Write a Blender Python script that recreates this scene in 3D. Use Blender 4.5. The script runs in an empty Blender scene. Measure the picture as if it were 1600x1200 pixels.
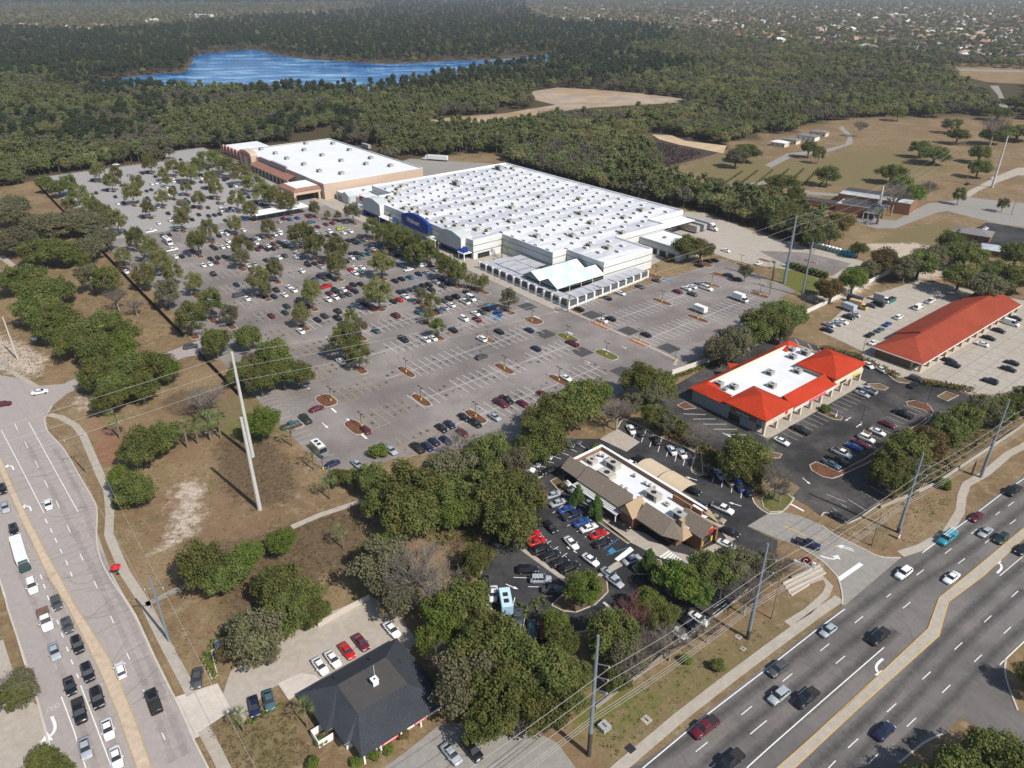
import bpy, bmesh, math, random
import numpy as np
from mathutils import Vector, Matrix, geometry
random.seed(7); RNG = np.random.default_rng(11)
S = bpy.context.scene
C = S.collection
# ------------------------------------------------------------------ camera, sky, sun, exposure
CAM_H = 116.0; FPX = 1150.0; HORIZON = -25.0
PITCH = math.atan((600-HORIZON)/FPX)
cam = bpy.data.objects.new('camera', bpy.data.cameras.new('camera'))
C.objects.link(cam); S.camera = cam
cam.location = (0, 0, CAM_H); cam.rotation_euler = (math.pi/2-PITCH, 0, 0)
cam.data.sensor_width = 36; cam.data.lens = FPX/1600*36
cam.data.clip_start = 1; cam.data.clip_end = 40000
SUN_AZ, SUN_EL = 134.0, 46.0
W = bpy.data.worlds.new('World'); S.world = W; W.use_nodes = True
wn = W.node_tree.nodes; bg = wn['Background']
sky = wn.new('ShaderNodeTexSky'); sky.sky_type = 'NISHITA'; sky.sun_disc = False
sky.sun_elevation = math.radians(SUN_EL); sky.sun_rotation = math.radians(SUN_AZ)
W.node_tree.links.new(sky.outputs[0], bg.inputs[0]); bg.inputs[1].default_value = 0.095
sun = bpy.data.objects.new('sun', bpy.data.lights.new('sun', 'SUN')); C.objects.link(sun)
sun.data.energy = 4.2; sun.data.angle = math.radians(.5); sun.data.color = (1, .95, .87)
sa, se = math.radians(SUN_AZ), math.radians(SUN_EL)
sdir = Vector((math.sin(sa)*math.cos(se), math.cos(sa)*math.cos(se), math.sin(se)))
sun.rotation_euler = sdir.to_track_quat('Z', 'Y').to_euler(); sun.location = (0, 0, 300)
S.view_settings.view_transform = 'Standard'; S.view_settings.look = 'None'
S.view_settings.exposure = 0.22; S.view_settings.gamma = 1.0
S.cycles.max_bounces = 4; S.cycles.diffuse_bounces = 2; S.cycles.glossy_bounces = 2
S.cycles.transmission_bounces = 2; S.cycles.volume_bounces = 0; S.cycles.transparent_max_bounces = 4
# ------------------------------------------------------------------ survey: where a thing stands on the ground
cp, sp = math.cos(PITCH), math.sin(PITCH)
def G(px, py, z=0.0):
    X, Y = px-800.0, 600.0-py
    fy = FPX*cp+Y*sp; fz = -FPX*sp+Y*cp
    t = (z-CAM_H)/fz
    return Vector((X*t, fy*t, z))
def PX(x, y, z=0.0):
    dz = z-CAM_H; d = y*cp-dz*sp; u = y*sp+dz*cp
    return 800+FPX*x/d, 600-FPX*u/d
UA = math.radians(141.2)
U = Vector((math.sin(UA), math.cos(UA), 0)); V = Vector((-math.cos(UA), math.sin(UA), 0))
UVROT = math.atan2(U.y, U.x)
def uvw(u, v, z=0.0): return U*u+V*v+Vector((0, 0, z))
def toUV(p): return p.x*U.x+p.y*U.y, p.x*V.x+p.y*V.y
# ------------------------------------------------------------------ materials
MATS = {}
def lin(c):
    return tuple(((x/255)/12.92 if x <= 10 else ((x/255+.055)/1.055)**2.4) for x in c)
def mat(name, col, rough=.85, var=.12, scale=.5, metal=0.0, spec=.3, col2=None, detail=6, var2=0, scale2=.03, rnd=0.0, trans=0.0, wave=None, bump=0.0, stretch=None):
    if name in MATS: return MATS[name]
    m = bpy.data.materials.new(name); m.use_nodes = True; MATS[name] = m
    nt = m.node_tree; N = nt.nodes; L = nt.links; b = N['Principled BSDF']
    b.inputs['Roughness'].default_value = rough; b.inputs['Metallic'].default_value = metal
    b.inputs['Specular IOR Level'].default_value = spec
    tc = N.new('ShaderNodeTexCoord')
    a = N.new('ShaderNodeRGB'); a.outputs[0].default_value = (*col, 1); out = a.outputs[0]
    def noise(sc, det=detail, st=None):
        n = N.new('ShaderNodeTexNoise'); n.inputs['Scale'].default_value = sc; n.inputs['Detail'].default_value = det
        n.inputs['Roughness'].default_value = .65
        if st:
            mp = N.new('ShaderNodeMapping'); mp.inputs['Scale'].default_value = st; L.new(tc.outputs['Object'], mp.inputs[0]); L.new(mp.outputs[0], n.inputs['Vector'])
        else: L.new(tc.outputs['Object'], n.inputs['Vector'])
        return n.outputs['Fac']
    def ramp(f, lo, hi):
        r = N.new('ShaderNodeMapRange'); r.inputs[1].default_value = lo; r.inputs[2].default_value = hi
        L.new(f, r.inputs[0]); return r.outputs[0]
    if col2:
        mx = N.new('ShaderNodeMix'); mx.data_type = 'RGBA'
        L.new(ramp(noise(scale2, st=stretch), .42, .6), mx.inputs[0]); L.new(out, mx.inputs[6]); mx.inputs[7].default_value = (*col2, 1); out = mx.outputs[2]
    def mul(f, lo, hi):
        nonlocal out
        r = N.new('ShaderNodeMapRange'); r.inputs[1].default_value = .3; r.inputs[2].default_value = .7
        r.inputs[3].default_value = lo; r.inputs[4].default_value = hi; L.new(f, r.inputs[0])
        mx = N.new('ShaderNodeMix'); mx.data_type = 'RGBA'; mx.blend_type = 'MULTIPLY'; mx.inputs[0].default_value = 1
        cb = N.new('ShaderNodeCombineColor')
        for i in range(3): L.new(r.outputs[0], cb.inputs[i])
        L.new(out, mx.inputs[6]); L.new(cb.outputs[0], mx.inputs[7]); out = mx.outputs[2]
    if var: mul(noise(scale), 1-var, 1+var)
    if var2: mul(noise(scale2, 3), 1-var2, 1+var2)
    if wave:
        w = N.new('ShaderNodeTexWave'); w.bands_direction = wave[0]; w.inputs['Scale'].default_value = wave[1]
        L.new(tc.outputs['Object'], w.inputs['Vector']); mul(w.outputs['Fac'], 1-wave[2], 1)
    if rnd:
        oi = N.new('ShaderNodeObjectInfo')
        h = N.new('ShaderNodeHueSaturation'); mr = N.new('ShaderNodeMapRange'); mr.inputs[3].default_value = 1-rnd; mr.inputs[4].default_value = 1+rnd
        L.new(oi.outputs['Random'], mr.inputs[0]); L.new(mr.outputs[0], h.inputs['Value'])
        mh = N.new('ShaderNodeMapRange'); mh.inputs[3].default_value = .5-rnd*.09; mh.inputs[4].default_value = .5+rnd*.06
        L.new(oi.outputs['Random'], mh.inputs[0]); L.new(mh.outputs[0], h.inputs['Hue'])
        L.new(out, h.inputs['Color']); out = h.outputs[0]
    L.new(out, b.inputs['Base Color'])
    if bump:
        bp = N.new('ShaderNodeBump'); bp.inputs['Strength'].default_value = bump; bp.inputs['Distance'].default_value = .3
        L.new(noise(scale*2), bp.inputs['Height']); L.new(bp.outputs[0], b.inputs['Normal'])
    if trans:
        t = N.new('ShaderNodeBsdfTranslucent'); L.new(out, t.inputs['Color'])
        ms = N.new('ShaderNodeMixShader'); ms.inputs[0].default_value = trans
        L.new(b.outputs[0], ms.inputs[1]); L.new(t.outputs[0], ms.inputs[2])
        L.new(ms.outputs[0], N['Material Output'].inputs['Surface'])
    return m
# ------------------------------------------------------------------ mesh helpers
class MB:
    """collects shapes; build() links them as ONE mesh object"""
    def __init__(s): s.v = []; s.f = []; s.m = []; s.mats = []; s.cm = 0; s.sm = []
    def use(s, m):
        if m not in s.mats: s.mats.append(m)
        s.cm = s.mats.index(m); return s
    def add(s, vs, fs, smooth=False):
        o = len(s.v); s.v += [tuple(p) for p in vs]
        for f in fs: s.f.append([i+o for i in f]); s.m.append(s.cm); s.sm.append(smooth)
    def box(s, x0, x1, y0, y1, z0, z1):
        s.add([(x0,y0,z0),(x1,y0,z0),(x1,y1,z0),(x0,y1,z0),(x0,y0,z1),(x1,y0,z1),(x1,y1,z1),(x0,y1,z1)],
              [(3,2,1,0),(4,5,6,7),(0,1,5,4),(1,2,6,5),(2,3,7,6),(3,0,4,7)])
    def hexa(s, bot, top): s.add(list(bot)+list(top), [(3,2,1,0),(4,5,6,7),(0,1,5,4),(1,2,6,5),(2,3,7,6),(3,0,4,7)])
    def prism(s, poly, z0, z1, bottom=False):
        n = len(poly); A = sum(poly[i][0]*poly[(i+1)%n][1]-poly[(i+1)%n][0]*poly[i][1] for i in range(n))
        if A < 0: poly = poly[::-1]
        s.add([(p[0],p[1],z0) for p in poly]+[(p[0],p[1],z1) for p in poly], [(i,(i+1)%n,n+(i+1)%n,n+i) for i in range(n)])
        s.sheet(poly, z1)
    def sheet(s, poly, z=0.0):
        pts = [Vector((p[0], p[1], z)) for p in poly]
        tris = geometry.tessellate_polygon([pts])
        fs = []
        for a, b, c in tris:
            nn = (pts[b]-pts[a]).cross(pts[c]-pts[a]).z
            fs.append((a,b,c) if nn > 0 else (c,b,a))
        s.add(pts, fs)
    def strip(s, pts, w, z0, z1=None):
        """a band of width w along a polyline; z1 gives it a height"""
        pts = [Vector((p[0], p[1], 0)) for p in pts]; n = len(pts); Lf = []; Rt = []
        for i in range(n):
            d = (pts[min(i+1,n-1)]-pts[max(i-1,0)]).normalized(); q = Vector((-d.y, d.x, 0))*(w/2)
            Lf.append(pts[i]+q); Rt.append(pts[i]-q)
        zt = z1 if z1 is not None else z0
        vs = [(p.x,p.y,zt) for p in Lf]+[(p.x,p.y,zt) for p in Rt]
        fs = [(i,n+i,n+i+1,i+1) for i in range(n-1)]
        if z1 is not None:
            vs += [(p.x,p.y,z0) for p in Lf]+[(p.x,p.y,z0) for p in Rt]
            fs += [(i,i+1,2*n+i+1,2*n+i) for i in range(n-1)]+[(n+i+1,n+i,3*n+i,3*n+i+1) for i in range(n-1)]
            fs += [(0,2*n,3*n,n),(n-1,2*n-1,4*n-1,3*n-1)]
        s.add(vs, fs)
    def tube(s, p0, p1, r0, r1=None, n=6, cap=True):
        r1 = r0 if r1 is None else r1; p0, p1 = Vector(p0), Vector(p1); d = (p1-p0).normalized()
        a = d.orthogonal().normalized(); b = d.cross(a)
        c = [a*math.cos(2*math.pi*i/n)+b*math.sin(2*math.pi*i/n) for i in range(n)]
        vs = [p0+q*r0 for q in c]+[p1+q*r1 for q in c]
        s.add(vs, [(i,(i+1)%n,n+(i+1)%n,n+i) for i in range(n)], True)
        if cap: s.add([p1+q*r1 for q in c]+[p0+q*r0 for q in c], [tuple(range(n)), tuple(range(2*n-1,n-1,-1))])
    def quad(s, a, b, c, d): s.add([a,b,c,d], [(0,1,2,3)])
    def tri(s, a, b, c): s.add([a,b,c], [(0,1,2)])
    def mesh(s, name):
        me = bpy.data.meshes.new(name); me.from_pydata(s.v, [], s.f)
        for m in s.mats: me.materials.append(m)
        me.polygons.foreach_set('material_index', s.m); me.polygons.foreach_set('use_smooth', s.sm); me.update(); return me
    def build(s, name, parent=None, m=None):
        if m is not None and not s.mats: s.mats.append(m)
        o = bpy.data.objects.new(name, s.mesh(name)); C.objects.link(o)
        if parent: o.parent = parent
        return o
def tag(o, label=None, cat=None, group=None, kind=None):
    if label: o['label'] = label
    if cat: o['category'] = cat
    if group: o['group'] = group
    if kind: o['kind'] = kind
    return o
def thing(name, loc, rz=0.0, label=None, cat=None, group=None):
    o = bpy.data.objects.new(name, None); C.objects.link(o); o.empty_display_size = .5
    o.location = loc; o.rotation_euler = (0, 0, rz); return tag(o, label, cat, group)
def copy_tree(o, parent=None):
    c = o.copy(); C.objects.link(c)
    if parent: c.parent = parent
    for ch in list(o.children): copy_tree(ch, c)
    return c
def struct(name, mb, m=None): return tag(mb.build(name, None, m), kind='structure')
def gp(pts, z=0): return [G(x, y, z) for x, y in pts]
def smooth_line(pts, k=4):
    """Catmull-Rom through points"""
    P = [Vector((p[0], p[1], 0)) for p in pts]; P = [P[0]*2-P[1]]+P+[P[-1]*2-P[-2]]; out = []
    for i in range(1, len(P)-2):
        for j in range(k):
            t = j/k
            out.append(.5*((2*P[i])+(P[i+1]-P[i-1])*t+(2*P[i-1]-5*P[i]+4*P[i+1]-P[i+2])*t*t+(3*P[i]-3*P[i+1]+P[i+2]-P[i-1])*t**3))
    return out+[P[-2]]
def inpoly(x, y, poly):
    c = False; j = len(poly)-1
    for i in range(len(poly)):
        xi, yi = poly[i]; xj, yj = poly[j]
        if (yi > y) != (yj > y) and x < (xj-xi)*(y-yi)/(yj-yi)+xi: c = not c
        j = i
    return c
ORD = ['first','second','third','fourth','fifth','sixth','seventh','eighth','ninth','tenth','eleventh','twelfth','thirteenth','fourteenth','fifteenth','sixteenth','seventeenth','eighteenth','nineteenth','twentieth']
def nth(i): return ORD[i] if i < 20 else f'number {i+1}'
# ------------------------------------------------------------------ ground
FOREST = [(-900,-11),(2500,-11),(2500,185),(1600,188),(1500,178),(1400,182),(1290,190),(1225,210),(1140,222),(1130,232),(1030,238),(1026,285),(1080,300),(1140,316),(1210,326),(1262,348),(1300,385),(1285,398),(1190,362),(1100,331),(960,305),(815,262),(770,238),(640,250),(600,262),(560,262),(500,250),(345,246),(330,250),(250,254),(180,262),(115,274),(45,285),(-20,300),(-120,330),(-900,420)]
LAKE = [(120,131),(160,126),(200,121),(255,115),(288,113),(300,98),(305,87),(340,82),(400,78),(430,85),(475,92),(530,96),(600,100),(660,98),(720,95),(800,92),(866,85),(878,94),(805,108),(730,118),(668,132),(600,144),(500,145),(400,146),(300,146),(200,143),(120,140)]
SANDP = [(832,143),(870,137),(930,140),(1000,146),(1075,155),(1065,160),(1000,164),(930,168),(890,172),(870,178),(800,186),(740,194),(640,191),(700,184),(790,177),(830,170),(868,164),(830,155)]
HEATH = [(1000,205),(1030,208),(1110,222),(1140,232),(1110,243),(1040,262),(1025,255)]
SANDS = [(1018,210),(1050,212),(1070,220),(1135,228),(1130,240),(1095,233),(1060,226),(1030,218)]
SUB_R = [(820,-11),(2500,-11),(2500,105),(1600,100),(1480,92),(1400,88),(1300,78),(1180,70),(1100,60),(1000,45),(860,38),(820,20)]
SUB_L = [(-900,12),(560,8),(600,16),(520,26),(420,30),(240,48),(150,56),(0,50),(-900,60)]
FAR_ROAD = [(1490,118),(1500,105),(1600,108),(1700,108),(1700,122),(1560,118),(1565,140),(1578,175),(1562,175),(1548,140)]
SOIL = {  # ground patches: (photo outline, how sharp)
 'sand': [[(265,750),(312,742),(327,755),(307,787),(327,812),(287,845),(250,870),(220,882),(250,845),(270,812),(275,780)],
          [(-60,500),(40,540),(80,560),(60,596),(0,580),(-60,560)],[(1240,470),(1330,440),(1390,430),(1330,470)],[(970,1060),(1010,1045),(1050,1030),(1060,1040),(990,1080),(940,1090)],[(1340,380),(1450,380),(1480,430),(1440,440)],
          [(110,615),(140,610),(150,640),(120,650)],[(455,705),(480,715),(500,745),(470,740)]],
 'green': [[(1000,1110),(1040,1072),(1095,1036),(1160,1010),(1158,1032),(1085,1084),(1020,1130)],[(1287,820),(1325,838),(1360,850),(1372,866),(1340,854)],
           [(1215,415),(1250,420),(1290,440),(1270,465),(1215,450)],[(688,838),(720,835),(725,855),(690,862)],[(1190,765),(1230,770),(1222,797),(1192,796)],
           [(880,1110),(980,1060),(1010,1075),(960,1150),(900,1170)],[(470,560),(500,560),(500,590),(470,600)],[(340,660),(400,650),(440,690),(360,690)]],
 'dark': [[(330,690),(410,660),(465,735),(455,790),(390,800),(345,770)],[(700,960),(860,930),(900,1080),(820,1160),(740,1130)],[(560,760),(860,700),(840,860),(700,870)],
          [(300,860),(470,820),(500,960),(380,1010)],[(1040,640),(1110,700),(1200,780),(1100,720)],[(1370,700),(1600,600),(1640,620),(1410,790)],[(450,820),(560,780),(600,900),(500,900)],HEATH,
          [(1190,365),(1330,400),(1420,430),(1370,450),(1300,430)],[(930,1000),(1180,880),(1200,900),(960,1060)],[(240,620),(330,600),(350,640),(260,650)],[(1270,520),(1350,560),(1440,600),(1500,640),(1400,600)]],
 'olive': [[(905,1150),(1000,1062),(1100,1010),(1200,972),(1295,938),(1306,960),(1180,1032),(1050,1112),(960,1195),(900,1190)],[(1320,400),(1400,360),(1480,345),(1500,352),(1480,380),(1400,395)],[(1050,262),(1130,240),(1250,250),(1330,235),(1420,230),(1500,260),(1400,290),(1300,290),(1150,290)],[(1400,200),(1520,195),(1500,225),(1420,220)],[(0,620),(0,600),(20,590)],[(330,1130),(440,1100),(500,1190),(400,1220)],[(320,640),(400,600),(420,640),(340,690)]],
 'mulch': [[(137,622),(160,630),(172,662),(197,687),(194,727),(160,737),(150,700)],[(180,780),(215,780),(210,815),(182,808)],[(850,950),(900,1060),(930,1100),(880,1130)]],
}
def build_ground():
    def axis(c0, c1, step, far):
        a = list(np.arange(c0, c1+.01, step)); d = step
        lo = [];  x = c0
        while x > -far: d *= 1.18; x -= d; lo.append(x)
        hi = []; x = c1; d = step
        while x < far: d *= 1.18; x += d; hi.append(x)
        return lo[::-1]+a+hi
    xs = axis(-250, 260, 2.6, 16000); ys = axis(40, 470, 2.6, 18000)
    nx, ny = len(xs), len(ys)
    vs = [(x, y, 0) for y in ys for x in xs]
    fs = [(j*nx+i, j*nx+i+1, (j+1)*nx+i+1, (j+1)*nx+i) for j in range(ny-1) for i in range(nx-1)]
    me = bpy.data.meshes.new('ground'); me.from_pydata(vs, [], fs)
    AT = {k: np.zeros(nx*ny, np.float32) for k in ('sand','green','olive','dark','mulch','wood')}
    polys = {k: [([p for p in q], min(p[0] for p in q), max(p[0] for p in q), min(p[1] for p in q), max(p[1] for p in q)) for q in L] for k, L in SOIL.items()}
    for i, (x, y, z) in enumerate(vs):
        if y < 30: continue
        px, py = PX(x, y)
        for k, L in polys.items():
            for q, a, b, c, d in L:
                if a <= px <= b and c <= py <= d and inpoly(px, py, q): AT[k][i] = 1
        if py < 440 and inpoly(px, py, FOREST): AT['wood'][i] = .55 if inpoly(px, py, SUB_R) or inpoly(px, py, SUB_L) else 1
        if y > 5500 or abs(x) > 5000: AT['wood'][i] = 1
    for k, a in AT.items():
        g = a.reshape(ny, nx)
        for _ in range(5 if k != 'wood' else 2):
            h = g.copy(); h[1:-1,1:-1] = (g[1:-1,1:-1]*2+g[:-2,1:-1]+g[2:,1:-1]+g[1:-1,:-2]+g[1:-1,2:])/6; g = h
        at = me.attributes.new(k, 'FLOAT', 'POINT'); at.data.foreach_set('value', g.ravel())
    m = bpy.data.materials.new('dry_ground'); m.use_nodes = True
    nt = m.node_tree; N = nt.nodes; L = nt.links; b = N['Principled BSDF']
    b.inputs['Roughness'].default_value = 1; b.inputs['Specular IOR Level'].default_value = .1
    tc = N.new('ShaderNodeTexCoord')
    def noise(sc, det=8, ro=.65):
        n = N.new('ShaderNodeTexNoise'); n.inputs['Scale'].default_value = sc; n.inputs['Detail'].default_value = det; n.inputs['Roughness'].default_value = ro
        L.new(tc.outputs['Object'], n.inputs['Vector']); return n.outputs['Fac']
    def rng(f, a, c, lo=0, hi=1):
        r = N.new('ShaderNodeMapRange'); r.interpolation_type = 'SMOOTHSTEP'
        for i, q in enumerate((a, c, lo, hi)): r.inputs[i+1].default_value = q
        L.new(f, r.inputs[0]); return r.outputs[0]
    def mix(f, A, B):
        x = N.new('ShaderNodeMix'); x.data_type = 'RGBA'; L.new(f, x.inputs[0])
        for i, q in ((6, A), (7, B)):
            if isinstance(q, tuple): x.inputs[i].default_value = (*q, 1)
            else: L.new(q, x.inputs[i])
        return x.outputs[2]
    col = mix(rng(noise(.045), .35, .65), (.262,.184,.104), (.182,.122,.068))
    col = mix(rng(noise(.35), .45, .72), col, (.30,.235,.14))
    col = mix(rng(noise(.11), .52, .72, 0, .75), col, (.125,.118,.045))
    col = mix(rng(noise(1.7), .48, .70, 0, .8), col, (.105,.075,.042))
    col = mix(rng(noise(.018, 6), .5, .62, 0, .6), col, (.20,.125,.075))
    col = mix(rng(noise(.8, 12, .8), .60, .70, 0, .8), col, (.42,.35,.26))
    big, fine = noise(.30, 14, .8), noise(.9, 10, .8)
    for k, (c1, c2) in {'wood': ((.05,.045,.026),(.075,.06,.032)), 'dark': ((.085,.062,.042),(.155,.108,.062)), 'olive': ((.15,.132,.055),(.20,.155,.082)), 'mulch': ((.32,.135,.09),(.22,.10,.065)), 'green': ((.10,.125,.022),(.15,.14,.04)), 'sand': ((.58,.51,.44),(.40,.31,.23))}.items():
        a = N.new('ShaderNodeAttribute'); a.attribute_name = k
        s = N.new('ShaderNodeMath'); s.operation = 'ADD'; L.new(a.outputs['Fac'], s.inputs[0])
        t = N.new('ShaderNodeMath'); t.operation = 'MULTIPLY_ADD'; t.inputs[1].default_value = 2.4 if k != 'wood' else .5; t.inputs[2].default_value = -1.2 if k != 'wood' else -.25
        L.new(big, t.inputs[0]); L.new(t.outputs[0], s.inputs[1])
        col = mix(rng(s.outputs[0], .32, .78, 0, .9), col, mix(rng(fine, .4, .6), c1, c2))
    L.new(col, b.inputs['Base Color'])
    bp = N.new('ShaderNodeBump'); bp.inputs['Strength'].default_value = .5; bp.inputs['Distance'].default_value = .25
    L.new(fine, bp.inputs['Height']); L.new(bp.outputs[0], b.inputs['Normal'])
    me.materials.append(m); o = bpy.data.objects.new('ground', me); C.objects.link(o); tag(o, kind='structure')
build_ground()
# ------------------------------------------------------------------ paving
ASPH_LOT = mat('lot_asphalt', (.208,.183,.170), .95, .13, 1.2, var2=.16, scale2=.035, col2=(.25,.222,.206), spec=.15)
ASPH_L = mat('pale_road_asphalt', (.385,.34,.315), .95, .08, .9, var2=.14, scale2=.06, col2=(.32,.285,.27), spec=.15)
ASPH_R = mat('road_asphalt', (.142,.130,.122), .9, .10, .9, var2=.14, scale2=.05, col2=(.168,.154,.144), spec=.2)
ASPH_D = mat('dark_asphalt', (.038,.038,.041), .9, .22, .6, var2=.25, scale2=.06, col2=(.058,.056,.056), spec=.2)
ASPH_P = mat('worn_dark_asphalt', (.042,.040,.040), .9, .2, .6, var2=.2, scale2=.05, col2=(.088,.08,.075), spec=.2)
CONC = mat('concrete', (.43,.385,.33), .95, .12, .7, var2=.12, scale2=.08, col2=(.36,.315,.26), spec=.15)
CONC_G = mat('grey_concrete', (.31,.29,.265), .95, .12, .7, var2=.15, scale2=.08, col2=(.25,.235,.21), spec=.15)
CONC_W = mat('pale_concrete', (.55,.49,.43), .95, .10, .9, var2=.1, scale2=.1, spec=.15)
KERB = mat('kerb_concrete', (.5,.46,.40), .95, .15, 1.2, spec=.15)
WHITE = mat('white_road_paint', (.78,.78,.76), .8, .15, 2.2)
FADED = mat('faded_white_paint', (.52,.51,.50), .85, .18, 2.0)
YELLOW = mat('yellow_road_paint', (.60,.38,.10), .8, .2, 2.0)
PALEYEL = mat('faded_yellow_paint', (.45,.34,.16), .85, .2, 2.0)
BLUEP = mat('blue_paint', (.05,.20,.38), .8, .2, 1.5)
MULCH = mat('red_brown_mulch', (.17,.075,.045), 1, .35, 1.5, spec=.05, col2=(.12,.065,.04), scale2=.4)
GRASSM = mat('mown_grass', (.095,.12,.03), 1, .3, 1.2, spec=.05, col2=(.15,.13,.055), scale2=.2)
DRYBED = mat('dry_bed', (.19,.13,.075), 1, .3, 1.2, spec=.05, col2=(.12,.085,.05), scale2=.3)

def water():
    m = bpy.data.materials.new('lake_water'); m.use_nodes = True; N = m.node_tree.nodes; L = m.node_tree.links; b = N['Principled BSDF']
    b.inputs['Roughness'].default_value = .25; b.inputs['Specular IOR Level'].default_value = .12
    tc = N.new('ShaderNodeTexCoord'); mp = N.new('ShaderNodeMapping'); mp.inputs['Scale'].default_value = (.013,.030,1); L.new(tc.outputs['Object'], mp.inputs[0])
    n = N.new('ShaderNodeTexNoise'); n.inputs['Scale'].default_value = 1; n.inputs['Detail'].default_value = 9; n.inputs['Roughness'].default_value = .7; L.new(mp.outputs[0], n.inputs[0])
    r = N.new('ShaderNodeValToRGB'); e = r.color_ramp.elements; e[0].position = .36; e[0].color = (.004,.055,.20,1); e[1].position = .66; e[1].color = (.30,.50,.66,1)
    x = e.new(.5); x.color = (.010,.13,.36,1); L.new(n.outputs['Fac'], r.inputs[0]); L.new(r.outputs[0], b.inputs['Base Color']); return m
WATER = water()
def sheet_px(name, px, m, z, sm=False):
    b = MB().use(m); b.sheet([G(*p) for p in px], z); return struct(name, b)
def sheet_uv(name, uv, m, z):
    b = MB().use(m); b.sheet([uvw(*p) for p in uv], z); return struct(name, b)
sheet_px('marsh', [(95,134),(150,121),(255,111),(282,109),(292,95),(300,83),(340,78),(400,75),(432,81),(475,88),(530,92),(600,96),(660,94),(720,91),(800,88),(870,80),(895,96),(810,120),(735,132),(675,146),(600,152),(300,153),(120,148)], mat('marsh_reeds', (.11,.085,.05), 1, .3, .03, spec=.05), .1)
b = MB().use(WATER); b.sheet(smooth_line([G(*p) for p in LAKE+LAKE[:1]], 4)[:-1], .2); struct('lake', b)
b = MB().use(WATER); b.sheet([G(*p) for p in [(560,1.5),(600,-4),(720,-6),(850,-5),(860,1),(700,3.2)]], .6); struct('far_lake', b)
sheet_uv('car_park', [(-600,66),(-400,66),(-300,66),(-153,63.2),(-153,80),(-139.5,112),(-139.5,180),(-141.5,232),(-142,262),(-155,268),(-155,282),(-200,291),(-200,215),(-430,215),(-430,190),(-635,190),(-635,160),(-600,150)], ASPH_LOT, .03)
sheet_uv('car_park_pale_end', [(-598,68),(-418,68),(-412,120),(-409,186),(-430,192),(-632,189),(-632,160),(-598,150)], mat('pale_lot_asphalt', (.35,.335,.325), .95, .08, .8, var2=.12, scale2=.04, col2=(.30,.285,.275), spec=.15), .06)
sheet_px('truck_court', [(1040,345),(1060,330),(1100,333),(1200,370),(1352,409),(1310,436),(1250,424),(1172,413),(1137,404),(1105,392),(1045,400),(1000,425),(985,410)], CONC, .05)
sheet_px('truck_court_rear', [(600,262),(640,248),(770,256),(800,275),(760,290),(640,280)], CONC_G, .05)
sheet_px('truck_court_worn_asphalt', [(1185,392),(1262,395),(1330,412),(1300,432),(1240,420)], ASPH_LOT, .07)
L_R = [(-60,700),(0,655),(60,640),(68,658),(76,676),(100,702),(125,745),(148,785),(152,800),(150,840),(155,870),(170,900),(190,930),(212,965),(240,1025),(272,1087),(300,1150),(325,1200),(400,1360)]
L_L = [(130,1360),(85,1200),(60,1100),(37,1025),(12,950),(0,907),(-60,770)]
sheet_px('boulevard', L_R[4:]+L_L+[(-300,560),(-300,470),(0,586),(30,592),(62,603),(100,600),(125,588),(133,603),(105,615),(82,634),(70,648)], ASPH_L, .03)
sheet_px('access_road', [(104,597),(140,583),(200,572),(290,540),(320,528),(345,540),(330,552),(290,558),(215,586),(133,606)], ASPH_L, .04)
R_L = [(880,1299),(999,1200),(1104,1112),(1198,1038),(1274,980),(1318,947),(1407,872),(1440,860),(1508,810),(1563,769),(1600,742),(1700,672),(1860,565)]
R_R = [(2100,700),(1800,870),(1700,935),(1600,1000),(1575,1022),(1566,1045),(1582,1100),(1600,1112),(1760,1150),(1700,1400),(1420,1235),(1410,1190),(1445,1160),(1420,1180),(1300,1320),(1200,1500)]
sheet_px('highway', R_L+[(2100,560)]+[(2100,700),(1800,870),(1700,935),(1600,1000),(1578,1020),(1570,1035),(1572,1062),(1590,1110),(1640,1140),(1700,1240),(1500,1120),(1478,1145),(1445,1160),(1405,1192),(1340,1270),(1200,1440)], ASPH_R, .03)
ENT = [(1168,822),(1198,804),(1220,800),(1250,806),(1283,820),(1298,832),(1312,840),(1345,856),(1375,870),(1407,872),(1318,948),(1316,930),(1310,905),(1298,890),(1282,875),(1250,855),(1215,842)]
sheet_px('entrance_road', ENT, CONC_G, .055)
RLOT = [(985,659),(1005,668),(1030,683),(1077,702),(1086,712),(1080,733),(1086,741),(1097,743),(1140,742),(1176,756),(1176,780),(1186,794),(1200,803),(1168,823),(1215,845),(1210,880),(1147,940),(1062,1004),(1040,1000),(1000,960),(950,967),(926,984),(902,988),(870,1010),(805,1020),(800,978),(768,952),(745,925),(750,900),(757,862),(775,818),(790,760),(800,735),(825,718),(838,708),(862,695),(886,685),(932,686),(945,682),(968,667),(973,655)]
sheet_px('restaurant_car_park', RLOT, ASPH_D, .03)
sheet_px('loading_pad', [(937,686),(965,670),(1000,691),(979,706)], CONC, .05)
PLOT = [(1010,634),(1050,605),(1110,570),(1200,533),(1240,527),(1290,545),(1345,565),(1385,584),(1405,598),(1440,596),(1470,600),(1520,620),(1518,655),(1490,668),(1440,700),(1375,787),(1325,818),(1292,801),(1283,807),(1260,790),(1237,777),(1250,762),(1235,752),(1200,738),(1180,730),(1115,702),(1062,690),(1050,660),(1030,645)]
sheet_px('plaza_car_park', PLOT, ASPH_P, .03)
sheet_px('red_mall_car_park', [(1285,520),(1300,500),(1330,472),(1435,438),(1506,451),(1600,470),(1760,480),(1760,590),(1640,640),(1540,640),(1520,618),(1470,595),(1440,590),(1405,590),(1350,562),(1345,548),(1325,538)], CONC, .03)
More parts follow.
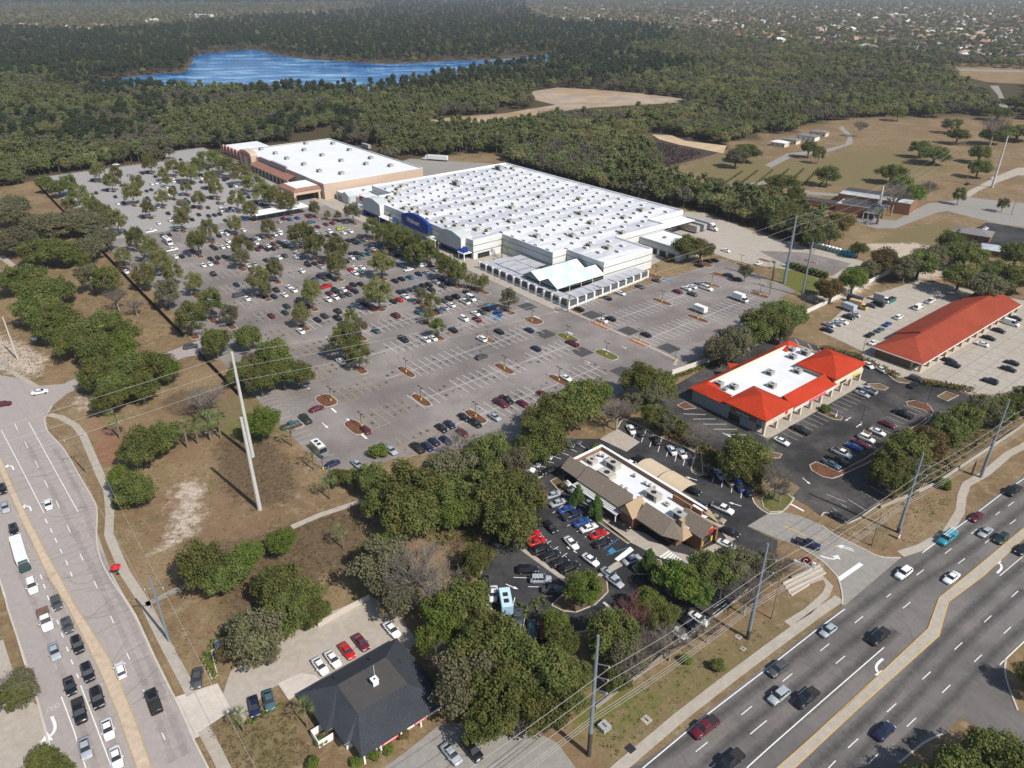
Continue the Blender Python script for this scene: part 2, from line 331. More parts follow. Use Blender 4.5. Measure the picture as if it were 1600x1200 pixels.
sheet_px('church_drive', [(1335,345),(1352,340),(1400,345),(1425,330),(1450,318),(1500,312),(1560,325),(1640,340),(1640,360),(1560,350),(1480,330),(1465,332),(1430,345),(1400,357),(1370,357),(1350,352)], CONC_G, .04)
sheet_px('church_car_park', [(1480,318),(1510,308),(1600,318),(1700,330),(1700,350),(1600,340),(1530,328)], CONC_G, .06)
sheet_px('field_path', [(1590,262),(1640,262),(1640,275),(1590,274),(1560,285),(1530,298),(1515,308),(1500,305),(1530,290),(1558,275)], CONC, .05)
sheet_px('clinic_car_park', [(1490,375),(1540,348),(1560,350),(1640,365),(1700,400),(1640,410),(1560,400),(1530,392)], ASPH_D, .05)
sheet_px('office_car_park', [(360,1050),(395,1020),(440,1000),(500,962),(580,932),(620,955),(650,1000),(640,1020),(600,1040),(500,1095),(478,1100),(440,1068),(415,1080),(380,1130),(345,1095)], CONC, .03)
sheet_px('office_pale_pad', [(434,1068),(470,1052),(492,1055),(500,1062),(470,1080),(452,1095)], CONC_W, .05)
sheet_px('office_front_pavement', [(640,1170),(690,1130),(760,1130),(830,1140),(870,1160),(900,1200),(900,1300),(560,1300),(600,1200)], CONC_G, .03)
sheet_px('side_driveway', [(272,1090),(340,1068),(362,1110),(318,1140),(313,1150),(303,1155)], CONC_W, .06)
sheet_px('corner_forecourt', [(-60,1010),(5,1000),(30,1080),(62,1105),(82,1180),(95,1240),(-40,1260),(-80,1100)], CONC, .03)
sheet_px('cemetery_drive', [(1100,293),(1200,283),(1270,300),(1340,305),(1340,309),(1265,304),(1200,288),(1150,292),(1105,298)], CONC_G, .06)
sheet_px('chapel_drive', [(1195,258),(1230,240),(1290,233),(1320,226),(1325,214),(1310,200),(1316,197),(1332,212),(1332,225),(1300,236),(1240,244),(1205,262)], CONC_G, .06)
sheet_px('highway_far', [(1360,94),(1500,108),(1640,112),(1640,114.5),(1500,111),(1360,96.5)], CONC_G, .2)
sheet_px('sand_clearing', SANDP, mat('pale_sand', (.42,.34,.27), 1, .25, .03, var2=.3, scale2=.012, col2=(.30,.21,.13), spec=.05), .12)
sheet_px('sand_strip', SANDS, mat('yellow_sand', (.50,.38,.24), 1, .2, .1, spec=.05), .15); sheet_px('heath_ground', HEATH, mat('purple_brown_heath', (.075,.055,.05), 1, .3, .15, spec=.05), .1)
sheet_px('highway_verge', [(1470,99),(1530,97),(1640,99),(1640,132),(1565,130),(1540,128),(1500,118)], mat('dry_verge', (.25,.18,.10), 1, .25, .05, spec=.05), .1)
sheet_px('far_lane', [(1546,134),(1560,134),(1578,174),(1560,174),(1560,150)], CONC_G, .15)
# pavements
PAVE = [([(76,648),(95,652),(118,665),(130,680),(145,715),(158,745),(168,765),(172,800),(170,835),(178,855),(195,895),(215,925),(228,945),(255,1000),(290,1065),(300,1085)], 2.0, CONC),
        ([(318,1140),(340,1180),(360,1220),(390,1280)], 2.0, CONC), ([(456,824),(500,805),(560,785),(620,772)], 1.8, CONC), ([(228,945),(260,930),(290,915)], 1.5, CONC_G),
        ([(900,1262),(968,1200),(1060,1122),(1140,1060),(1200,1015),(1275,960),(1312,935)], 2.1, CONC), ([(1407,866),(1440,855),(1480,832),(1500,800),(1503,775),(1510,757),(1540,740),(1575,710),(1600,697),(1700,630)], 2.1, CONC),
        ([(0,400),(20,415),(-40,440)], 3, CONC), ([(0,560),(20,582),(60,606)], 1.6, CONC), ([(1230,975),(1262,955),(1290,930),(1296,915),(1285,902),(1260,910)], 1.6, CONC)]
for pts, w, m in PAVE:
    b = MB().use(m); b.strip([G(*p) for p in pts], w, .07); struct('pavement', b)
b = MB().use(CONC); b.prism([uvw(*p) for p in [(-430,186.5),(-264,186.8),(-206,186.3),(-201,189.5),(-205,240),(-209,246),(-207,191),(-262,193),(-262,202),(-276,202),(-276,198),(-430,198)]], 0, .14); struct('pavement', b)
b = MB().use(CONC); b.prism([uvw(*p) for p in [(-262,193),(-238,193),(-238,215),(-276,216),(-276,202),(-262,202)]], 0, .11); struct('pavement', b)
# restaurant walks, plaza walk
for px in ([(935,808),(1010,835),(1050,862),(1077,868),(1135,842),(1118,820),(1100,810),(1112,800),(1150,842),(1078,884),(1055,876),(1032,872),(985,848),(955,828)],
           [(812,859),(820,858),(905,918),(948,888),(960,880),(990,866),(995,872),(948,898),(930,905),(900,925),(875,905)]):
    b = MB().use(CONC); b.prism([G(*p) for p in px], 0, .13); struct('pavement', b)
# medians
b = MB().use(CONC); b.prism([G(*p) for p in [(1213,1200),(1320,1107),(1449,984),(1466,936),(1508,902),(1600,826),(1700,745),(1705,752),(1600,841),(1537,900),(1482,940),(1468,994),(1342,1107),(1243,1200),(1130,1310),(1090,1310)]], 0, .15); struct('median', b)
b = MB().use(mat('median_concrete', (.56,.44,.33), .95, .15, .8, var2=.2, scale2=.2, col2=(.45,.36,.27))); b.prism([G(*p) for p in [(-40,660),(0,715),(15,750),(32,787),(55,832),(72,865),(92,900),(117,947),(142,985),(170,1030),(185,1062),(212,1130),(236,1200),(265,1290),(240,1290),(214,1200),(185,1117),(162,1062),(150,1035),(130,995),(107,950),(75,900),(52,850),(37,820),(15,770),(0,736),(-50,670)]], 0, .15); struct('median', b)
# kerbs
kb = MB().use(KERB)
def kerb(px, k=3): kb.strip(smooth_line([G(*p) for p in px], k), .32, 0, .15)
kerb([(82,634),(72,650),(70,660),(76,676),(100,702),(125,745),(148,785),(152,805),(151,840),(156,870),(170,900),(190,930),(212,965),(240,1025),(270,1085)])
kerb([(302,1155),(325,1200),(370,1290)]); kerb([(-60,770),(0,907),(12,950),(37,1025),(60,1100),(85,1200),(110,1290)])
kerb([(1407,872),(1375,870),(1345,856),(1312,840),(1298,832),(1284,821)]); kerb([(1200,803),(1222,800),(1240,780),(1237,777)])
kerb([(1316,945),(1316,930),(1310,905),(1298,890),(1282,875),(1250,855)])
kerb([(965,668),(973,656),(985,659),(1005,668),(1030,683),(1077,702),(1086,712),(1080,733),(1086,741),(1097,743)]); kerb([(1176,756),(1176,780),(1186,794),(1200,803)])
kerb([(760,860),(752,895),(748,925),(768,952),(800,978)]); kerb([(902,988),(926,984),(950,967)]); kerb([(1062,1004),(1147,940),(1210,880)])
kerb([(1032,647),(1052,662),(1063,690)]); kerb([(1283,807),(1292,801),(1325,818),(1375,787)]); kerb([(1385,584),(1405,598),(1440,598)])
kerb([(1572,1030),(1570,1045),(1574,1068),(1590,1110)]); kerb([(1405,1192),(1445,1160),(1478,1145)])
struct('kerb', kb)
# ------------------------------------------------------------------ painted markings
mk = MB()
def line(a, b2, w=.14, m=WHITE, z=.075): mk.use(m); mk.strip([a, b2], w, z)
def linepx(pts, w=.15, m=WHITE, z=.075): mk.use(m); mk.strip([G(*p) for p in pts], w, z)
def dashes(p0, p1, m=WHITE, on=3.05, off=9.15, w=.16, ph=0):
    a, c = G(*p0), G(*p1); d = (c-a); n = d.length; d.normalize(); t = ph
    while t < n: line(a+d*t, a+d*min(t+on, n), w, m); t += on+off
def arrow(px, py, az, kind='s', s=1.0, z=.08):
    """road arrow, az = travel direction in degrees from +y clockwise"""
    mk.use(WHITE); a = math.radians(az); f = Vector((math.sin(a), math.cos(a), 0)); r = Vector((f.y, -f.x, 0)); o = G(px, py)
    P = lambda x, y: o+r*x*s+f*y*s+Vector((0,0,z))
    if kind == 's':
        mk.quad(P(-.14,-2),P(.14,-2),P(.14,.6),P(-.14,.6)); mk.tri(P(-.5,.6),P(.5,.6),P(0,2))
    else:
        k = 1 if kind == 'r' else -1
        cl = [(0,-1.9),(0,-.9),(k*.04,-.3),(k*.2,.25),(k*.5,.65),(k*.85,.85)]
        mk.strip([P(*c) for c in cl], .34*s, z); w = [P(k*.75,1.65),P(k*1.95,1.0),P(k*.95,.05)]; mk.tri(*(w if k < 0 else w[::-1]))
def stalls(u0, u1, v0, v1, m=WHITE, w=.12, step=2.74, centre=False, skip=None):
    v = v0
    while v <= v1+.01:
        if not skip or not any(a-1 <= v <= c+1 for a, c in skip): line(uvw(u0, v), uvw(u1, v), w, m)
        v += step
    if centre: line(uvw((u0+u1)/2, v0), uvw((u0+u1)/2, v1), w, m)
ROWS = [-157-19.2*k for k in range(24)]
for k, u in enumerate(ROWS):
    cross = [(102,108),(137,143)] if k in (0,2) else [(112,117),(146,151)] if k == 1 else [(109,114),(141,146)]
    ya = 84 if k < 6 else 90
    if k < 6: stalls(u-5.5, u+5.5, ya, 100, PALEYEL, .13, centre=True); stalls(u-5.5, u+5.5, 102.7, 170 if k else 165, WHITE, .13, centre=True, skip=cross)
    else: stalls(u-5.5, u+5.5, ya, 168, FADED, .12, centre=k < 9)
for uc, v0, v1 in ((-182.2,193,256),(-162,193,262)):
    stalls(uc-5.6, uc+5.6, v0, v1, WHITE, .13, centre=True)
stalls(-203.5, -198, 192, 252, WHITE); stalls(-148, -142.5, 190, 232, FADED)
for u in np.arange(-212, -160, 2.74): line(uvw(u, 63.5), uvw(u, 69), .12, FADED)
for u in np.arange(-235, -160, 2.74): pass
for u in np.arange(-190, -160, 2.74): line(uvw(u, 263), uvw(u, 268.5), .12, FADED)
# stop bars and letters at the row ends
for u in ROWS[:4]:
    line(uvw(u+9.5, 80), uvw(u+6.2, 80), .6, WHITE)
    line(uvw(u+6, 81), uvw(u+6, 90), .14, YELLOW)
    line(uvw(u-9.5, 176), uvw(u-6.2, 176), .6, WHITE); line(uvw(u-6, 164), uvw(u-6, 175), .14, PALEYEL)
for a in ((508,665),(545,646)): pass
arrow(508,665,141); arrow(546,658,-39)
for x, y in ((800,372),(868,487),(823,471),(975,543),(918,566)): arrow(x, y, 141, s=.7)
# blue bays
for x, y in ((628,412),(640,436),(655,432),(672,428),(768,478),(775,495),(1044,437)):
    u, v = toUV(G(x, y)); mk.use(BLUEP); mk.sheet([uvw(u-2.2,v-.9),uvw(u+2.2,v-.9),uvw(u+2.2,v+.9),uvw(u-2.2,v+.9)], .07)
    line(uvw(u-5, v-1.4), uvw(u+5, v-1.4), .15, BLUEP)
# restaurant bays
def c4(ox, oy, L): return [(ox+x/4, oy+y/4) for x, y in L]
for L_ in ([(785,265),(757,340)],[(838,290),(808,365)],[(885,315),(860,395)],[(935,345),(912,425)],[(985,380),(965,455)],[(1040,400),(1018,485)],[(1090,430),(1070,512)],[(1270,530),(1253,615)],[(1325,560),(1310,645)],[(1385,590),(1370,680)],[(1445,620),(1430,715)],
           [(340,395),(405,425)],[(285,420),(355,447)],[(235,445),(308,470)],[(185,475),(262,495)],[(140,505),(210,522)],[(95,530),(160,545)],[(430,385),(455,400)],
           [(255,808),(320,760)],[(300,845),(360,800)],[(345,890),(420,845)],[(405,925),(470,880)],[(455,960),(520,915)],[(500,1000),(610,930)],[(130,980),(190,948)],[(185,1010),(245,982)],[(235,1050),(290,1018)],[(290,1100),(345,1058)]):
    linepx(c4(800,600,L_), .16)
for L_ in ([(570,1035),(665,970)],[(590,1070),(735,1020)]): linepx(c4(800,600,L_), .2, BLUEP)
mk.use(BLUEP); mk.sheet([G(*p) for p in c4(800,600,[(598,1045),(625,1022),(650,1045),(622,1068)])], .07)
mk.use(WHITE); mk.sheet([G(*p) for p in c4(800,600,[(640,1095),(740,1018),(762,1040),(668,1112)])], .08)
for t in range(6):
    a = c4(800,600,[(925+t*22,1085+t*9),(985+t*14,1045+t*10)]); linepx(a, .45, WHITE, .14)
for x, y, az in ((838,975,300),(846,745,232),(893,859,-46),(893,846,-46),(1080,748,300),(1148,788,300),(800,917,120),(945,952,50)): arrow(x, y, az, s=.8)
for L_ in ([(10,10),(125,14)],[(100,68),(190,70)],[(170,127),(250,127)],[(90,200),(70,330)],[(165,270),(155,370)],[(18,135),(0,220)]): linepx(c4(800,900,L_), .16)
linepx(c4(800,900,[(570,165),(640,222)]), .6)
for x, y, z, w in ((1255,240,1340,175),(1260,200,1335,150)): linepx(c4(800,900,[(x,y),(z,w)]), .15)
# plaza bays
for L_ in ([(1068,647),(1103,648)],[(1083,655),(1118,655)],[(1099,663),(1135,663)],[(1115,671),(1152,671)],[(1132,679),(1168,680)],[(1242,530),(1254,545)],[(1262,537),(1272,550)],[(1278,542),(1284,552)]): linepx(L_, .16)
for L_ in ([(365,690),(490,740)],[(500,722),(610,790)],[(580,670),(690,735)],[(640,640),(740,700)],[(455,748),(492,772)],[(405,775),(430,795)]): linepx(c4(1200,600,L_), .15, FADED)
stalls(-93.3, -88, 174, 224, FADED); stalls(-78.5, -73, 174, 222, FADED)
linepx([(1234,787),(1256,799)], .55)
for x, y, az in ((1325,655,231),(1342,665,51),(1136,680,141),(1322,855,-60),(1260,752,160)): arrow(x, y, az, s=.8)
stalls(-84.3, -79.2, 250, 325, FADED)
# entrance
linepx([(1224,822),(1250,833),(1258,838)], .35, YELLOW); linepx([(1268,836),(1300,852),(1335,872)], .25, PALEYEL)
linepx([(1310,906),(1346,881)], 1.0, WHITE)
arrow(1298,874,120,'l',1.2); arrow(1320,857,-60)
# highway
linepx([(900,1290),(1005,1200),(1106,1116),(1200,1044),(1275,985),(1320,952)], .2); linepx([(1441,864),(1510,814),(1565,772),(1600,748),(1700,678)], .2)
dashes((1087,1175),(1392,928)); dashes((1021,1229),(1087,1175)); dashes((1432,899),(1562,800)); dashes((1575,791),(1700,700))
dashes((1181,1140),(1454,915),ph=0); dashes((1100,1209),(1181,1140)); dashes((1497,881),(1700,726))
linepx([(1167,1200),(1200,1170),(1290,1091),(1381,1012)], .2); linepx([(1562,900),(1600,868),(1700,785)], .16)
linepx([(1090,1300),(1217,1200),(1320,1105),(1450,983),(1467,935),(1509,901),(1600,825),(1700,743)], .17, YELLOW, .16)
linepx([(1120,1310),(1240,1200),(1340,1108),(1466,994),(1482,941),(1537,900),(1600,841),(1700,755)], .18, YELLOW, .16)
dashes((1325,1169),(1600,915)); dashes((1290,1205),(1325,1169)); dashes((1356,1194),(1600,960))
linepx([(1562,1039),(1600,1003),(1680,950)], .2)
arrow(1368,1040,-127,'l',1.4); arrow(1566,888,53,'l',1.4)
# boulevard
linepx([(45,660),(85,733),(122,800)], .16); linepx([(2,672),(35,735),(69,802)], .16)
for x, y in ((25,666),(41,694),(57,724),(72,755),(90,787),(107,825),(127,869),(149,912),(175,967),(200,1024),(226,1082),(255,1149)):
    linepx([(x-2,y-4),(x+3,y+7)], .15)
for x, y in ((72,814),(80,829),(87,844),(95,861),(104,879),(111,897),(64,901),(69,916),(75,934),(82,952),(90,972),(97,992),(105,1014),(112,1034),(121,1056)): linepx([(x-1,y-3),(x+2,y+4)], .2)
linepx([(126,1071),(150,1134),(175,1200),(200,1270)], .18); linepx([(96,1089),(115,1140),(134,1200),(150,1260)], .18)
linepx([(0,909),(40,1040),(60,1097),(82,1180),(100,1250)], .18)
linepx([(170,890),(190,926),(213,962),(241,1024),(272,1087),(300,1150),(325,1203)], .16, FADED, .05)
YK = [(0,715),(15,750),(32,787),(55,832),(72,865),(92,900),(117,947),(142,985),(170,1030),(185,1062),(212,1130),(236,1200)]
linepx([(x+1,y) for x,y in YK], .16, PALEYEL, .16)
linepx([(0,736),(15,770),(37,820),(52,850),(75,900),(107,950),(130,995),(150,1035),(162,1062),(185,1117),(214,1200)], .16, PALEYEL, .16)
arrow(20,729,-36,'l',1.1); arrow(47,792,-36,'l',1.1); arrow(88,1136,137,'r',1.5)
struct('road_markings', mk)
def ground_text(s, px, py, az, size, ysc=1.8):
    cu = bpy.data.curves.new('road_lettering', 'FONT'); cu.body = s; cu.size = size; cu.align_x = 'CENTER'
    o = bpy.data.objects.new('road_lettering', cu); C.objects.link(o); o.location = G(px, py, .08); o.rotation_euler = (0, 0, -math.radians(az)); o.scale = (1, ysc, 1)
    cu.materials.append(FADED); tag(o, kind='structure')
ground_text('ONLY', 81, 1103, 137, .85, 1.9); ground_text('ONLY', 148, 1072, 137, .85, 1.9)
# patches and joints in the paving
pm = MB().use(mat('fresh_asphalt', (.07,.068,.068), .9, .2, 1.0))
for x, y in ((824,479),(925,492),(982,517),(852,522),(909,550),(1045,544),(972,581),(761,480),(735,467)):
    u, v = toUV(G(x, y)); pm.sheet([uvw(u-3.2,v-3),uvw(u+3.2,v-3),uvw(u+3.2,v+3),uvw(u-3.2,v+3)], .055)
struct('asphalt_patch', pm)
# darker wheel tracks, oil drips in the stalls
LN = [[(820,1290),(1014,1196),(1150,1098),(1290,990),(1420,895),(1540,808),(1700,690)], [(1040,1250),(1141,1158),(1240,1077),(1352,985),(1432,915),(1520,857),(1700,715)], [(1080,1262),(1190,1170),(1290,1085),(1400,985)],
      [(1270,1200),(1345,1132),(1420,1055),(1500,970),(1600,880)], [(1310,1215),(1370,1150),(1440,1080),(1530,985),(1600,922)], [(1405,1175),(1470,1110),(1560,1015),(1640,945)]]
tm = MB()
for i, (w, c) in enumerate(((2.3,(.128,.118,.111)),(1.6,(.112,.103,.097)),(1.0,(.096,.089,.084)),(.5,(.084,.078,.074)))):
    tm.use(mat('tyre_darkened_asphalt' if not i else f'tyre_darkened_asphalt_{i}', c, .9, .22, .9, var2=.2, scale2=.1))
    for L_ in LN: tm.strip(smooth_line([G(*p) for p in L_], 3), w, .036+.004*i)
for i, (w, c) in enumerate(((2.0,(.345,.305,.285)),(1.1,(.305,.27,.252)))):
    tm.use(mat(f'tyre_darkened_pale_asphalt_{i}', c, .9, .15, .9, var2=.15, scale2=.1))
    for L_ in ([(10,740),(35,806),(70,880),(95,950),(120,1010),(150,1085),(190,1200)],[(30,890),(60,960),(90,1030),(120,1110),(150,1200)],[(40,690),(90,780),(130,860),(165,930),(200,1010),(235,1090),(270,1190)],[(85,700),(125,775),(160,880),(200,960),(240,1050),(290,1180)]): tm.strip(smooth_line([G(*p) for p in L_], 3), w, .036+.004*i)
struct('wheel_tracks', tm)
om = MB().use(mat('oil_stain', (.085,.078,.074), .9, .3, 1.5))
for k, u in enumerate(ROWS[:9]):
    for v in np.arange(85.4, 165, 2.74):
        for s in (-1, 1):
            if random.random() < .68:
                uu = u+s*(2.4+random.uniform(-.9,.6)); vv = v+random.uniform(-.3,.3); r = random.uniform(.3,.75)
                om.sheet([uvw(uu+r*random.uniform(.7,1.6)*math.cos(t), vv+r*.8*math.sin(t)) for t in np.linspace(0, 6.28, 8)[:-1]], .05)
struct('oil_stains', om)
cm_ = MB().use(mat('crack_seal', (.09,.08,.075), .9, .3, 1))
def crack(p, az, L, w, z):
    pts = [p]; a = az
    for _ in range(int(L/1.5)): a += random.gauss(0, .22); pts.append(pts[-1]+Vector((math.sin(a), math.cos(a), 0))*1.5)
    cm_.strip(pts, w, z)
for _ in range(90): crack(uvw(random.uniform(-390,-158), random.uniform(80,176)), random.choice((UA,UA-1.57))+random.gauss(0,.15), random.uniform(8,30), .09, .045)
for _ in range(40): crack(uvw(random.uniform(-200,-148), random.uniform(190,252)), random.choice((UA,UA-1.57)), random.uniform(8,24), .09, .045)
for t in np.linspace(0, 1, 34):   # transverse joints of the boulevard
    i = t*10.99; a = L_R[4+int(i)]; c = L_R[5+int(i)]; f = i-int(i); x = a[0]+(c[0]-a[0])*f-4; y = a[1]+(c[1]-a[1])*f
    q = G(x, y); crack(q, math.radians(232)+random.gauss(0,.05), random.uniform(5, 16), .07, .047)
for _ in range(30): t = random.random(); crack(G(1090+400*t+random.uniform(-40,40), 1150-300*t+random.uniform(-25,40)), math.radians(142+random.gauss(0,4)), random.uniform(3,10), .06, .054)
struct('crack_seals', cm_)
# concrete slab joints
jm = MB().use(mat('joint_tar', (.14,.12,.10), .9, .3, 1))
for u in np.arange(-83, -62, 5): jm.strip([uvw(u, 246), uvw(u, 340)], .1, .045)
for v in np.arange(246, 340, 6): jm.strip([uvw(-83, v), uvw(-62, v)], .1, .045)
for v in np.arange(262, 330, 6): jm.strip([uvw(-128, v), uvw(-104, v)], .1, .045)
struct('slab_joints', jm)
# ------------------------------------------------------------------ buildings (local x runs along U, local y along V)
class UB(MB):
    def __init__(s, u0, v0): super().__init__(); s.o = (u0, v0)
    def add(s, vs, fs, smooth=False): super().add([(p[0]-s.o[0], p[1]-s.o[1], p[2]) for p in vs], fs, smooth)
def building(name, u0, v0, label, cat='building', group=None): return thing(name, uvw(u0, v0), UVROT, label, cat, group)
WROOF = mat('white_membrane_roof', (.74,.75,.76), .7, .05, .25, var2=.06, scale2=.03, spec=.3)
WROOF2 = mat('weathered_white_roof', (.74,.74,.75), .7, .07, .5, col2=(.47,.48,.52), scale2=1, stretch=(.16,.022,1), spec=.3)
GREYW = mat('grey_green_block', (.50,.53,.52), .9, .06, .4)
PALEW = mat('pale_grey_block', (.68,.68,.66), .9, .06, .4)
DARKBAND = mat('dark_trim_band', (.13,.14,.15), .8, .1, .5)
BLUE = mat('royal_blue_panel', (.012,.045,.25), .6, .08, .3)
WHITEP = mat('white_paint', (.80,.80,.78), .6, .05, .8)
BLACKG = mat('dark_glass', (.02,.025,.03), .12, .2, .4, spec=.6)
DARK = mat('dark_metal', (.03,.03,.032), .6, .2, 1)
HVAC = mat('roof_unit_grey', (.36,.36,.35), .6, .15, 1.5)
HVACB = mat('roof_unit_beige', (.45,.42,.36), .6, .15, 1.5)
PEACH = mat('peach_stucco', (.53,.40,.31), .9, .06, .5)
TERRA = mat('terracotta_tile', (.34,.17,.12), .85, .15, .8, wave=('X',1.5,.25))
ORANGE = mat('orange_metal_roof', (.47,.046,.016), .75, .10, .8, wave=('Y',2.2,.22), spec=.15, var2=.10, scale2=.15)
REDR = mat('rust_red_metal_roof', (.32,.062,.032), .8, .12, .6, wave=('Y',1.6,.25), spec=.15, var2=.12, scale2=.1)
TAN = mat('tan_stucco', (.48,.37,.22), .9, .08, .6)
BROWNW = mat('brown_block', (.17,.11,.065), .9, .1, .6)
BRICK = mat('brown_brick', (.25,.13,.075), .9, .2, 2.5)
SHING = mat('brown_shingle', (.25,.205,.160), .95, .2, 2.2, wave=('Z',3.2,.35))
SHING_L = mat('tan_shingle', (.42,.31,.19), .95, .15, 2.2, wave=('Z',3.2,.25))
CHAR = mat('charcoal_shingle', (.042,.048,.056), .95, .2, 2.5, var2=.12, scale2=.2)
CHAR2 = mat('grey_brown_membrane', (.075,.069,.066), .95, .08, .8)
SHADE = mat('grey_shade_cloth', (.42,.43,.46), .95, .12, .3)
MESHF = mat('dark_mesh_fence', (.10,.11,.12), .9, .12, 1)
GREENST = mat('pale_green_panel', (.50,.61,.60), .5, .05, .5)
GLASSW = mat('white_greenhouse_panel', (.74,.77,.76), .5, .05, .5)
CANVAS = mat('beige_canvas', (.58,.46,.32), .9, .06, .5)
REDSIGN = mat('red_sign', (.55,.02,.03), .5, .05, 1)
PINKRED = mat('pink_red_banner', (.62,.10,.13), .6, .05, 1)
YELLOWB = mat('safety_yellow', (.75,.50,.04), .5, .1, 1)
def hvac(b, u, v, z, l=2.4, w=1.8, h=1.3, m=HVAC):
    b.use(m); b.box(u-l/2, u+l/2, v-w/2, v+w/2, z, z+h)
    b.box(u-l/2-.08, u+l/2+.08, v-w/2-.08, v+w/2+.08, z+h, z+h+.08)
    b.use(DARK); b.box(u-l*.3, u+l*.3, v-w/2-.03, v-w/2, z+.25, z+h-.25); n = 10
    b.add([(u+.25*l*math.cos(6.283*i/n)*.8, v+.25*l*math.sin(6.283*i/n)*.8, z+h+.1) for i in range(n)], [tuple(range(n))])
def boxes(root, name, m, lst):
    """pieces alike, each a part of its own; lst holds (centre, half size)"""
    memo = {}
    for c, h in lst:
        h = tuple(round(q, 3) for q in h)
        if h not in memo: b = MB().use(m); b.box(-h[0],h[0],-h[1],h[1],-h[2],h[2]); memo[h] = b.mesh(name)
        o = bpy.data.objects.new(name, memo[h]); C.objects.link(o); o.parent = root; o.location = c
def text_on(root, s, p, size, m, face='-v', name='sign_lettering', depth=.06, bold=0, rz=None):
    """flat lettering on a wall; p = local position of its centre"""
    cu = bpy.data.curves.new(name, 'FONT'); cu.body = s; cu.size = size; cu.align_x = 'CENTER'; cu.align_y = 'CENTER'; cu.extrude = depth; cu.offset = bold
    o = bpy.data.objects.new(name, cu); C.objects.link(o); o.parent = root; o.location = p
    rz = {'-v': 0, '+u': math.pi/2, '-u': -math.pi/2, '+v': math.pi}[face] if rz is None else rz
    o.rotation_euler = (math.pi/2, 0, rz); cu.materials.append(m); return o
def part(root, name, b, m=None, label=None):
    o = b.build(name, root, m)
    if label: o['label'] = label
    return o
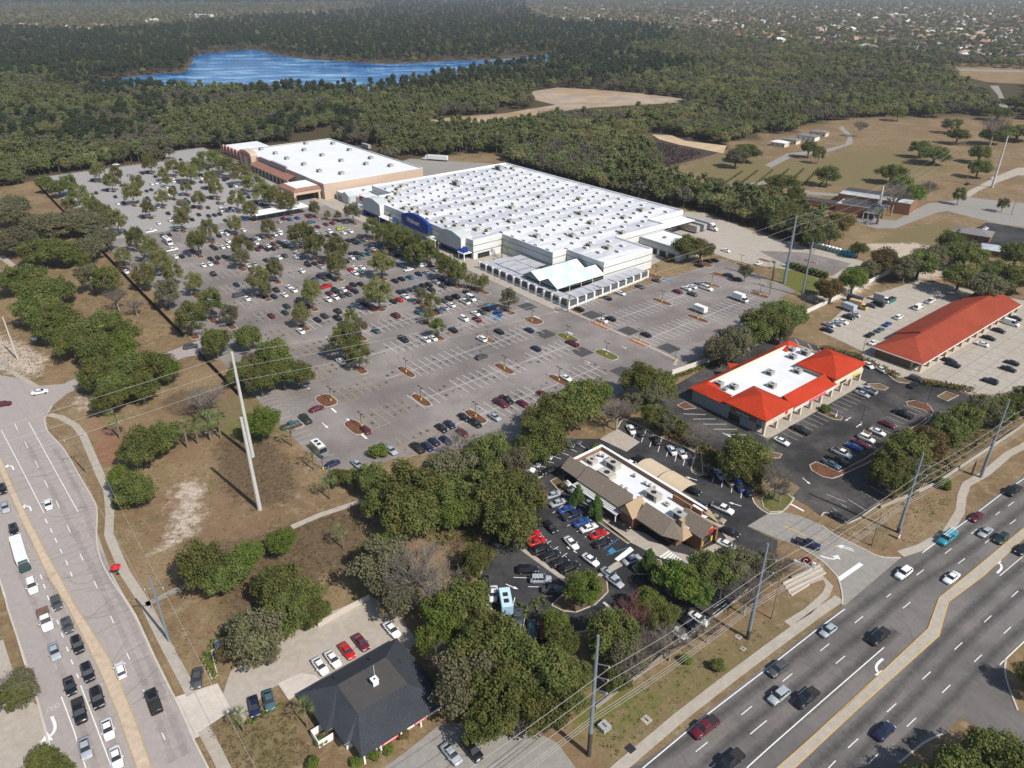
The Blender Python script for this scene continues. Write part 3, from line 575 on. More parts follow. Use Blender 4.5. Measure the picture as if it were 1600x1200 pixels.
# --- the big white-roofed store
def big_store():
    u0, v0, Hh = -320, 197, 8.6
    R = building('big_box_store', u0, v0, 'huge grey discount store with white skylit roof and royal blue arched sign', 'store')
    OUT = [(-401,214),(-377,214),(-377,197.5),(-275,197.5),(-275,215),(-238,215),(-238,223.5),(-214,223.5),(-214,255),(-237,255),(-237,290),(-247.5,290),(-247.5,317),(-401,317)]
    b = UB(u0, v0); n = len(OUT)
    for i in range(n):
        a, c = OUT[i], OUT[(i+1) % n]
        front = a[1] < 230 and abs(a[1]-c[1]) < 1
        for z0, z1, m in ((0,3.4,PALEW if not front else GREYW),(3.4,3.75,DARKBAND),(3.75,6.6,PALEW if not front else GREYW),(6.6,6.9,DARKBAND),(6.9,9.3,PALEW if not front else GREYW)):
            b.use(m); b.quad((a[0],a[1],z0),(c[0],c[1],z0),(c[0],c[1],z1),(a[0],a[1],z1))
    part(R, 'wall', b)
    b = UB(u0, v0).use(WROOF2); b.sheet([(p[0], p[1]) for p in OUT], Hh); roof = part(R, 'roof', b)
    b = UB(u0, v0).use(WHITEP)
    cu_, cv_ = -325, 262
    for i in range(n):
        a, c = Vector((*OUT[i],0)), Vector((*OUT[(i+1) % n],0)); d = (c-a).normalized(); q = Vector((-d.y, d.x, 0))*.45
        b.hexa([(a.x,a.y,9.3),(c.x,c.y,9.3),((c+q).x,(c+q).y,9.3),((a+q).x,(a+q).y,9.3)], [(a.x,a.y,9.45),(c.x,c.y,9.45),((c+q).x,(c+q).y,9.45),((a+q).x,(a+q).y,9.45)])
        b.quad((c+q)[:2]+(9.3,), (a+q)[:2]+(9.3,), (a+q)[:2]+(Hh,), (c+q)[:2]+(Hh,))
    part(R, 'parapet', b)
    # skylights: pale domes in a regular grid, each with a dark box painted as shadow; the hundred nearest are parts
    SKY = mat('skylight_painted_shade', (.16,.16,.17), .5, .2, 1); DOME = mat('skylight_dome', (.62,.63,.64), .25, .1, 1)
    spots = []
    for i, u in enumerate(np.arange(-394, -218, 8.6)):
        for j, v in enumerate(np.arange(203, 314, 7.6)):
            uu, vv = u+(.0 if j % 2 else 4.0), v
            if inpoly(uu, vv, OUT) and inpoly(uu+4, vv, OUT) and inpoly(uu, vv-3, OUT) and inpoly(uu-3, vv, OUT) and inpoly(uu, vv+3, OUT): spots.append((uu, vv))
    spots.sort(key=lambda p: (uvw(*p)-Vector((0,0,CAM_H))).length)
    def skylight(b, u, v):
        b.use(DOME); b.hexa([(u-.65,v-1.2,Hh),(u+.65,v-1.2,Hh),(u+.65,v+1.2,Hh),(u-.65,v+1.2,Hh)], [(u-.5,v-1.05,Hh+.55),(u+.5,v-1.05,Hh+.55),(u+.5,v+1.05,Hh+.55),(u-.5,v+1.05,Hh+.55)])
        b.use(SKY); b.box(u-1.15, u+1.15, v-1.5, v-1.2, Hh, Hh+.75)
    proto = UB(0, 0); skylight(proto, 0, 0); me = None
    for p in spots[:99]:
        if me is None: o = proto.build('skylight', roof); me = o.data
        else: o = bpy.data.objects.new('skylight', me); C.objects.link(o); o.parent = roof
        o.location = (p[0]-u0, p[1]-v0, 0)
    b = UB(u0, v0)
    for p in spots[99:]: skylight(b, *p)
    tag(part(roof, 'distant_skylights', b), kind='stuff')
    for u, v, l, w in ((-389,228,3,2.4),(-384,222,3.6,2.6),(-375,216,3,2.4),(-371,208,3,2.4),(-362,204,3,2.2),(-345,203,3,2.2),(-341,206,3,2.2),(-334,205,2.6,2),(-328,207,3,2.2),(-311,205,3,2.2),(-301,206,3,2.2),(-289,210,3,2.2),(-284,213,2.6,2),(-345,230,3.4,2.4),(-329,238,3.4,2.4),(-310,249,3.4,2.4),(-352,262,3,2.2),(-318,276,3,2.2),(-290,232,3.4,2.4),(-262,226,3.4,2.4),(-252,240,3.6,2.4),(-236,236,3.4,2.2),(-228,240,3.4,2.4),(-262,262,3.4,2.4),(-278,270,3.4,2.4),(-300,290,3.4,2.4),(-262,300,3.4,2.4),(-385,310,3,2.4),(-258,282,3,2.4),(-240,262,3,2.4)):
        hb = UB(0, 0); hvac(hb, 0, 0, 0, l, w, 1.5, HVACB); o = part(roof, 'rooftop_unit', hb); o.location = (u-u0, v-v0, Hh)
    for u, v in ((-372,256),(-389,302)):
        hb = UB(0,0); hvac(hb, 0, 0, 0, 6, 3.2, 2.6, HVAC); o = part(roof, 'rooftop_unit', hb); o.location = (u-u0, v-v0, Hh)
    # gabled entrance towers
    for ua, ub, blue in ((-377,-358,1),(-300,-281,1)):
        b = UB(u0, v0); mid = (ua+ub)/2; y0, y1 = 194.6, 201
        b.use(GREYW); poly = [(ua,9.6),(ub,9.6),(ub-2,10.2),(mid+2.5,11.4),(mid-2.5,11.4),(ua+2,10.2)]
        f = [(p[0], y0, p[1]) for p in poly]; k = [(p[0], y1, p[1]) for p in poly]
        b.box(ua, ub, y0, y1, 2.9, 9.6)
        b.add(f+k, [(0,1,2,3,4,5),(11,10,9,8,7,6)]+[(i,i+6,(i+1)%6+6,(i+1)%6) for i in range(1,6)])
        b.use(PALEW); b.box(ub, ub+.12, y0, y1, 2.9, 9.6)
        b.use(BLUE); b.box(ua-.15, ua+2.2, y0-.15, y1, 0, 2.9); b.box(ub-2.2, ub+.15, y0-.15, y1, 0, 2.9); b.box(ua, ub, y0-.12, y0, 2.5, 3.3)
        b.use(BLACKG); b.box(ua+2.2, ub-2.2, y0+1.5, y1-2, 0, 2.4)
        part(R, 'entrance_tower', b)
    # blue arch with name
    b = UB(u0, v0).use(BLUE); pts = [(-337+2*i, 9.0+2.6*math.sin(math.pi*min(max(i/13,0),1))**.8) for i in range(14)]
    f = [(-337,195.6,3.6),(-311,195.6,3.6)]+[(p[0],195.6,p[1]) for p in pts[::-1]]; m = len(f)
    b.add(f+[(p[0],197.3,p[2]) for p in f], [tuple(range(m)), tuple(range(2*m-1,m-1,-1))]+[(i,i+m,(i+1)%m+m,(i+1)%m) for i in range(m)])
    part(R, 'blue_arch_panel', b)
    text_on(R, 'Walmart', (-325-u0, 195.45-v0, 7.6), 3.4, WHITEP, bold=.03)
    b = UB(u0, v0).use(mat('orange_red_sign', (.45,.09,.04), .6)); b.box(-384,-377.6,196.2,196.7,6.8,9.6); part(R, 'small_shop_sign', b)
    # canopies over the doors, garden block
    b = UB(u0, v0).use(WHITEP)
    for a, c, y in ((-388,-378,193.5),(-357,-341,192.8),(-309,-301,192.8)):
        b.box(a, c, y, 197.4, 3.6, 3.95)
        b.box(a+.2, a+.5, y+.2, y+.5, 0, 3.6); b.box(c-.5, c-.2, y+.2, y+.5, 0, 3.6)
    part(R, 'door_canopy', b)
    for u in (-344, -281):
        b = UB(u0, v0).use(BLUE); b.add([(u-1.5,196,5.6),(u+3.8,196,5.6),(u+3.8,193,3.4),(u-1.5,193,3.4),(u-1.5,196,3.4),(u+3.8,196,3.4)], [(3,2,1,0),(4,3,0),(2,5,1)]); part(R, 'blue_awning', b)
    boxes(R, 'shop_window', BLACKG, [(((a+c)/2-u0, (197.38 if a > -378 else 213.85)-v0, 1.7), ((c-a)/2,.08,1.5)) for a, c in ((-356,-342),(-309,-301),(-280,-276.5),(-392,-379))]+[((-274.9-u0, 203.5-v0, 1.4), (.08,3.5,1.2))])
    b = UB(u0, v0).use(WHITEP); b.box(-281.5,-276,192.6,197.4,3.2,3.5); b.box(-281,-280.6,192.8,193.2,0,3.2); b.box(-276.6,-276.2,192.8,193.2,0,3.2); part(R, 'pharmacy_porch', b)
    # truck bay and tyre centre
    b = UB(u0, v0)
    for z0, z1, mm in ((0,2.8,PALEW),(2.8,3.1,DARKBAND),(3.1,5.4,GREYW),(5.4,5.6,DARKBAND),(5.6,6.4,GREYW)):
        b.use(mm); P_ = [(-236.9,271.5),(-212,271.5),(-212,289.5),(-236.9,289.5)]
        for i in range(4): a, c = P_[i], P_[(i+1)%4]; b.quad((a[0],a[1],z0),(c[0],c[1],z0),(c[0],c[1],z1),(a[0],a[1],z1))
    b.use(WROOF); b.sheet([(-236.5,271.9),(-212.4,271.9),(-212.4,289.1),(-236.5,289.1)], 5.9)
    b.use(DARK); 
    for u in (-233,-227,-221.5,-216): b.box(u-1.9, u+1.9, 271.3, 271.5, .1, 2.7)
    hvac(b, -219, 284, 5.9, 4, 2.4, 1.4, WHITEP); hvac(b, -228, 280, 5.9, 1.6, 1.2, .8)
    part(R, 'tyre_workshop', b)
    b = UB(u0, v0).use(WHITEP); b.box(-247.4,-239,291,316.8,5.6,5.95); b.use(DARK)
    for v in (294, 299.5, 305, 310.5): b.box(-247.5,-247.35,v-1.6,v+1.6,1.1,4.2)
    part(R, 'loading_dock', b)
    return R
big_store()
# --- garden centre in front of it
def garden_centre():
    u0, v0 = -230, 200
    R = building('garden_centre', u0, v0, 'fenced garden centre with two white and pale green striped greenhouse gables', 'garden centre')
    F = [(-263,192.3),(-201.5,191.3),(-206,243.5)]
    b = UB(u0, v0).use(MESHF); 
    b.strip(F, .1, .9, 3.1); b.use(mat('fence_blue_sheet', (.05,.09,.28), .8)); b.strip([(-243.5,191.8),(-240,191.75)], .14, 1.0, 2.6); part(R, 'mesh_panel', b)
    b = UB(u0, v0).use(PALEW); b.strip(F, .26, .1, .9); part(R, 'base_wall', b)
    for i in range(len(F)-1):
        a, c = Vector((*F[i],0)), Vector((*F[i+1],0)); n = round((c-a).length/5.2)
        for k in range(n+1):
            if i and not k: continue
            p = a+(c-a)*k/n; pb = UB(0,0).use(WHITEP); pb.box(-.42,.42,-.42,.42,.1,3.35); pb.box(-.5,.5,-.5,.5,3.35,3.5); o = part(R, 'post', pb); o.location = (p.x-u0, p.y-v0, 0)
    b = UB(u0, v0).use(SHADE); random.seed(3)
    def cloth(x0, x1, y0, y1):
        z = 3.25+random.uniform(-.06,.12); n = 4; vs = []
        for j in range(n+1):
            for i in range(n+1):
                s = math.sin(math.pi*i/n)*math.sin(math.pi*j/n); vs.append((x0+(x1-x0)*i/n, y0+(y1-y0)*j/n, z-.22*s))
        b.add(vs, [(j*(n+1)+i, j*(n+1)+i+1, (j+1)*(n+1)+i+1, (j+1)*(n+1)+i) for j in range(n) for i in range(n)])
    for i in range(10):
        x = -262.5+i*6.05; cloth(x, x+5.8, 192.6, 196.4)
    for i in range(4): cloth(-261+i*6.2, -255.1+i*6.2, 197, 206.5); 
    for i in range(3): cloth(-259+i*6.2, -253.1+i*6.2, 206.9, 213.5)
    for j in range(9): cloth(-209.5-j*.48, -202.6-j*.48, 196.8+j*5.15, 201.6+j*5.15)
    part(R, 'shade_cloth', b)
    for um, half, ya, yb in ((-229.2,6.0,194.8,221.5),(-218.2,6.0,194.8,222.5)):
        g = UB(u0, v0); zr, ze = 7.6, 4.6; n = 5
        for i in range(n):
            y0, y1 = ya+(yb-ya)*i/n, ya+(yb-ya)*(i+1)/n; g.use(GREENST if i % 2 else GLASSW)
            g.quad((um-half,y1,ze),(um-half,y0,ze),(um,y0,zr),(um,y1,zr)); g.quad((um,y1,zr),(um,y0,zr),(um+half,y0,ze),(um+half,y1,ze))
        g.use(mat('grey_green_gable', (.20,.27,.27), .8))
        g.tri((um-half+.1,ya+.25,ze),(um+half-.1,ya+.25,ze),(um,ya+.25,zr-.15)); g.tri((um+half-.1,yb-.25,ze),(um-half+.1,yb-.25,ze),(um,yb-.25,zr-.15))
        g.use(WHITEP)
        for x in (um-half+.2, um+half-.2):
            for y in np.linspace(ya+.4, yb-.4, 5): g.box(x-.1,x+.1,y-.1,y+.1,0,ze)
        part(R, 'greenhouse_roof', g)
garden_centre()
# --- second store
def second_store():
    u0, v0 = -490, 195
    R = building('peach_store', u0, v0, 'peach stucco store with plain white roof, beyond the blue-signed store', 'store')
    b = UB(u0, v0).use(PEACH)
    P_ = [(-556,192.5),(-421.5,192.5),(-421.5,263.5),(-556,263.5)]
    for i in range(4):
        a, c = P_[i], P_[(i+1)%4]; b.quad((a[0],a[1],0),(c[0],c[1],0),(c[0],c[1],9.6),(a[0],a[1],9.6))
    b.use(mat('mauve_grey_front', (.36,.31,.33), .9, .05)); b.box(-520,-475,192.2,193.2,7,10.4); b.box(-500,-475,192,193.4,10.4,11)
    part(R, 'wall', b)
    b = UB(u0, v0).use(WROOF); b.sheet([(-555.6,192.9),(-421.9,192.9),(-421.9,263.1),(-555.6,263.1)], 9.1); roof = part(R, 'roof', b)
    b = UB(u0, v0).use(WHITEP)
    for a, c, d, e in ((-556,-421.5,192.5,192.9),(-556,-421.5,263.1,263.5),(-556,-555.6,192.9,263.1),(-421.9,-421.5,192.9,263.1)): b.box(a,c,d,e,9.61,9.8)
    part(R, 'parapet', b)
    for u, v in ((-548,205),(-527,207),(-505,206),(-480,207),(-455,206),(-440,214),(-548,240),(-525,228),(-500,230),(-475,232),(-455,240),(-535,256),(-505,254),(-470,252),(-440,250)):
        hb = UB(0,0); hvac(hb, 0, 0, 0, 3.6, 2.6, 1.7, HVAC); o = part(roof, 'rooftop_unit', hb); o.location = (u-u0, v-v0, 9.1)
    b = UB(u0, v0).use(TERRA); b.quad((-525,186.5,5.2),(-462,186.5,5.2),(-462,192.2,7.2),(-525,192.2,7.2)); b.use(PEACH); b.box(-525,-462,186.5,187,4.5,5.19)
    for u in np.arange(-524, -461, 6.2): b.box(u-.5,u+.5,186.6,187.6,0,4.5)
    part(R, 'tiled_arcade', b)
    b = UB(u0, v0).use(PEACH); pts = [(-548,8.5),(-526,8.5),(-526,10.4)]+[(-537+11*math.cos(t), 10.4+2.4*math.sin(t)) for t in np.linspace(0.05, math.pi-.05, 9)]+[(-548,10.4)]
    f = [(p[0],188.5,p[1]) for p in pts]; m = len(f); b.add(f+[(p[0],193.5,p[2]) for p in f], [tuple(range(m)), tuple(range(2*m-1,m-1,-1))]+[(i,i+m,(i+1)%m+m,(i+1)%m) for i in range(m)])
    b.box(-548,-545,188.5,192.4,0,8.5); b.box(-529,-526,188.5,192.4,0,8.5); b.box(-540,-534,188.5,192.4,0,8.5); b.use(REDSIGN); b.box(-545,-530,188.3,188.5,9,10.6); part(R, 'arched_entrance', b)
    b = UB(u0, v0).use(PEACH); P2 = (-448,-425,174.5,192.2)
    b.box(P2[0],P2[1],P2[2],P2[2]+.6,4.6,6.6); b.box(P2[0],P2[1],P2[3]-.6,P2[3],4.6,6.6); b.box(P2[0],P2[0]+.6,P2[2]+.6,P2[3]-.6,4.6,6.6); b.box(P2[1]-.6,P2[1],P2[2]+.6,P2[3]-.6,4.6,6.6)
    for u in (-447.4,-440,-432.5,-425.6):
        for v in (175.1, 190.8): b.box(u-.6,u+.6,v-.6,v+.6,0,4.6)
    b.use(TERRA); b.hexa([(-448.4,174.1,6.61),(-424.6,174.1,6.61),(-424.6,192.1,6.61),(-448.4,192.1,6.61)], [(-445.6,177,8.0),(-427.4,177,8.0),(-427.4,191.8,8.0),(-445.6,191.8,8.0)])
    b.use(WROOF); b.sheet([(-445.3,177.3),(-427.7,177.3),(-427.7,191.6),(-445.3,191.6)], 8.05); part(R, 'porte_cochere', b)
    b = UB(u0, v0).use(PEACH); b.box(-600,-556.3,196,222,0,6.2); b.use(WROOF); b.sheet([(-599.6,196.4),(-556.4,196.4),(-556.4,221.6),(-599.6,221.6)], 6.25)
    b.use(REDSIGN)
    for u in np.arange(-597, -558, 7): b.box(u-1.6,u+2.2,195.0,195.9,3.4,6.0)
    b.use(PEACH)
    for u in np.arange(-600, -556, 7): b.box(u-.5,u+.5,194.6,195.6,0,6.6)
    part(R, 'side_wing', b)
second_store()
def shop_block():
    u0, v0 = -409, 205
    R = building('small_shop_block', u0, v0, 'low grey shop block with white roof between the peach store and the blue-signed store', 'shops')
    b = UB(u0, v0).use(GREYW); b.box(-419,-401.3,199,230,0,5.0); b.use(PALEW); b.box(-401.29,-378,203,213.6,0,4.8); part(R, 'wall', b)
    b = UB(u0, v0).use(WROOF); b.sheet([(-418.6,199.4),(-401.6,199.4),(-401.6,229.6),(-418.6,229.6)], 5.05); b.sheet([(-401.2,203.4),(-378.4,203.4),(-378.4,213.4),(-401.2,213.4)], 4.85)
    hvac(b, -408, 212, 5.05, 1.6, 1.4, 1); part(R, 'roof', b)
    b = UB(u0, v0).use(GREYW); b.add([(-411,198.4,0),(-402,198.4,0),(-402,198.4,5),(-406.5,198.4,6.9),(-411,198.4,5),(-411,203,0),(-402,203,0),(-402,203,5),(-406.5,203,6.9),(-411,203,5)], [(0,1,2,3,4),(1,6,7,2),(5,0,4,9),(2,7,8,3),(3,8,9,4)]); part(R, 'gabled_porch', b)
    boxes(R, 'window', BLACKG, [((u-u0, 198.92-v0, 2.1), (1,.07,1.1)) for u in (-416,-413)])
shop_block()
def pickup_canopy():
    R = building('pickup_canopy', -405, 157, 'long white flat canopy over collection bays in the big car park', 'canopy')
    b = UB(-405,157).use(WHITEP); b.box(-409.5,-400.5,141,172,3.6,4.2); part(R, 'canopy_roof', b)
    for v in np.arange(143, 172, 5.4):
        pb = UB(0,0).use(HVAC); pb.box(-.2,.2,-.2,.2,0,3.6); o = part(R, 'post', pb); o.location = (0, v-157, 0)
    b = UB(-405,157).use(mat('orange_board', (.6,.2,.04), .6)); b.box(-409.6,-400.4,140.8,141,3.5,4.3); part(R, 'end_board', b)
pickup_canopy()
def pyramid(b, u0, u1, v0, v1, z0, z1, ov=.6, ridge=0):
    um, vm = (u0+u1)/2, (v0+v1)/2; a = [(u0-ov,v0-ov,z0),(u1+ov,v0-ov,z0),(u1+ov,v1+ov,z0),(u0-ov,v1+ov,z0)]
    p, q = (um,vm-ridge/2,z1), (um,vm+ridge/2,z1)
    if ridge: b.add(a+[p,q], [(0,1,4),(1,2,5,4),(2,3,5),(3,0,4,5)])
    else: b.add(a+[p], [(0,1,4),(1,2,4),(2,3,4),(3,0,4)])
    b.add([(x,y,z-.02) for x,y,z in a]+[(x,y,z-.3) for x,y,z in a], [(0,4,5,1),(1,5,6,2),(2,6,7,3),(3,7,4,0),(4,7,6,5)])
# --- orange roofed plaza
def plaza():
    u0, v0 = -108, 198
    R = building('orange_roofed_plaza', u0, v0, 'strip of shops with bright orange hip roofs around a flat white roof', 'shops')
    GW = mat('grey_stucco', (.26,.265,.27), .9, .06, .5); CR = mat('cream_stucco', (.66,.57,.45), .9, .05, .5)
    b = UB(u0, v0).use(GW); b.box(-122,-99.5,171,224,0,4.6); b.use(CR); b.box(-123,-121.99,190,192,0,1); part(R, 'wall', b)
    b = UB(u0, v0).use(WROOF); b.sheet([(-120,173),(-100,173),(-100,223),(-120,223)], 5.0); roof = part(R, 'roof', b)
    b = UB(u0, v0).use(ORANGE)
    pyramid(b, -109.5, -95.6, 170.6, 185, 5.6, 8.6)
    part(roof, 'corner_hip_roof', b)
    b = UB(u0, v0).use(ORANGE); pyramid(b, -109, -95.6, 208, 225.5, 6.6, 9.9); b.use(CR); b.box(-108.9,-95.8,208.2,225.3,4.6,6.28); part(roof, 'tall_hip_roof', b)
    b = UB(u0, v0).use(ORANGE)
    # rear and side skirts of the roof, sloping up to the flat roof's rim
    def skirt(p0, p1, p2, p3, z0, z1): b.quad((*p0,z0),(*p1,z0),(*p2,z1),(*p3,z1))
    skirt((-123,225.5),(-123,170.2),(-119.8,173.4),(-119.8,222.5),4.6,6.4)
    skirt((-123,170.2),(-109.6,170.2),(-109.6,173.4),(-119.8,173.4),4.6,6.4)
    b.quad((-119.8,173.4,6.4),(-109.6,173.4,6.4),(-109.6,174.0,6.4),(-119.8,174.0,6.4))
    skirt((-109,225.5),(-123,225.5),(-119.8,222.5),(-109,222.5),4.6,6.0)
    pyramid(b, -122.3, -116.5, 171, 178, 4.9, 7.0, .4); pyramid(b, -122.3, -118.4, 216, 224, 5.2, 7.4, .4)
    b.quad((-94.9,184.8,4.7),(-94.9,208.3,4.7),(-99.4,208.3,6.9),(-99.4,184.8,6.9)); b.quad((-99.4,208.3,6.9),(-99.6,208.3,5.0),(-99.6,184.8,5.0),(-99.4,184.8,6.9))
    b.add([(-122.9,191,4.7),(-122.9,196,4.7),(-120,193.5,6.6),(-126,193.5,4.9)], [(0,2,1),(3,0,1)])
    part(roof, 'orange_skirt_roof', b)
    b = UB(u0, v0).use(CR); b.box(-119.9,-119.6,173.5,222.4,5.0,6.3); b.box(-119.5,-109.7,173.6,173.9,5.0,6.3); b.box(-119.5,-109.2,222.2,222.4,5.0,5.9); part(R, 'parapet', b)
    b = UB(u0, v0).use(CR)
    b.box(-96.6,-95.4,170.8,185,3.1,5.29); b.box(-96.6,-95.4,208.2,225.4,3.3,4.59); b.use(PALEW); b.box(-95.6,-95.1,185.1,208.1,3.3,4.6); part(R, 'fascia', b)
    b = UB(u0, v0).use(GW); b.box(-109.4,-96.7,170.7,171,3,5.25); b.use(BROWNW); b.box(-107.5,-98.5,170.5,170.7,3.2,5.0); part(R, 'side_fascia', b)
    for v in (171.3,177.5,184.5,190,195.8,201.5,207.6,213.2,219,224.9):
        pb = UB(0,0).use(CR); pb.box(-.4,.4,-.4,.4,0,3.3); o = part(R, 'column', pb); o.location = (-95.9-u0, v-v0, 0)
    boxes(R, 'shop_window', BLACKG, [((-99.44-u0, v+2.2-v0, 1.55), (.04,2.2,1.25)) for v in np.arange(173, 222, 5.6)]+[((-106-u0, 170.94-v0, 1.4), (2,.05,1.2))])
    b = UB(u0, v0).use(CONC); b.box(-99.4,-93.6,170.5,226,.02,.16); part(R, 'walkway', b)
    b = UB(u0, v0).use(PINKRED); b.box(-95.1,-94.9,193,202,3.6,4.3); b.use(DARK); b.box(-95.38,-95.2,211,214.5,3.7,4.4); b.use(YELLOWB); b.box(-95.38,-95.2,219,222.5,3.6,4.4); b.use(REDSIGN); b.box(-95.38,-95.2,180.6,181.6,3.9,4.8); part(R, 'shop_sign', b)
    text_on(R, 'verizon', (-103-u0, 170.42-v0, 4.1), 1.5, mat('pale_blue_letter', (.35,.55,.7), .5)); text_on(R, 'verizon', (-95.25-u0, 176.8-v0, 4.3), 1.3, WHITEP, '+u')
    for u, v, s in ((-117.5,178,1),(-113.5,180,1),(-106.5,190,1),(-112,197,1),(-107,205,1),(-114,213,1),(-117.5,218,.9),(-113,219,1.2),(-114.5,177,.6)):
        hb = UB(0,0); hvac(hb, 0, 0, 0, 2.4*s, 1.8*s, 1.4*s, HVAC); o = part(roof, 'rooftop_unit', hb); o.location = (u-u0, v-v0, 5.0)
plaza()
def red_mall():
    u0, v0 = -94, 288
    R = building('red_roofed_shops', u0, v0, 'long low row of shops under a rust red metal roof with tan columns', 'shops')
    b = UB(u0, v0).use(BROWNW); b.box(-102,-89.5,247,328,0,3.2); b.use(TAN); b.box(-89.49,-89.3,247,328,0,3.2); part(R, 'wall', b)
    b = UB(u0, v0).use(REDR); z0, z1 = 3.5, 6.6; ur = -95.0
    a = [(-103,246),(-85.4,246),(-85.4,329.5),(-103,329.5)]
    r0, r1 = 259, 329.5
    b.add([(a[0][0],a[0][1],z0),(a[1][0],a[1][1],z0),(a[2][0],a[2][1],z0),(a[3][0],a[3][1],z0),(ur,r0,z1),(ur,r1,z1)], [(0,1,4),(1,2,5,4),(3,0,4,5),(2,3,5)])
    b.add([(-104.4,264,3.3),(-95.6,264,6.9),(-95.6,314,6.9),(-104.4,314,3.3),(-104.4,264,3.0),(-95.6,264,6.3),(-95.6,314,6.3),(-104.4,314,3.0)], [(0,1,2,3),(4,5,1,0),(2,6,7,3),(1,5,6,2),(4,0,3,7)])
    roof = part(R, 'roof', b)
    b = UB(u0, v0).use(WHITEP); b.box(-85.45,-85.25,246,329.5,3.2,3.48); b.box(-103,-85.5,245.8,246,3.2,3.48); part(R, 'gutter', b)
    for v in np.arange(247, 330, 6.3):
        pb = UB(0,0).use(TAN); pb.box(-.45,.45,-.45,.45,0,3.2); o = part(R, 'column', pb); o.location = (-86.3-u0, v-v0, 0)
    boxes(R, 'shop_window', BLACKG, [((-89.24-u0, v+2.1-v0, 1.45), (.04,2.1,1.15)) for v in np.arange(248.5, 326, 6.3)])
    b = UB(u0, v0).use(CONC_W); b.box(-89.2,-85.6,246,329,.02,.15); part(R, 'walkway', b)
red_mall()
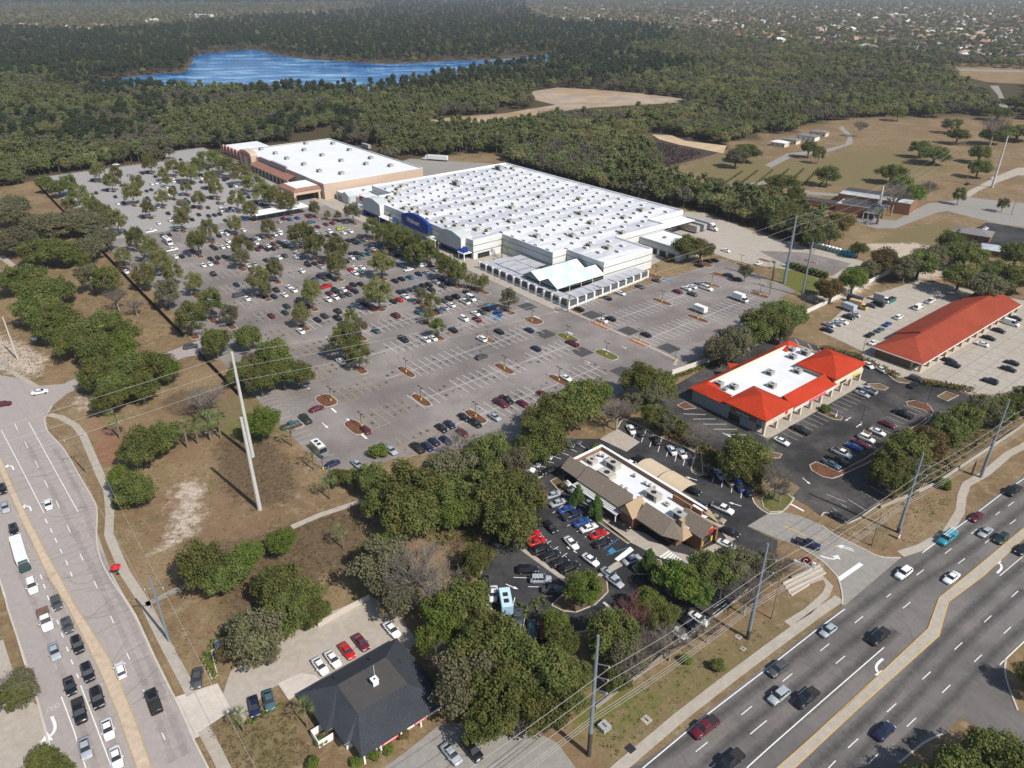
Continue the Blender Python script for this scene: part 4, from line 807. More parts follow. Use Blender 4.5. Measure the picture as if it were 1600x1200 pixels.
# --- restaurant
def restaurant():
    u0, v0 = -96, 118
    R = building('restaurant', u0, v0, 'brick restaurant with brown shingle mansard roofs and a white flat roof crowded with vents', 'restaurant')
    b = UB(u0, v0).use(BRICK); b.box(-115.5,-80,113.6,124.2,0,4.4); b.box(-80,-76,116.5,122.5,0,4.0); part(R, 'wall', b)
    b = UB(u0, v0).use(WROOF); b.sheet([(-115,114),(-79,114),(-79,123.8),(-115,123.8)], 4.6); roof = part(R, 'roof', b)
    b = UB(u0, v0).use(BRICK)
    for a, c, d, e in ((-115.5,-80,123.8,124.3),(-115.6,-115.1,113.8,123.8)): b.box(a,c,d,e,4.41,5.8)
    b.use(WHITEP); b.box(-115.8,-80,123.7,124.4,5.8,5.95); b.box(-115.8,-115.0,113.7,123.7,5.8,5.95); part(R, 'parapet', b)
    b = UB(u0, v0).use(SHING)
    def slope(ua, ub, vo, vi, zo, zi): b.quad((ua,vo,zo),(ub,vo,zo),(ub,vi,zi),(ua,vi,zi)); b.quad((ua,vo,zo-.25),(ub,vo,zo-.25),(ub,vo,zo),(ua,vo,zo)); b.tri((ub,vo,zo),(ub,vi,zo),(ub,vi,zi)); b.tri((ua,vi,zo),(ua,vo,zo),(ua,vi,zi)); b.quad((ub,vi,zi),(ub,vi,zo),(ua,vi,zo),(ua,vi,zi))
    slope(-117,-110.5,110.6,114,3.6,6.0); slope(-110.4,-94.6,110.2,114.1,3.7,6.3)
    slope(-90.5,-82,110.4,114.1,3.7,6.5)
    part(roof, 'mansard_roof', b)
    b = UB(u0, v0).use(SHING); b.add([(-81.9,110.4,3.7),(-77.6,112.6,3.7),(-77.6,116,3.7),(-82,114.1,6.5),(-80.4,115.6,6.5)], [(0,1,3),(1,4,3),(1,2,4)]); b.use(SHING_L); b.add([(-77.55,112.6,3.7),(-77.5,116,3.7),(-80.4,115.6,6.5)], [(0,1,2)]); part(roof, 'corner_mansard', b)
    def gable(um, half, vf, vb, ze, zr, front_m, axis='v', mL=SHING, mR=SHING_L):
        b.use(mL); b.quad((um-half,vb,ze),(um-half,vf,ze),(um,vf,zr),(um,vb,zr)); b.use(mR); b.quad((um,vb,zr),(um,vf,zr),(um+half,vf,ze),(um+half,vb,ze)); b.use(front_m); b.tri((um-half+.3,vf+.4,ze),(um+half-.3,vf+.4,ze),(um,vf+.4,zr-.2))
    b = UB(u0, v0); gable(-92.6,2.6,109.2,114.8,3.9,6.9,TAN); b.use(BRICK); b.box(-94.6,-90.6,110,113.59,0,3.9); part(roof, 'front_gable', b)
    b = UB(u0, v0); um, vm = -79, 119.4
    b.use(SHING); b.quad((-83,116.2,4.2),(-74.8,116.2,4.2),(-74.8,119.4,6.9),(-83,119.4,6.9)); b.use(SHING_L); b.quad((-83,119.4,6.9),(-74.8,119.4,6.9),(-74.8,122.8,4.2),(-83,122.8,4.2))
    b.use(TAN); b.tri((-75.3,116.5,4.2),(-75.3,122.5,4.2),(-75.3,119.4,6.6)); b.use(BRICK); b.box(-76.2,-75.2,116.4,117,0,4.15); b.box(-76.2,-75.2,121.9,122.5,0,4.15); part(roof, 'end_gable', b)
    b = UB(u0, v0).use(SHING_L); b.quad((-83,124.5,6.0),(-89,124.5,6.0),(-88,127.5,3.6),(-81,127.0,3.6)); b.quad((-80,123,5.4),(-83,124.3,5.8),(-81,127,3.5),(-76.4,124.6,3.5)); part(roof, 'rear_slope', b)
    b = UB(u0, v0).use(BRICK); b.box(-83,-80.2,122.3,122.8,4.6,6.0); b.box(-88.5,-83,121.6,122.2,4.6,6.2); b.use(WHITEP); b.box(-83,-80.2,122.2,122.9,6.0,6.12); b.use(SHING_L); b.box(-80.6,-79.6,114.2,115.4,4.4,7.4); part(R, 'roof_screen', b)
    boxes(R, 'window', BLACKG, [((a+.85-u0, 113.5-v0, 1.75), (.85,.05,1.05)) for a in (-89.8,-87.2,-84.6,-82.2)]+[((-75.9-u0, 119.45-v0, 1.75), (.05,2.15,1.25))])
    boxes(R, 'window_poster', YELLOWB, [((-75.76-u0, v-v0, 1.3), (.04,.3,.7)) for v in (117.8, 121.2)])
    text_on(R, 'Chick', (-75.15-u0, 119.4-v0, 4.9), 1.5, REDSIGN, '+u', bold=.03)
    b = UB(u0, v0).use(WHITEP)
    for i in range(32): b.box(-110+i*.5,-109.82+i*.5,108.2,110.4,3.1,3.2)
    b.box(-110.2,-94.2,108.0,108.2,2.95,3.3)
    for x in (-109.8,-102,-94.5): b.box(x-.12,x+.12,108.0,108.24,0,2.95)
    part(R, 'slatted_awning', b)
    for u, v, l, w, h, m in ((-112.5,117.5,2.6,2,1.2,HVACB),(-107.5,120.3,4,2.2,1.7,HVACB),(-105.5,116,4.2,2.6,1.5,HVACB),(-92,118.6,3.8,2.2,1.8,HVACB),(-83,117.5,3,2,1.7,HVAC),(-88,119,1.4,1,.6,HVACB),(-110,121.5,1.5,1.2,.8,DARK)):
        hb = UB(0,0); hvac(hb, 0, 0, 0, l, w, h, m); o = part(roof, 'rooftop_unit', hb); o.location = (u-u0, v-v0, 4.6)
    for u, v in ((-99.8,115.5),(-98.3,115.6),(-97,121.2),(-95.6,121.4),(-94.2,121.5),(-113.5,121),(-113.6,119.6),(-112.4,121.6),(-93.6,116.2),(-101,121.5)):
        hb = MB().use(DARK); hb.tube((0,0,0),(0,0,.7),.3,.3,8); hb.use(HVAC); hb.tube((0,0,.7),(0,0,.95),.5,.42,8); o = part(roof, 'roof_vent', hb); o.location = (u-u0, v-v0, 4.6)
restaurant()
def canvas_canopy(u0, v0, du, dv, label):
    R = building('drive_through_canopy', u0, v0, label, 'canopy')
    b = UB(0,0).use(CANVAS); n = 10; vs = []
    for j in range(2):
        for i in range(n+1):
            t = i/n; vs.append((-du/2+du*t, -dv/2+dv*j, 3.0+1.5*math.sin(math.pi*t)))
    b.v = []; 
    vs = [( -du/2+du*j, -dv/2+dv*i/n, 2.7+1.6*math.sin(math.pi*(.12+.76*i/n))) for j in range(2) for i in range(n+1)]
    b.add(vs, [(i, n+1+i, n+2+i, i+1) for i in range(n)], True); b.add([(x,y,z-.12) for x,y,z in vs], [(i+1, n+2+i, n+1+i, i) for i in range(n)], True); part(R, 'canvas_top', b)
    for x in (-du/2+.2, du/2-.2):
        pb = UB(0,0).use(DARK)
        for i in range(n): a, c = vs[i], vs[i+1]; pb.tube((x,a[1],a[2]-.1),(x,c[1],c[2]-.1),.07)
        pb.tube((x,-dv/2+.1,0),(x,-dv/2+.1,3.2),.09); pb.tube((x,dv/2-.1,0),(x,dv/2-.1,3.2),.09); part(R, 'frame', pb)
canvas_canopy(-101.6,129.2,7.2,7.4,'beige curved canvas canopy over the drive-through lane, the one nearer the loading pad')
canvas_canopy(-93.8,129.4,7.8,7.4,'beige curved canvas canopy over the drive-through lane, the one nearer the brown gable')
# --- office with charcoal hip roof
def office():
    u0, v0 = -85.7, 37.2
    R = building('charcoal_roofed_office', u0, v0, 'single-storey white office under a wide charcoal shingle hip roof', 'office')
    b = UB(u0, v0).use(WHITEP); b.box(-93.8,-81.2,28.8,46.2,0,2.6); b.box(-81.19,-77.9,30.2,46.2,0,2.6); part(R, 'wall', b)
    b = UB(u0, v0).use(CHAR); z0, z1 = 2.75, 5.2
    A = [(-95,26.8),(-84.5,26.8),(-84.5,28.2),(-80.2,28.2),(-80.2,29.4),(-76.6,29.4),(-76.6,47.2),(-95,47.2)]
    I = [(-90.2,32.2),(-82.6,32.2),(-82.6,42.2),(-90.2,42.2)]
    b.quad((A[7][0],A[7][1],z0),(A[0][0],A[0][1],z0),(I[0][0],I[0][1],z1),(I[3][0],I[3][1],z1))
    b.add([(*A[0],z0),(*A[1],z0),(*A[2],z0+.32),(*A[3],z0+.32),(*A[4],z0+.3),(*A[5],z0),(*I[1],z1),(*I[0],z1)], [(0,1,7),(1,2,7),(2,3,6,7),(3,4,6),(4,5,6)])
    b.quad((*A[5],z0),(*A[6],z0),(*I[2],z1),(*I[1],z1)); b.quad((*A[6],z0),(*A[7],z0),(*I[3],z1),(*I[2],z1))
    for i in range(8):
        a, c = A[i], A[(i+1)%8]; b.quad((*a,z0-.25),(*c,z0-.25),(*c,z0),(*a,z0))
    b.use(mat('soffit', (.35,.33,.30), .9)); b.sheet([(p[0],p[1]) for p in A], z0-.2)
    b.use(CHAR2); b.sheet(I, z1+.01); roof = part(R, 'roof', b)
    hb = UB(0,0); hvac(hb, 0,0,0,1.1,1.1,1.2,WHITEP); o = part(roof, 'rooftop_unit', hb); o.location = (-86.2-u0, 37.6-v0, z1+.02)
    mb = MB().use(WHITEP); mb.tube((0,0,0),(0,0,3.4),.04); o = part(roof, 'vent_pipe', mb); o.location = (-87.2-u0, 38.2-v0, z1)
    for u, v, zz in ((-91.6,43.9,4.2),(-88.6,44,4.25),(-92.6,33,4.0),(-92.2,40,4.2)):
        vb = MB().use(DARK); vb.box(-.7,.7,-.15,.15,0,.14); o = part(roof, 'ridge_vent', vb); o.location = (u-u0, v-v0, zz)
    boxes(R, 'window', BLACKG, [((-77.85-u0, v+.55-v0, 1.5), (.04,.55,.7)) for v in (30.5, 35.6, 38.2, 42.6, 44.6)])
    boxes(R, 'porch_post', WHITEP, [((-77.05-u0, v-v0, 1.25), (.15,.15,1.25)) for v in (30, 33.2, 37.2, 41.2, 46.6)])
    for v, w in ((34.9,3.2),(41,2.4)):
        b = UB(0,0).use(PINKRED); b.box(-.05,.05,-w/2,w/2,0,.7); b.use(WHITEP); b.box(.05,.06,-w*.38,w*.38,.28,.42); o = part(R, 'banner', b); o.location = (-76.75-u0, v-v0, 1.75)
    b = UB(u0, v0).use(WHITEP)
    for a,c,d,e in ((-87.5,-84.5,25.2,25.35),(-87.5,-87.35,25.35,28.5),(-84.65,-84.5,25.35,28.1)): b.box(a,c,d,e,0,1.6)
    part(R, 'bin_enclosure', b)
office()
# --- church group
def church():
    p = G(1345, 335); R = thing('church', p, math.radians(-38), 'brown brick church with dark roofs, white-columned porch and slender white spire', 'church')
    b = MB().use(BRICK); b.box(-14,12,-2,12,0,4.6); b.box(-18,22,14,34,0,6.5); b.box(-34,-15,0,8,0,3.6); part(R, 'wall', b)
    DR = mat('dark_flat_roof', (.06,.062,.068), .9, .2, .6); LR = mat('patchy_grey_roof', (.30,.31,.33), .9, .15, .4, col2=(.5,.5,.5), scale2=.15)
    b = MB().use(LR); b.sheet([(-13.7,-1.7),(11.7,-1.7),(11.7,11.7),(-13.7,11.7)], 4.65); b.sheet([(-17.7,14.3),(21.7,14.3),(21.7,24),(-17.7,24)], 6.55); b.use(DR); b.sheet([(-17.7,24),(21.7,24),(21.7,33.7),(-17.7,33.7)], 6.58); b.sheet([(-33.8,.2),(-15.2,.2),(-15.2,7.8),(-33.8,7.8)], 3.65)
    b.use(DR); b.quad((-11,-1,4.7),(6,-1,4.7),(6,5,7.0),(-11,5,7.0)); b.quad((-11,5,7),(6,5,7),(6,11,4.7),(-11,11,4.7)); b.quad((3,-9,4.0),(7.5,-9,6),(7.5,4,6),(3,4,4.0)); b.quad((7.5,-9,6),(12,-9,4.0),(12,4,4.0),(7.5,4,6)); part(R, 'roof', b)
    b = MB().use(WHITEP); b.tri((3.2,-8.8,4),(11.8,-8.8,4),(7.5,-8.8,5.8)); b.box(3,12,-8.9,-8.4,3.6,4)
    for x in (3.3,5.9,9.1,11.7): b.box(x-.2,x+.2,-8.8,-8.4,0,3.6)
    part(R, 'porch', b)
    b = MB().use(WHITEP); b.box(6.6,8.4,4,5.8,5,8); b.tube((7.5,4.9,8),(7.5,4.9,17),.85,.05,8); part(R, 'spire', b)
church()
def shed_house(px, py, w, d, h, rz, wall, roof_m, name, label, cat, ridge=1.6, grp=None):
    R = thing(name, G(px, py), math.radians(rz), label, cat, grp)
    b = MB().use(wall); b.box(-w/2,w/2,-d/2,d/2,0,h); part(R, 'wall', b)
    b = MB().use(roof_m); pyramid(b, -d/2, d/2, -w/2, w/2, h+.3, h+ridge, .5, max(w-d,1)); b.v = [(y, -x, z) for x, y, z in b.v]; part(R, 'roof', b)
    boxes(R, 'window', BLACKG, [((x+.5, -d/2-.01, 1.5), (.5,.02,.6)) for x in np.linspace(-w/2+1.2, w/2-1.8, max(2, int(w/4)))]); return R
CREAM = mat('cream_wall', (.6,.54,.42), .9, .05); GREYROOF = mat('grey_shingle', (.20,.19,.18), .95, .15, 1.0)
shed_house(1279,212,14,9,3.4,-40,CREAM,GREYROOF,'chapel','cream cemetery building with dark roof beside the curving drive, nearest the bend','building')
shed_house(1262,218,16,9,3.2,-45,WHITEP,GREYROOF,'cemetery_office','white cemetery building between two others by the curving drive','building')
shed_house(1236,224,12,8,3.2,-45,CREAM,GREYROOF,'cemetery_store','small cemetery building with pale roof at the tree edge','building')
shed_house(1218,228,12,8,3.0,-45,CREAM,WROOF,'cemetery_garage','grey-white cemetery shed deepest among the trees','building')
shed_house(1518,372,17,12,3.2,-38,BRICK,GREYROOF,'clinic','small brick building with grey hip roof beside the dark car park','building', 2.2)
shed_house(1580,402,26,10,3.2,-30,BROWNW,mat('silver_metal_roof',(.45,.47,.5),.5,.1),'long_shed','long dark shed with silver roof at the right edge beyond the red-roofed shops','shed', 1.2)
# ------------------------------------------------------------------ vehicles (local +x is forwards)
CARCOL = {'w': ('white', (.78,.78,.77)), 'k': ('black', (.012,.013,.016)), 'g': ('dark grey', (.075,.08,.085)), 'l': ('silver', (.36,.39,.42)), 'r': ('bright red', (.50,.012,.015)), 'm': ('maroon', (.13,.012,.025)),
          'b': ('blue', (.02,.07,.28)), 'd': ('navy blue', (.014,.02,.06)), 't': ('teal grey', (.06,.12,.15)), 'n': ('dark green', (.02,.045,.035)), 'a': ('beige', (.30,.25,.18)), 'y': ('lime green', (.40,.50,.04)), 'c': ('turquoise', (.03,.25,.32))}
GLASS = mat('car_glass', (.022,.028,.032), .06, 0, 1, spec=.9); TYRE = mat('tyre_rubber', (.015,.015,.015), .9, .1, 3); RIM = mat('alloy_rim', (.4,.4,.42), .35, 0, 1, metal=.6)
HEADL = mat('headlight_lens', (.7,.72,.75), .1, 0, 1, spec=.7); TAILL = mat('taillight_lens', (.35,.01,.01), .2, 0, 1); BEDM = mat('pickup_bed_liner', (.03,.03,.03), .9, .2, 2)
def paint(c):
    n, rgb = CARCOL[c]; return mat('car_paint_'+n.replace(' ', '_'), rgb, .28, 0, 1, spec=.55, metal=.0)
KIND = {  # length, width, stations (x, z of deck, half width factor), glasshouse (x front base, x front top, x rear top, x rear base), belt z, roof z
 's': dict(n='sedan', L=4.75, W=1.84, st=[(-2.37,.72,.80),(-2.3,.92,.90),(-1.6,1.02,.98),(-.9,.98,1),(.9,.96,1),(1.25,.95,.99),(2.05,.82,.93),(2.33,.62,.80)], gh=(1.15,.45,-.85,-1.75), belt=.95, roof=1.44, hw=(.86,.64)),
 'h': dict(n='hatchback', L=4.2, W=1.78, st=[(-2.1,.75,.84),(-2.02,.98,.93),(-1.4,1.0,1),(.8,.98,1),(1.1,.96,.99),(1.8,.84,.93),(2.08,.62,.8)], gh=(1.05,.35,-1.5,-2.0), belt=.97, roof=1.5, hw=(.86,.66)),
 'u': dict(n='SUV', L=4.85, W=1.94, st=[(-2.42,.85,.88),(-2.36,1.12,.95),(-1.6,1.14,1),(.8,1.12,1),(1.2,1.1,.99),(2.1,1.0,.95),(2.4,.75,.84)], gh=(1.15,.5,-1.95,-2.33), belt=1.1, roof=1.75, hw=(.88,.72)),
 'p': dict(n='pickup truck', L=5.8, W=2.0, st=[(-2.9,1.02,.95),(-2.85,1.1,.98),(-.6,1.1,1),(1.4,1.12,1),(1.8,1.1,.99),(2.7,1.02,.96),(2.9,.75,.86)], gh=(1.5,.85,-.5,-.72), belt=1.1, roof=1.82, hw=(.88,.74)),
 'v': dict(n='van', L=5.6, W=2.05, st=[(-2.8,.95,.94),(-2.75,1.2,.98),(-1.5,1.22,1),(1.3,1.2,1),(1.8,1.14,.99),(2.5,.98,.95),(2.8,.7,.84)], gh=(1.95,1.15,-2.6,-2.72), belt=1.2, roof=2.25, hw=(.93,.84)),
}
def body_loft(b, st, W, zlo=.24):
    rings = []
    for x, zt, f in st:
        w = W/2*f; e = .94 if abs(x) < 2 else .9
        rings.append([(x,-w*.88,zlo),(x,-w,zlo+.18),(x,-w*1.0,zt*.62+.1),(x,-w*.965,zt-.09),(x,-w*.84*e/.94,zt),(x,w*.84*e/.94,zt),(x,w*.965,zt-.09),(x,w,zt*.62+.1),(x,w,zlo+.18),(x,w*.88,zlo)])
    n = len(rings[0]); vs = [p for r in rings for p in r]; fs = []
    for i in range(len(rings)-1):
        for j in range(n): k = (j+1)%n; fs.append((i*n+j, i*n+k, (i+1)*n+k, (i+1)*n+j))
    b.add(vs, fs, True); b.add(rings[0], [tuple(range(n-1,-1,-1))]); b.add(rings[-1], [tuple(range(n))])
def car_shapes(kind, col):
    """returns {part: MB}; the pieces of one vehicle"""
    K = KIND[kind]; pm = paint(col); W = K['W']; xf, xft, xrt, xr = K['gh']; zb, zr = K['belt'], K['roof']; wb, wt = W/2*K['hw'][0], W/2*K['hw'][1]
    body = MB().use(pm); body_loft(body, K['st'], W)
    rt = .07
    R0 = [(xrt,-wt,zr-rt),(xft,-wt,zr-rt),(xft,wt,zr-rt),(xrt,wt,zr-rt)]; ins = .12
    R1 = [(xrt+ins,-wt+ins,zr),(xft-ins,-wt+ins,zr),(xft-ins,wt-ins,zr),(xrt+ins,wt-ins,zr)]
    body.hexa(R0, R1)
    for s in (-1, 1):  # pillars
        def pil(x0, x1, w=.09):
            o = .012
            body.add([(x0-w,s*(wb+o),zb-.02),(x0+w,s*(wb+o),zb-.02),(x1+w,s*(wt+o),zr-rt),(x1-w,s*(wt+o),zr-rt)], [(0,1,2,3) if s < 0 else (3,2,1,0)])
        pil(xf-.02, xft-.05, .06); pil(xr+.1, xrt+.08, .12 if kind != 'p' else .08); pil((xf+xr)/2+.05, (xft+xrt)/2+.05, .05)
        if kind in 'uv': pil(xr+.85, xrt+.8, .07)
    if kind == 'v':
        for s in (-1, 1): body.add([(xr+.2,s*(wb+.014),zb),( .35,s*(wb+.014),zb),(.2,s*(wt+.014),zr-rt),(xrt+.1,s*(wt+.014),zr-rt)], [(0,1,2,3) if s < 0 else (3,2,1,0)])
    for s in (-1, 1): body.box(xf-.35, xf-.18, s*(W/2+.1)-.11, s*(W/2+.1)+.11, zb-.05, zb+.1)
    gl = MB().use(GLASS); gl.hexa([(xr,-wb,zb-.03),(xf,-wb,zb-.03),(xf,wb,zb-.03),(xr,wb,zb-.03)], R0)
    P = {'body': body, 'window_glass': gl}
    if kind == 'p':
        bed = MB().use(BEDM); bed.box(-2.72, -.85, -W/2*.84, W/2*.84, 1.1, 1.125); P['truck_bed'] = bed
    wr = .34 if kind in 'sh' else .39
    wx = K['L']/2-.88
    P['wheels'] = [(x, s*(W/2-.12)) for x in (wx, -wx) for s in (-1, 1)]; P['wr'] = wr
    lx = K['L']/2; zt = K['st'][-1][1]; zt2 = K['st'][1][1]
    P['hl'] = [(lx-.22, s*W/2*.66, zt+.03) for s in (-1, 1)]; P['tl'] = [(-lx+.02, s*W/2*.72, zt2-.22) for s in (-1, 1)]
    return P
def wheel_mb(wr):
    t = MB().use(TYRE); t.tube((0,-.11,0),(0,.11,0), wr, wr, 14); r = MB().use(RIM); r.tube((0,-.118,0),(0,.118,0), wr*.62, wr*.62, 10); return t, r
CAR = {}
def lamp_mb(m, d): b = MB().use(m); b.box(-d,d,-.2,.2,-.07,.07); return b
HL_ME = lamp_mb(HEADL, .14).mesh('headlight'); TL_ME = lamp_mb(TAILL, .04).mesh('taillight')
def near_car(kind, col):
    """first one of each kind and colour is built; later ones copy it"""
    key = (kind, col)
    if key in CAR: return copy_tree(CAR[key])
    P = car_shapes(kind, col); nm = {'s':'parked_car','h':'hatchback_car','u':'suv','p':'pickup_truck','v':'van'}[kind]
    R = thing(nm, (0,0,0))
    for k in ('body','window_glass','truck_bed'):
        if k in P: P[k].build(k, R)
    t, r = wheel_mb(P['wr']); tm = t.mesh('wheel'); rm = r.mesh('rim')
    for x, y in P['wheels']:
        w = bpy.data.objects.new('wheel', tm); C.objects.link(w); w.parent = R; w.location = (x, y, P['wr'])
        q = bpy.data.objects.new('rim', rm); C.objects.link(q); q.parent = w
    for pts, me, n in ((P['hl'],HL_ME,'headlight'),(P['tl'],TL_ME,'taillight')):
        for p in pts: o = bpy.data.objects.new(n, me); C.objects.link(o); o.parent = R; o.location = p
    CAR[key] = R; return R
FAR = {}
def far_car(kind, col):
    key = (kind, col)
    if key not in FAR:
        P = car_shapes(kind, col); b = MB()
        for k in ('body','window_glass','truck_bed'):
            if k in P:
                for f, mi, sm in zip(P[k].f, P[k].m, P[k].sm):
                    b.use(P[k].mats[mi]); b.add([P[k].v[i] for i in f], [tuple(range(len(f)))], sm)
        b.use(TYRE)
        for x, y in P['wheels']: b.tube((x,y-.1,P['wr']),(x,y+.1,P['wr']),P['wr'],P['wr'],8)
        FAR[key] = b.mesh({'s':'parked_car','h':'hatchback_car','u':'suv','p':'pickup_truck','v':'van'}[kind])
    o = bpy.data.objects.new(FAR[key].name.split('.')[0], FAR[key]); C.objects.link(o); return o
ALLCARS = []
def cars(zone, head, phrase, group, data):
    for e in data.split():
        q = e.split(','); x, y = float(q[0]), float(q[1]); kc = q[2]; kind = kc[0]; col = kc[1]
        hd = q[3] if len(q) > 3 else head
        p = G(x, y, .75); p.z = 0
        if hd == 'u': az = 141.2+(0 if random.random() < .5 else 180)
        elif hd == '+u': az = 141.2
        elif hd == '-u': az = -38.8
        elif hd == 'v': az = 51.2
        elif hd == '-v': az = 231.2
        else: az = float(hd)
        if head == 'u': az += random.uniform(-1.5, 1.5)
        if any((p-c['p']).length < 2.15 for c in ALLCARS): continue
        ALLCARS.append(dict(p=p, az=az, kind=kind, col=col, zone=zone, phrase=phrase, group=group, px=x, uv=toUV(p)))
LOT = dict(zone='lot', head='u', phrase='', group='cars parked in the rows of the big car park')
cars(**LOT, data='''665,530,sw 676,527.5,sw 708,515,sk 725,497.5,uw 745.6,498.7,sm 742.5,489,sw 753,487,sg 760.6,482,uk 778,489,sb 752.5,529,uw 780,517.5,sk 827,515,sd 753,557,ug,v 837.5,543.7,sd
726,470.6,pw 736,466,vw 705,476,sw 695,480.6,sl 685.6,485,st 693,469,sg 702,465.6,sk 712,463,uk 618,492.5,um 654,487.5,st 614,470,sk 624,467.5,sr 633,463,sw 625,456,sk 633,454,sg 642,452,sg 652,449,st 661,446,sk 670,444,sk 674,452.5,sk 681,440,sl 689,435,sm 692,446,sg 700,443,sk 729,456,sk
617,438,sk 627,435,sk 640,432.5,st 654,427.5,sd 666,425,sl 679,421,sl 639,421,sw,v 662,414,uw,v 641,404,sk 616,411,st 622,399,sk,v 604,389,sr 611,387,sk 592,384,st 601,381,sk 586,394,sr 575,396,st 566,397,st 557,395,sk 549,396,sk 559,402,st 549,402,sw 541,407.5,sk 575,390,st 584,389,sw
544,375,sk 555,379,sk 562,377,st 553,374,sk 562.5,371,sm 570,375,sa 523,366,sk 512,368,sm 536,363,sw 547,361,sw 532,357,uy,v 514,361,uw 496,364,sw 509,350,sm 519,348,sm 496,354,sm 486,347,ut,v 482,338,sm
481,413,uk 491,411,sk 501,409,sm 501,416,sl 471,422.5,sw 463,394,sw 462,401,sw 445,399,sg 481,439,st 492,436,sb 499,431,sk 507.5,435,sg 514,430,sk 521,435,sk 509,447,pr,v 547.5,421,sr 552.5,417.5,sw 554,426,sw 565,417.5,sw 564,424,sl 445,377.5,sw 454,382.5,sw 462,379,sw 444,384,sk
451,447.5,sw 459,453,sw 444,460,sw 448,478,sn 445,487.5,sn 469,470,ud 480,477.5,sk 496,499,sk 507,493,sn 527.5,485.6,uk 527,496,uk 470,517,sw 514,458,sm 512.5,467.5,sw 524,464,sw 534,461,sg 544,459,sg 524,454,uk 536,452,sw 546,449,sm 554,454,sk 552,444,sk 563,443,sk 549,480,st 560,477,sl 570,474,pk 582,481,um 587.5,516,st 630,529,pk 532,564,uw
284,400,sk 300,391,sd 292,378,sw 331,384,sk 336,387.5,sk 347,385.6,sw 356,384,sw 356,376,sw 377.5,373,sk 385,372.5,sd 394,375,uk 402.5,372.5,sw 400,379,sw 407.5,385,sk 402,389,sm 417,389,sk 419,384,sw 426,388,sk 427,381,sm 435.6,385.6,sa 436,378,sn 444,384,sk
317.5,414,sw 327.5,412,sw 329,404,sk 337.5,409,sm 340,402,sk 350.6,400.6,sk 333,427.5,uk 369,444,sd 387.5,437.5,ua 387.5,415,sw 393,420,sm 397.5,412.5,sl 415.6,406,sk 427.5,404,st 435.6,402,sw 445.6,399,sg 373,460.6,ug,v 385.6,466,sw 428,462.5,sd 431,452.5,uk 442.5,460,sw 424,493,sm
310.6,335,sk 300,342.5,sk 326,337,sk 335,335.6,sk 343,334,sk 345.6,328,vw 365.6,327.5,sw 360,325,sk 330,308,sm 302.5,322.5,sm 325,324,sm 290,311,sb 294,315,sk 350,317.5,sl 341,317,sg 388,307.5,sk 400,316,sk 409,319,sk 322.5,294,sk 360,291,sk 367.5,290,sw 363,299,sk 370.6,296,sw 379,296,sg 352.5,344,sn 367.5,341,sl 377,340,sw 362.5,342,sw 382.5,342,sb 395,335,sw 406,334,st 412.5,332,sm 419,330,sw 429,328,sd 355,361,sk 354,365,sw 345,362,sw 342,368,sk 380,359,sw
436,346,sl 442.5,341,sm 452,342.5,sb 464,340,sb 429,366,sw 437,364,sw 436,360,sw 312.5,264,sk 324,264,sk 340,271,sl 344,274,sw 355,279,sk 350,281,sk 313,257,sk 282,249,sk 314,274,sk 314,278,sw 314,284,sk
201,274,sl 222.5,270.6,sk 231,269,sk 242.5,275.6,sk 237,287,sw 244,286,sw 252.5,285.6,sl 270.6,279,sw 271,283,sw 261,292.5,sw 271,292,sk 236,296,sk 229,298,sk 262,303,sw 230,309,sk 180,307,sk 167,297,sd 150,301,sk 144,281,sk 184,317.5,sw 193,316,sk 216,315,sl 193,289,sk,v 262.5,333,sk 223,339,sk 246,323,sl 247.5,348,sw 266,344,sw 277,357.5,sw 236,361,pw,v 254,368,sk 264,366,sk 129,326,st 117.5,329,st 181,257,sw,v 276,269,sm
269,390,pw,v 274,400.6,sw 260.6,439,sw 259,476,ug 190,418,sm 197,420,sd 197,424,sw 240.6,384,sw
495,638,sm,v 477,654,pn,-u 454,664,pt,v 518,724.5,sd,231 558,724.5,sl,+u 572,671,sm 611,703,sl 652,699,pk 668,697,sd 678,689,sd 696.5,687,sd 703,662.5,sd 690,668,sk 722.5,675,sm 725,651,sk 743,661,uk 773,651,sl 782.5,629,pm 791,624,pk 817,630,sm 848,615,sm 884,590,sw 744,712,sw,-u''')
cars('side_lot','u','', 'cars parked beside the garden centre', '''1000,447.5,sg 970,457.5,sw 949,465,sk 1026,437.5,sg 905,482.5,sk 941,500,sw 954,497.5,sk 1010,522.5,sk 894,536,pm 1059,455,sm 1072,450,sw 1081,447.5,sw 1094,442.5,sl 1082,459,sg 1104,450,pw 1092,414,sk 1106,407.5,sk 1116,406,sk 1137.5,429,sg 1152.5,436,sk 1186,411,sw,v 1134,391,sw 1165,509,sw''')
for c in ALLCARS:
    if c['zone'] == 'side_lot': c['phrase'] = 'beside the garden centre'
cars('rest_right','-10','along the hedge behind the restaurant','cars in the restaurant car park','''986,670,sw 1000,674,sk 1025,687.5,sk 1050,702.5,sw 1065,707.5,sw 1109,735,sk 1124,740,sl 1139,750,sa 1154,757.5,pb 1167.5,766,sd''')
cars('rest_left','110','on the uphill side of the restaurant','cars in the restaurant car park','''896,690,sg 885,694.5,sg 871,700,sk 862.5,706,sk 850,712.5,sw 840,716,sk 831,725,sl 822.5,732.5,uw 857.5,735,sk,240 892.5,736,sk,240 910,722.5,sk,240 890,762.5,uw,150''')
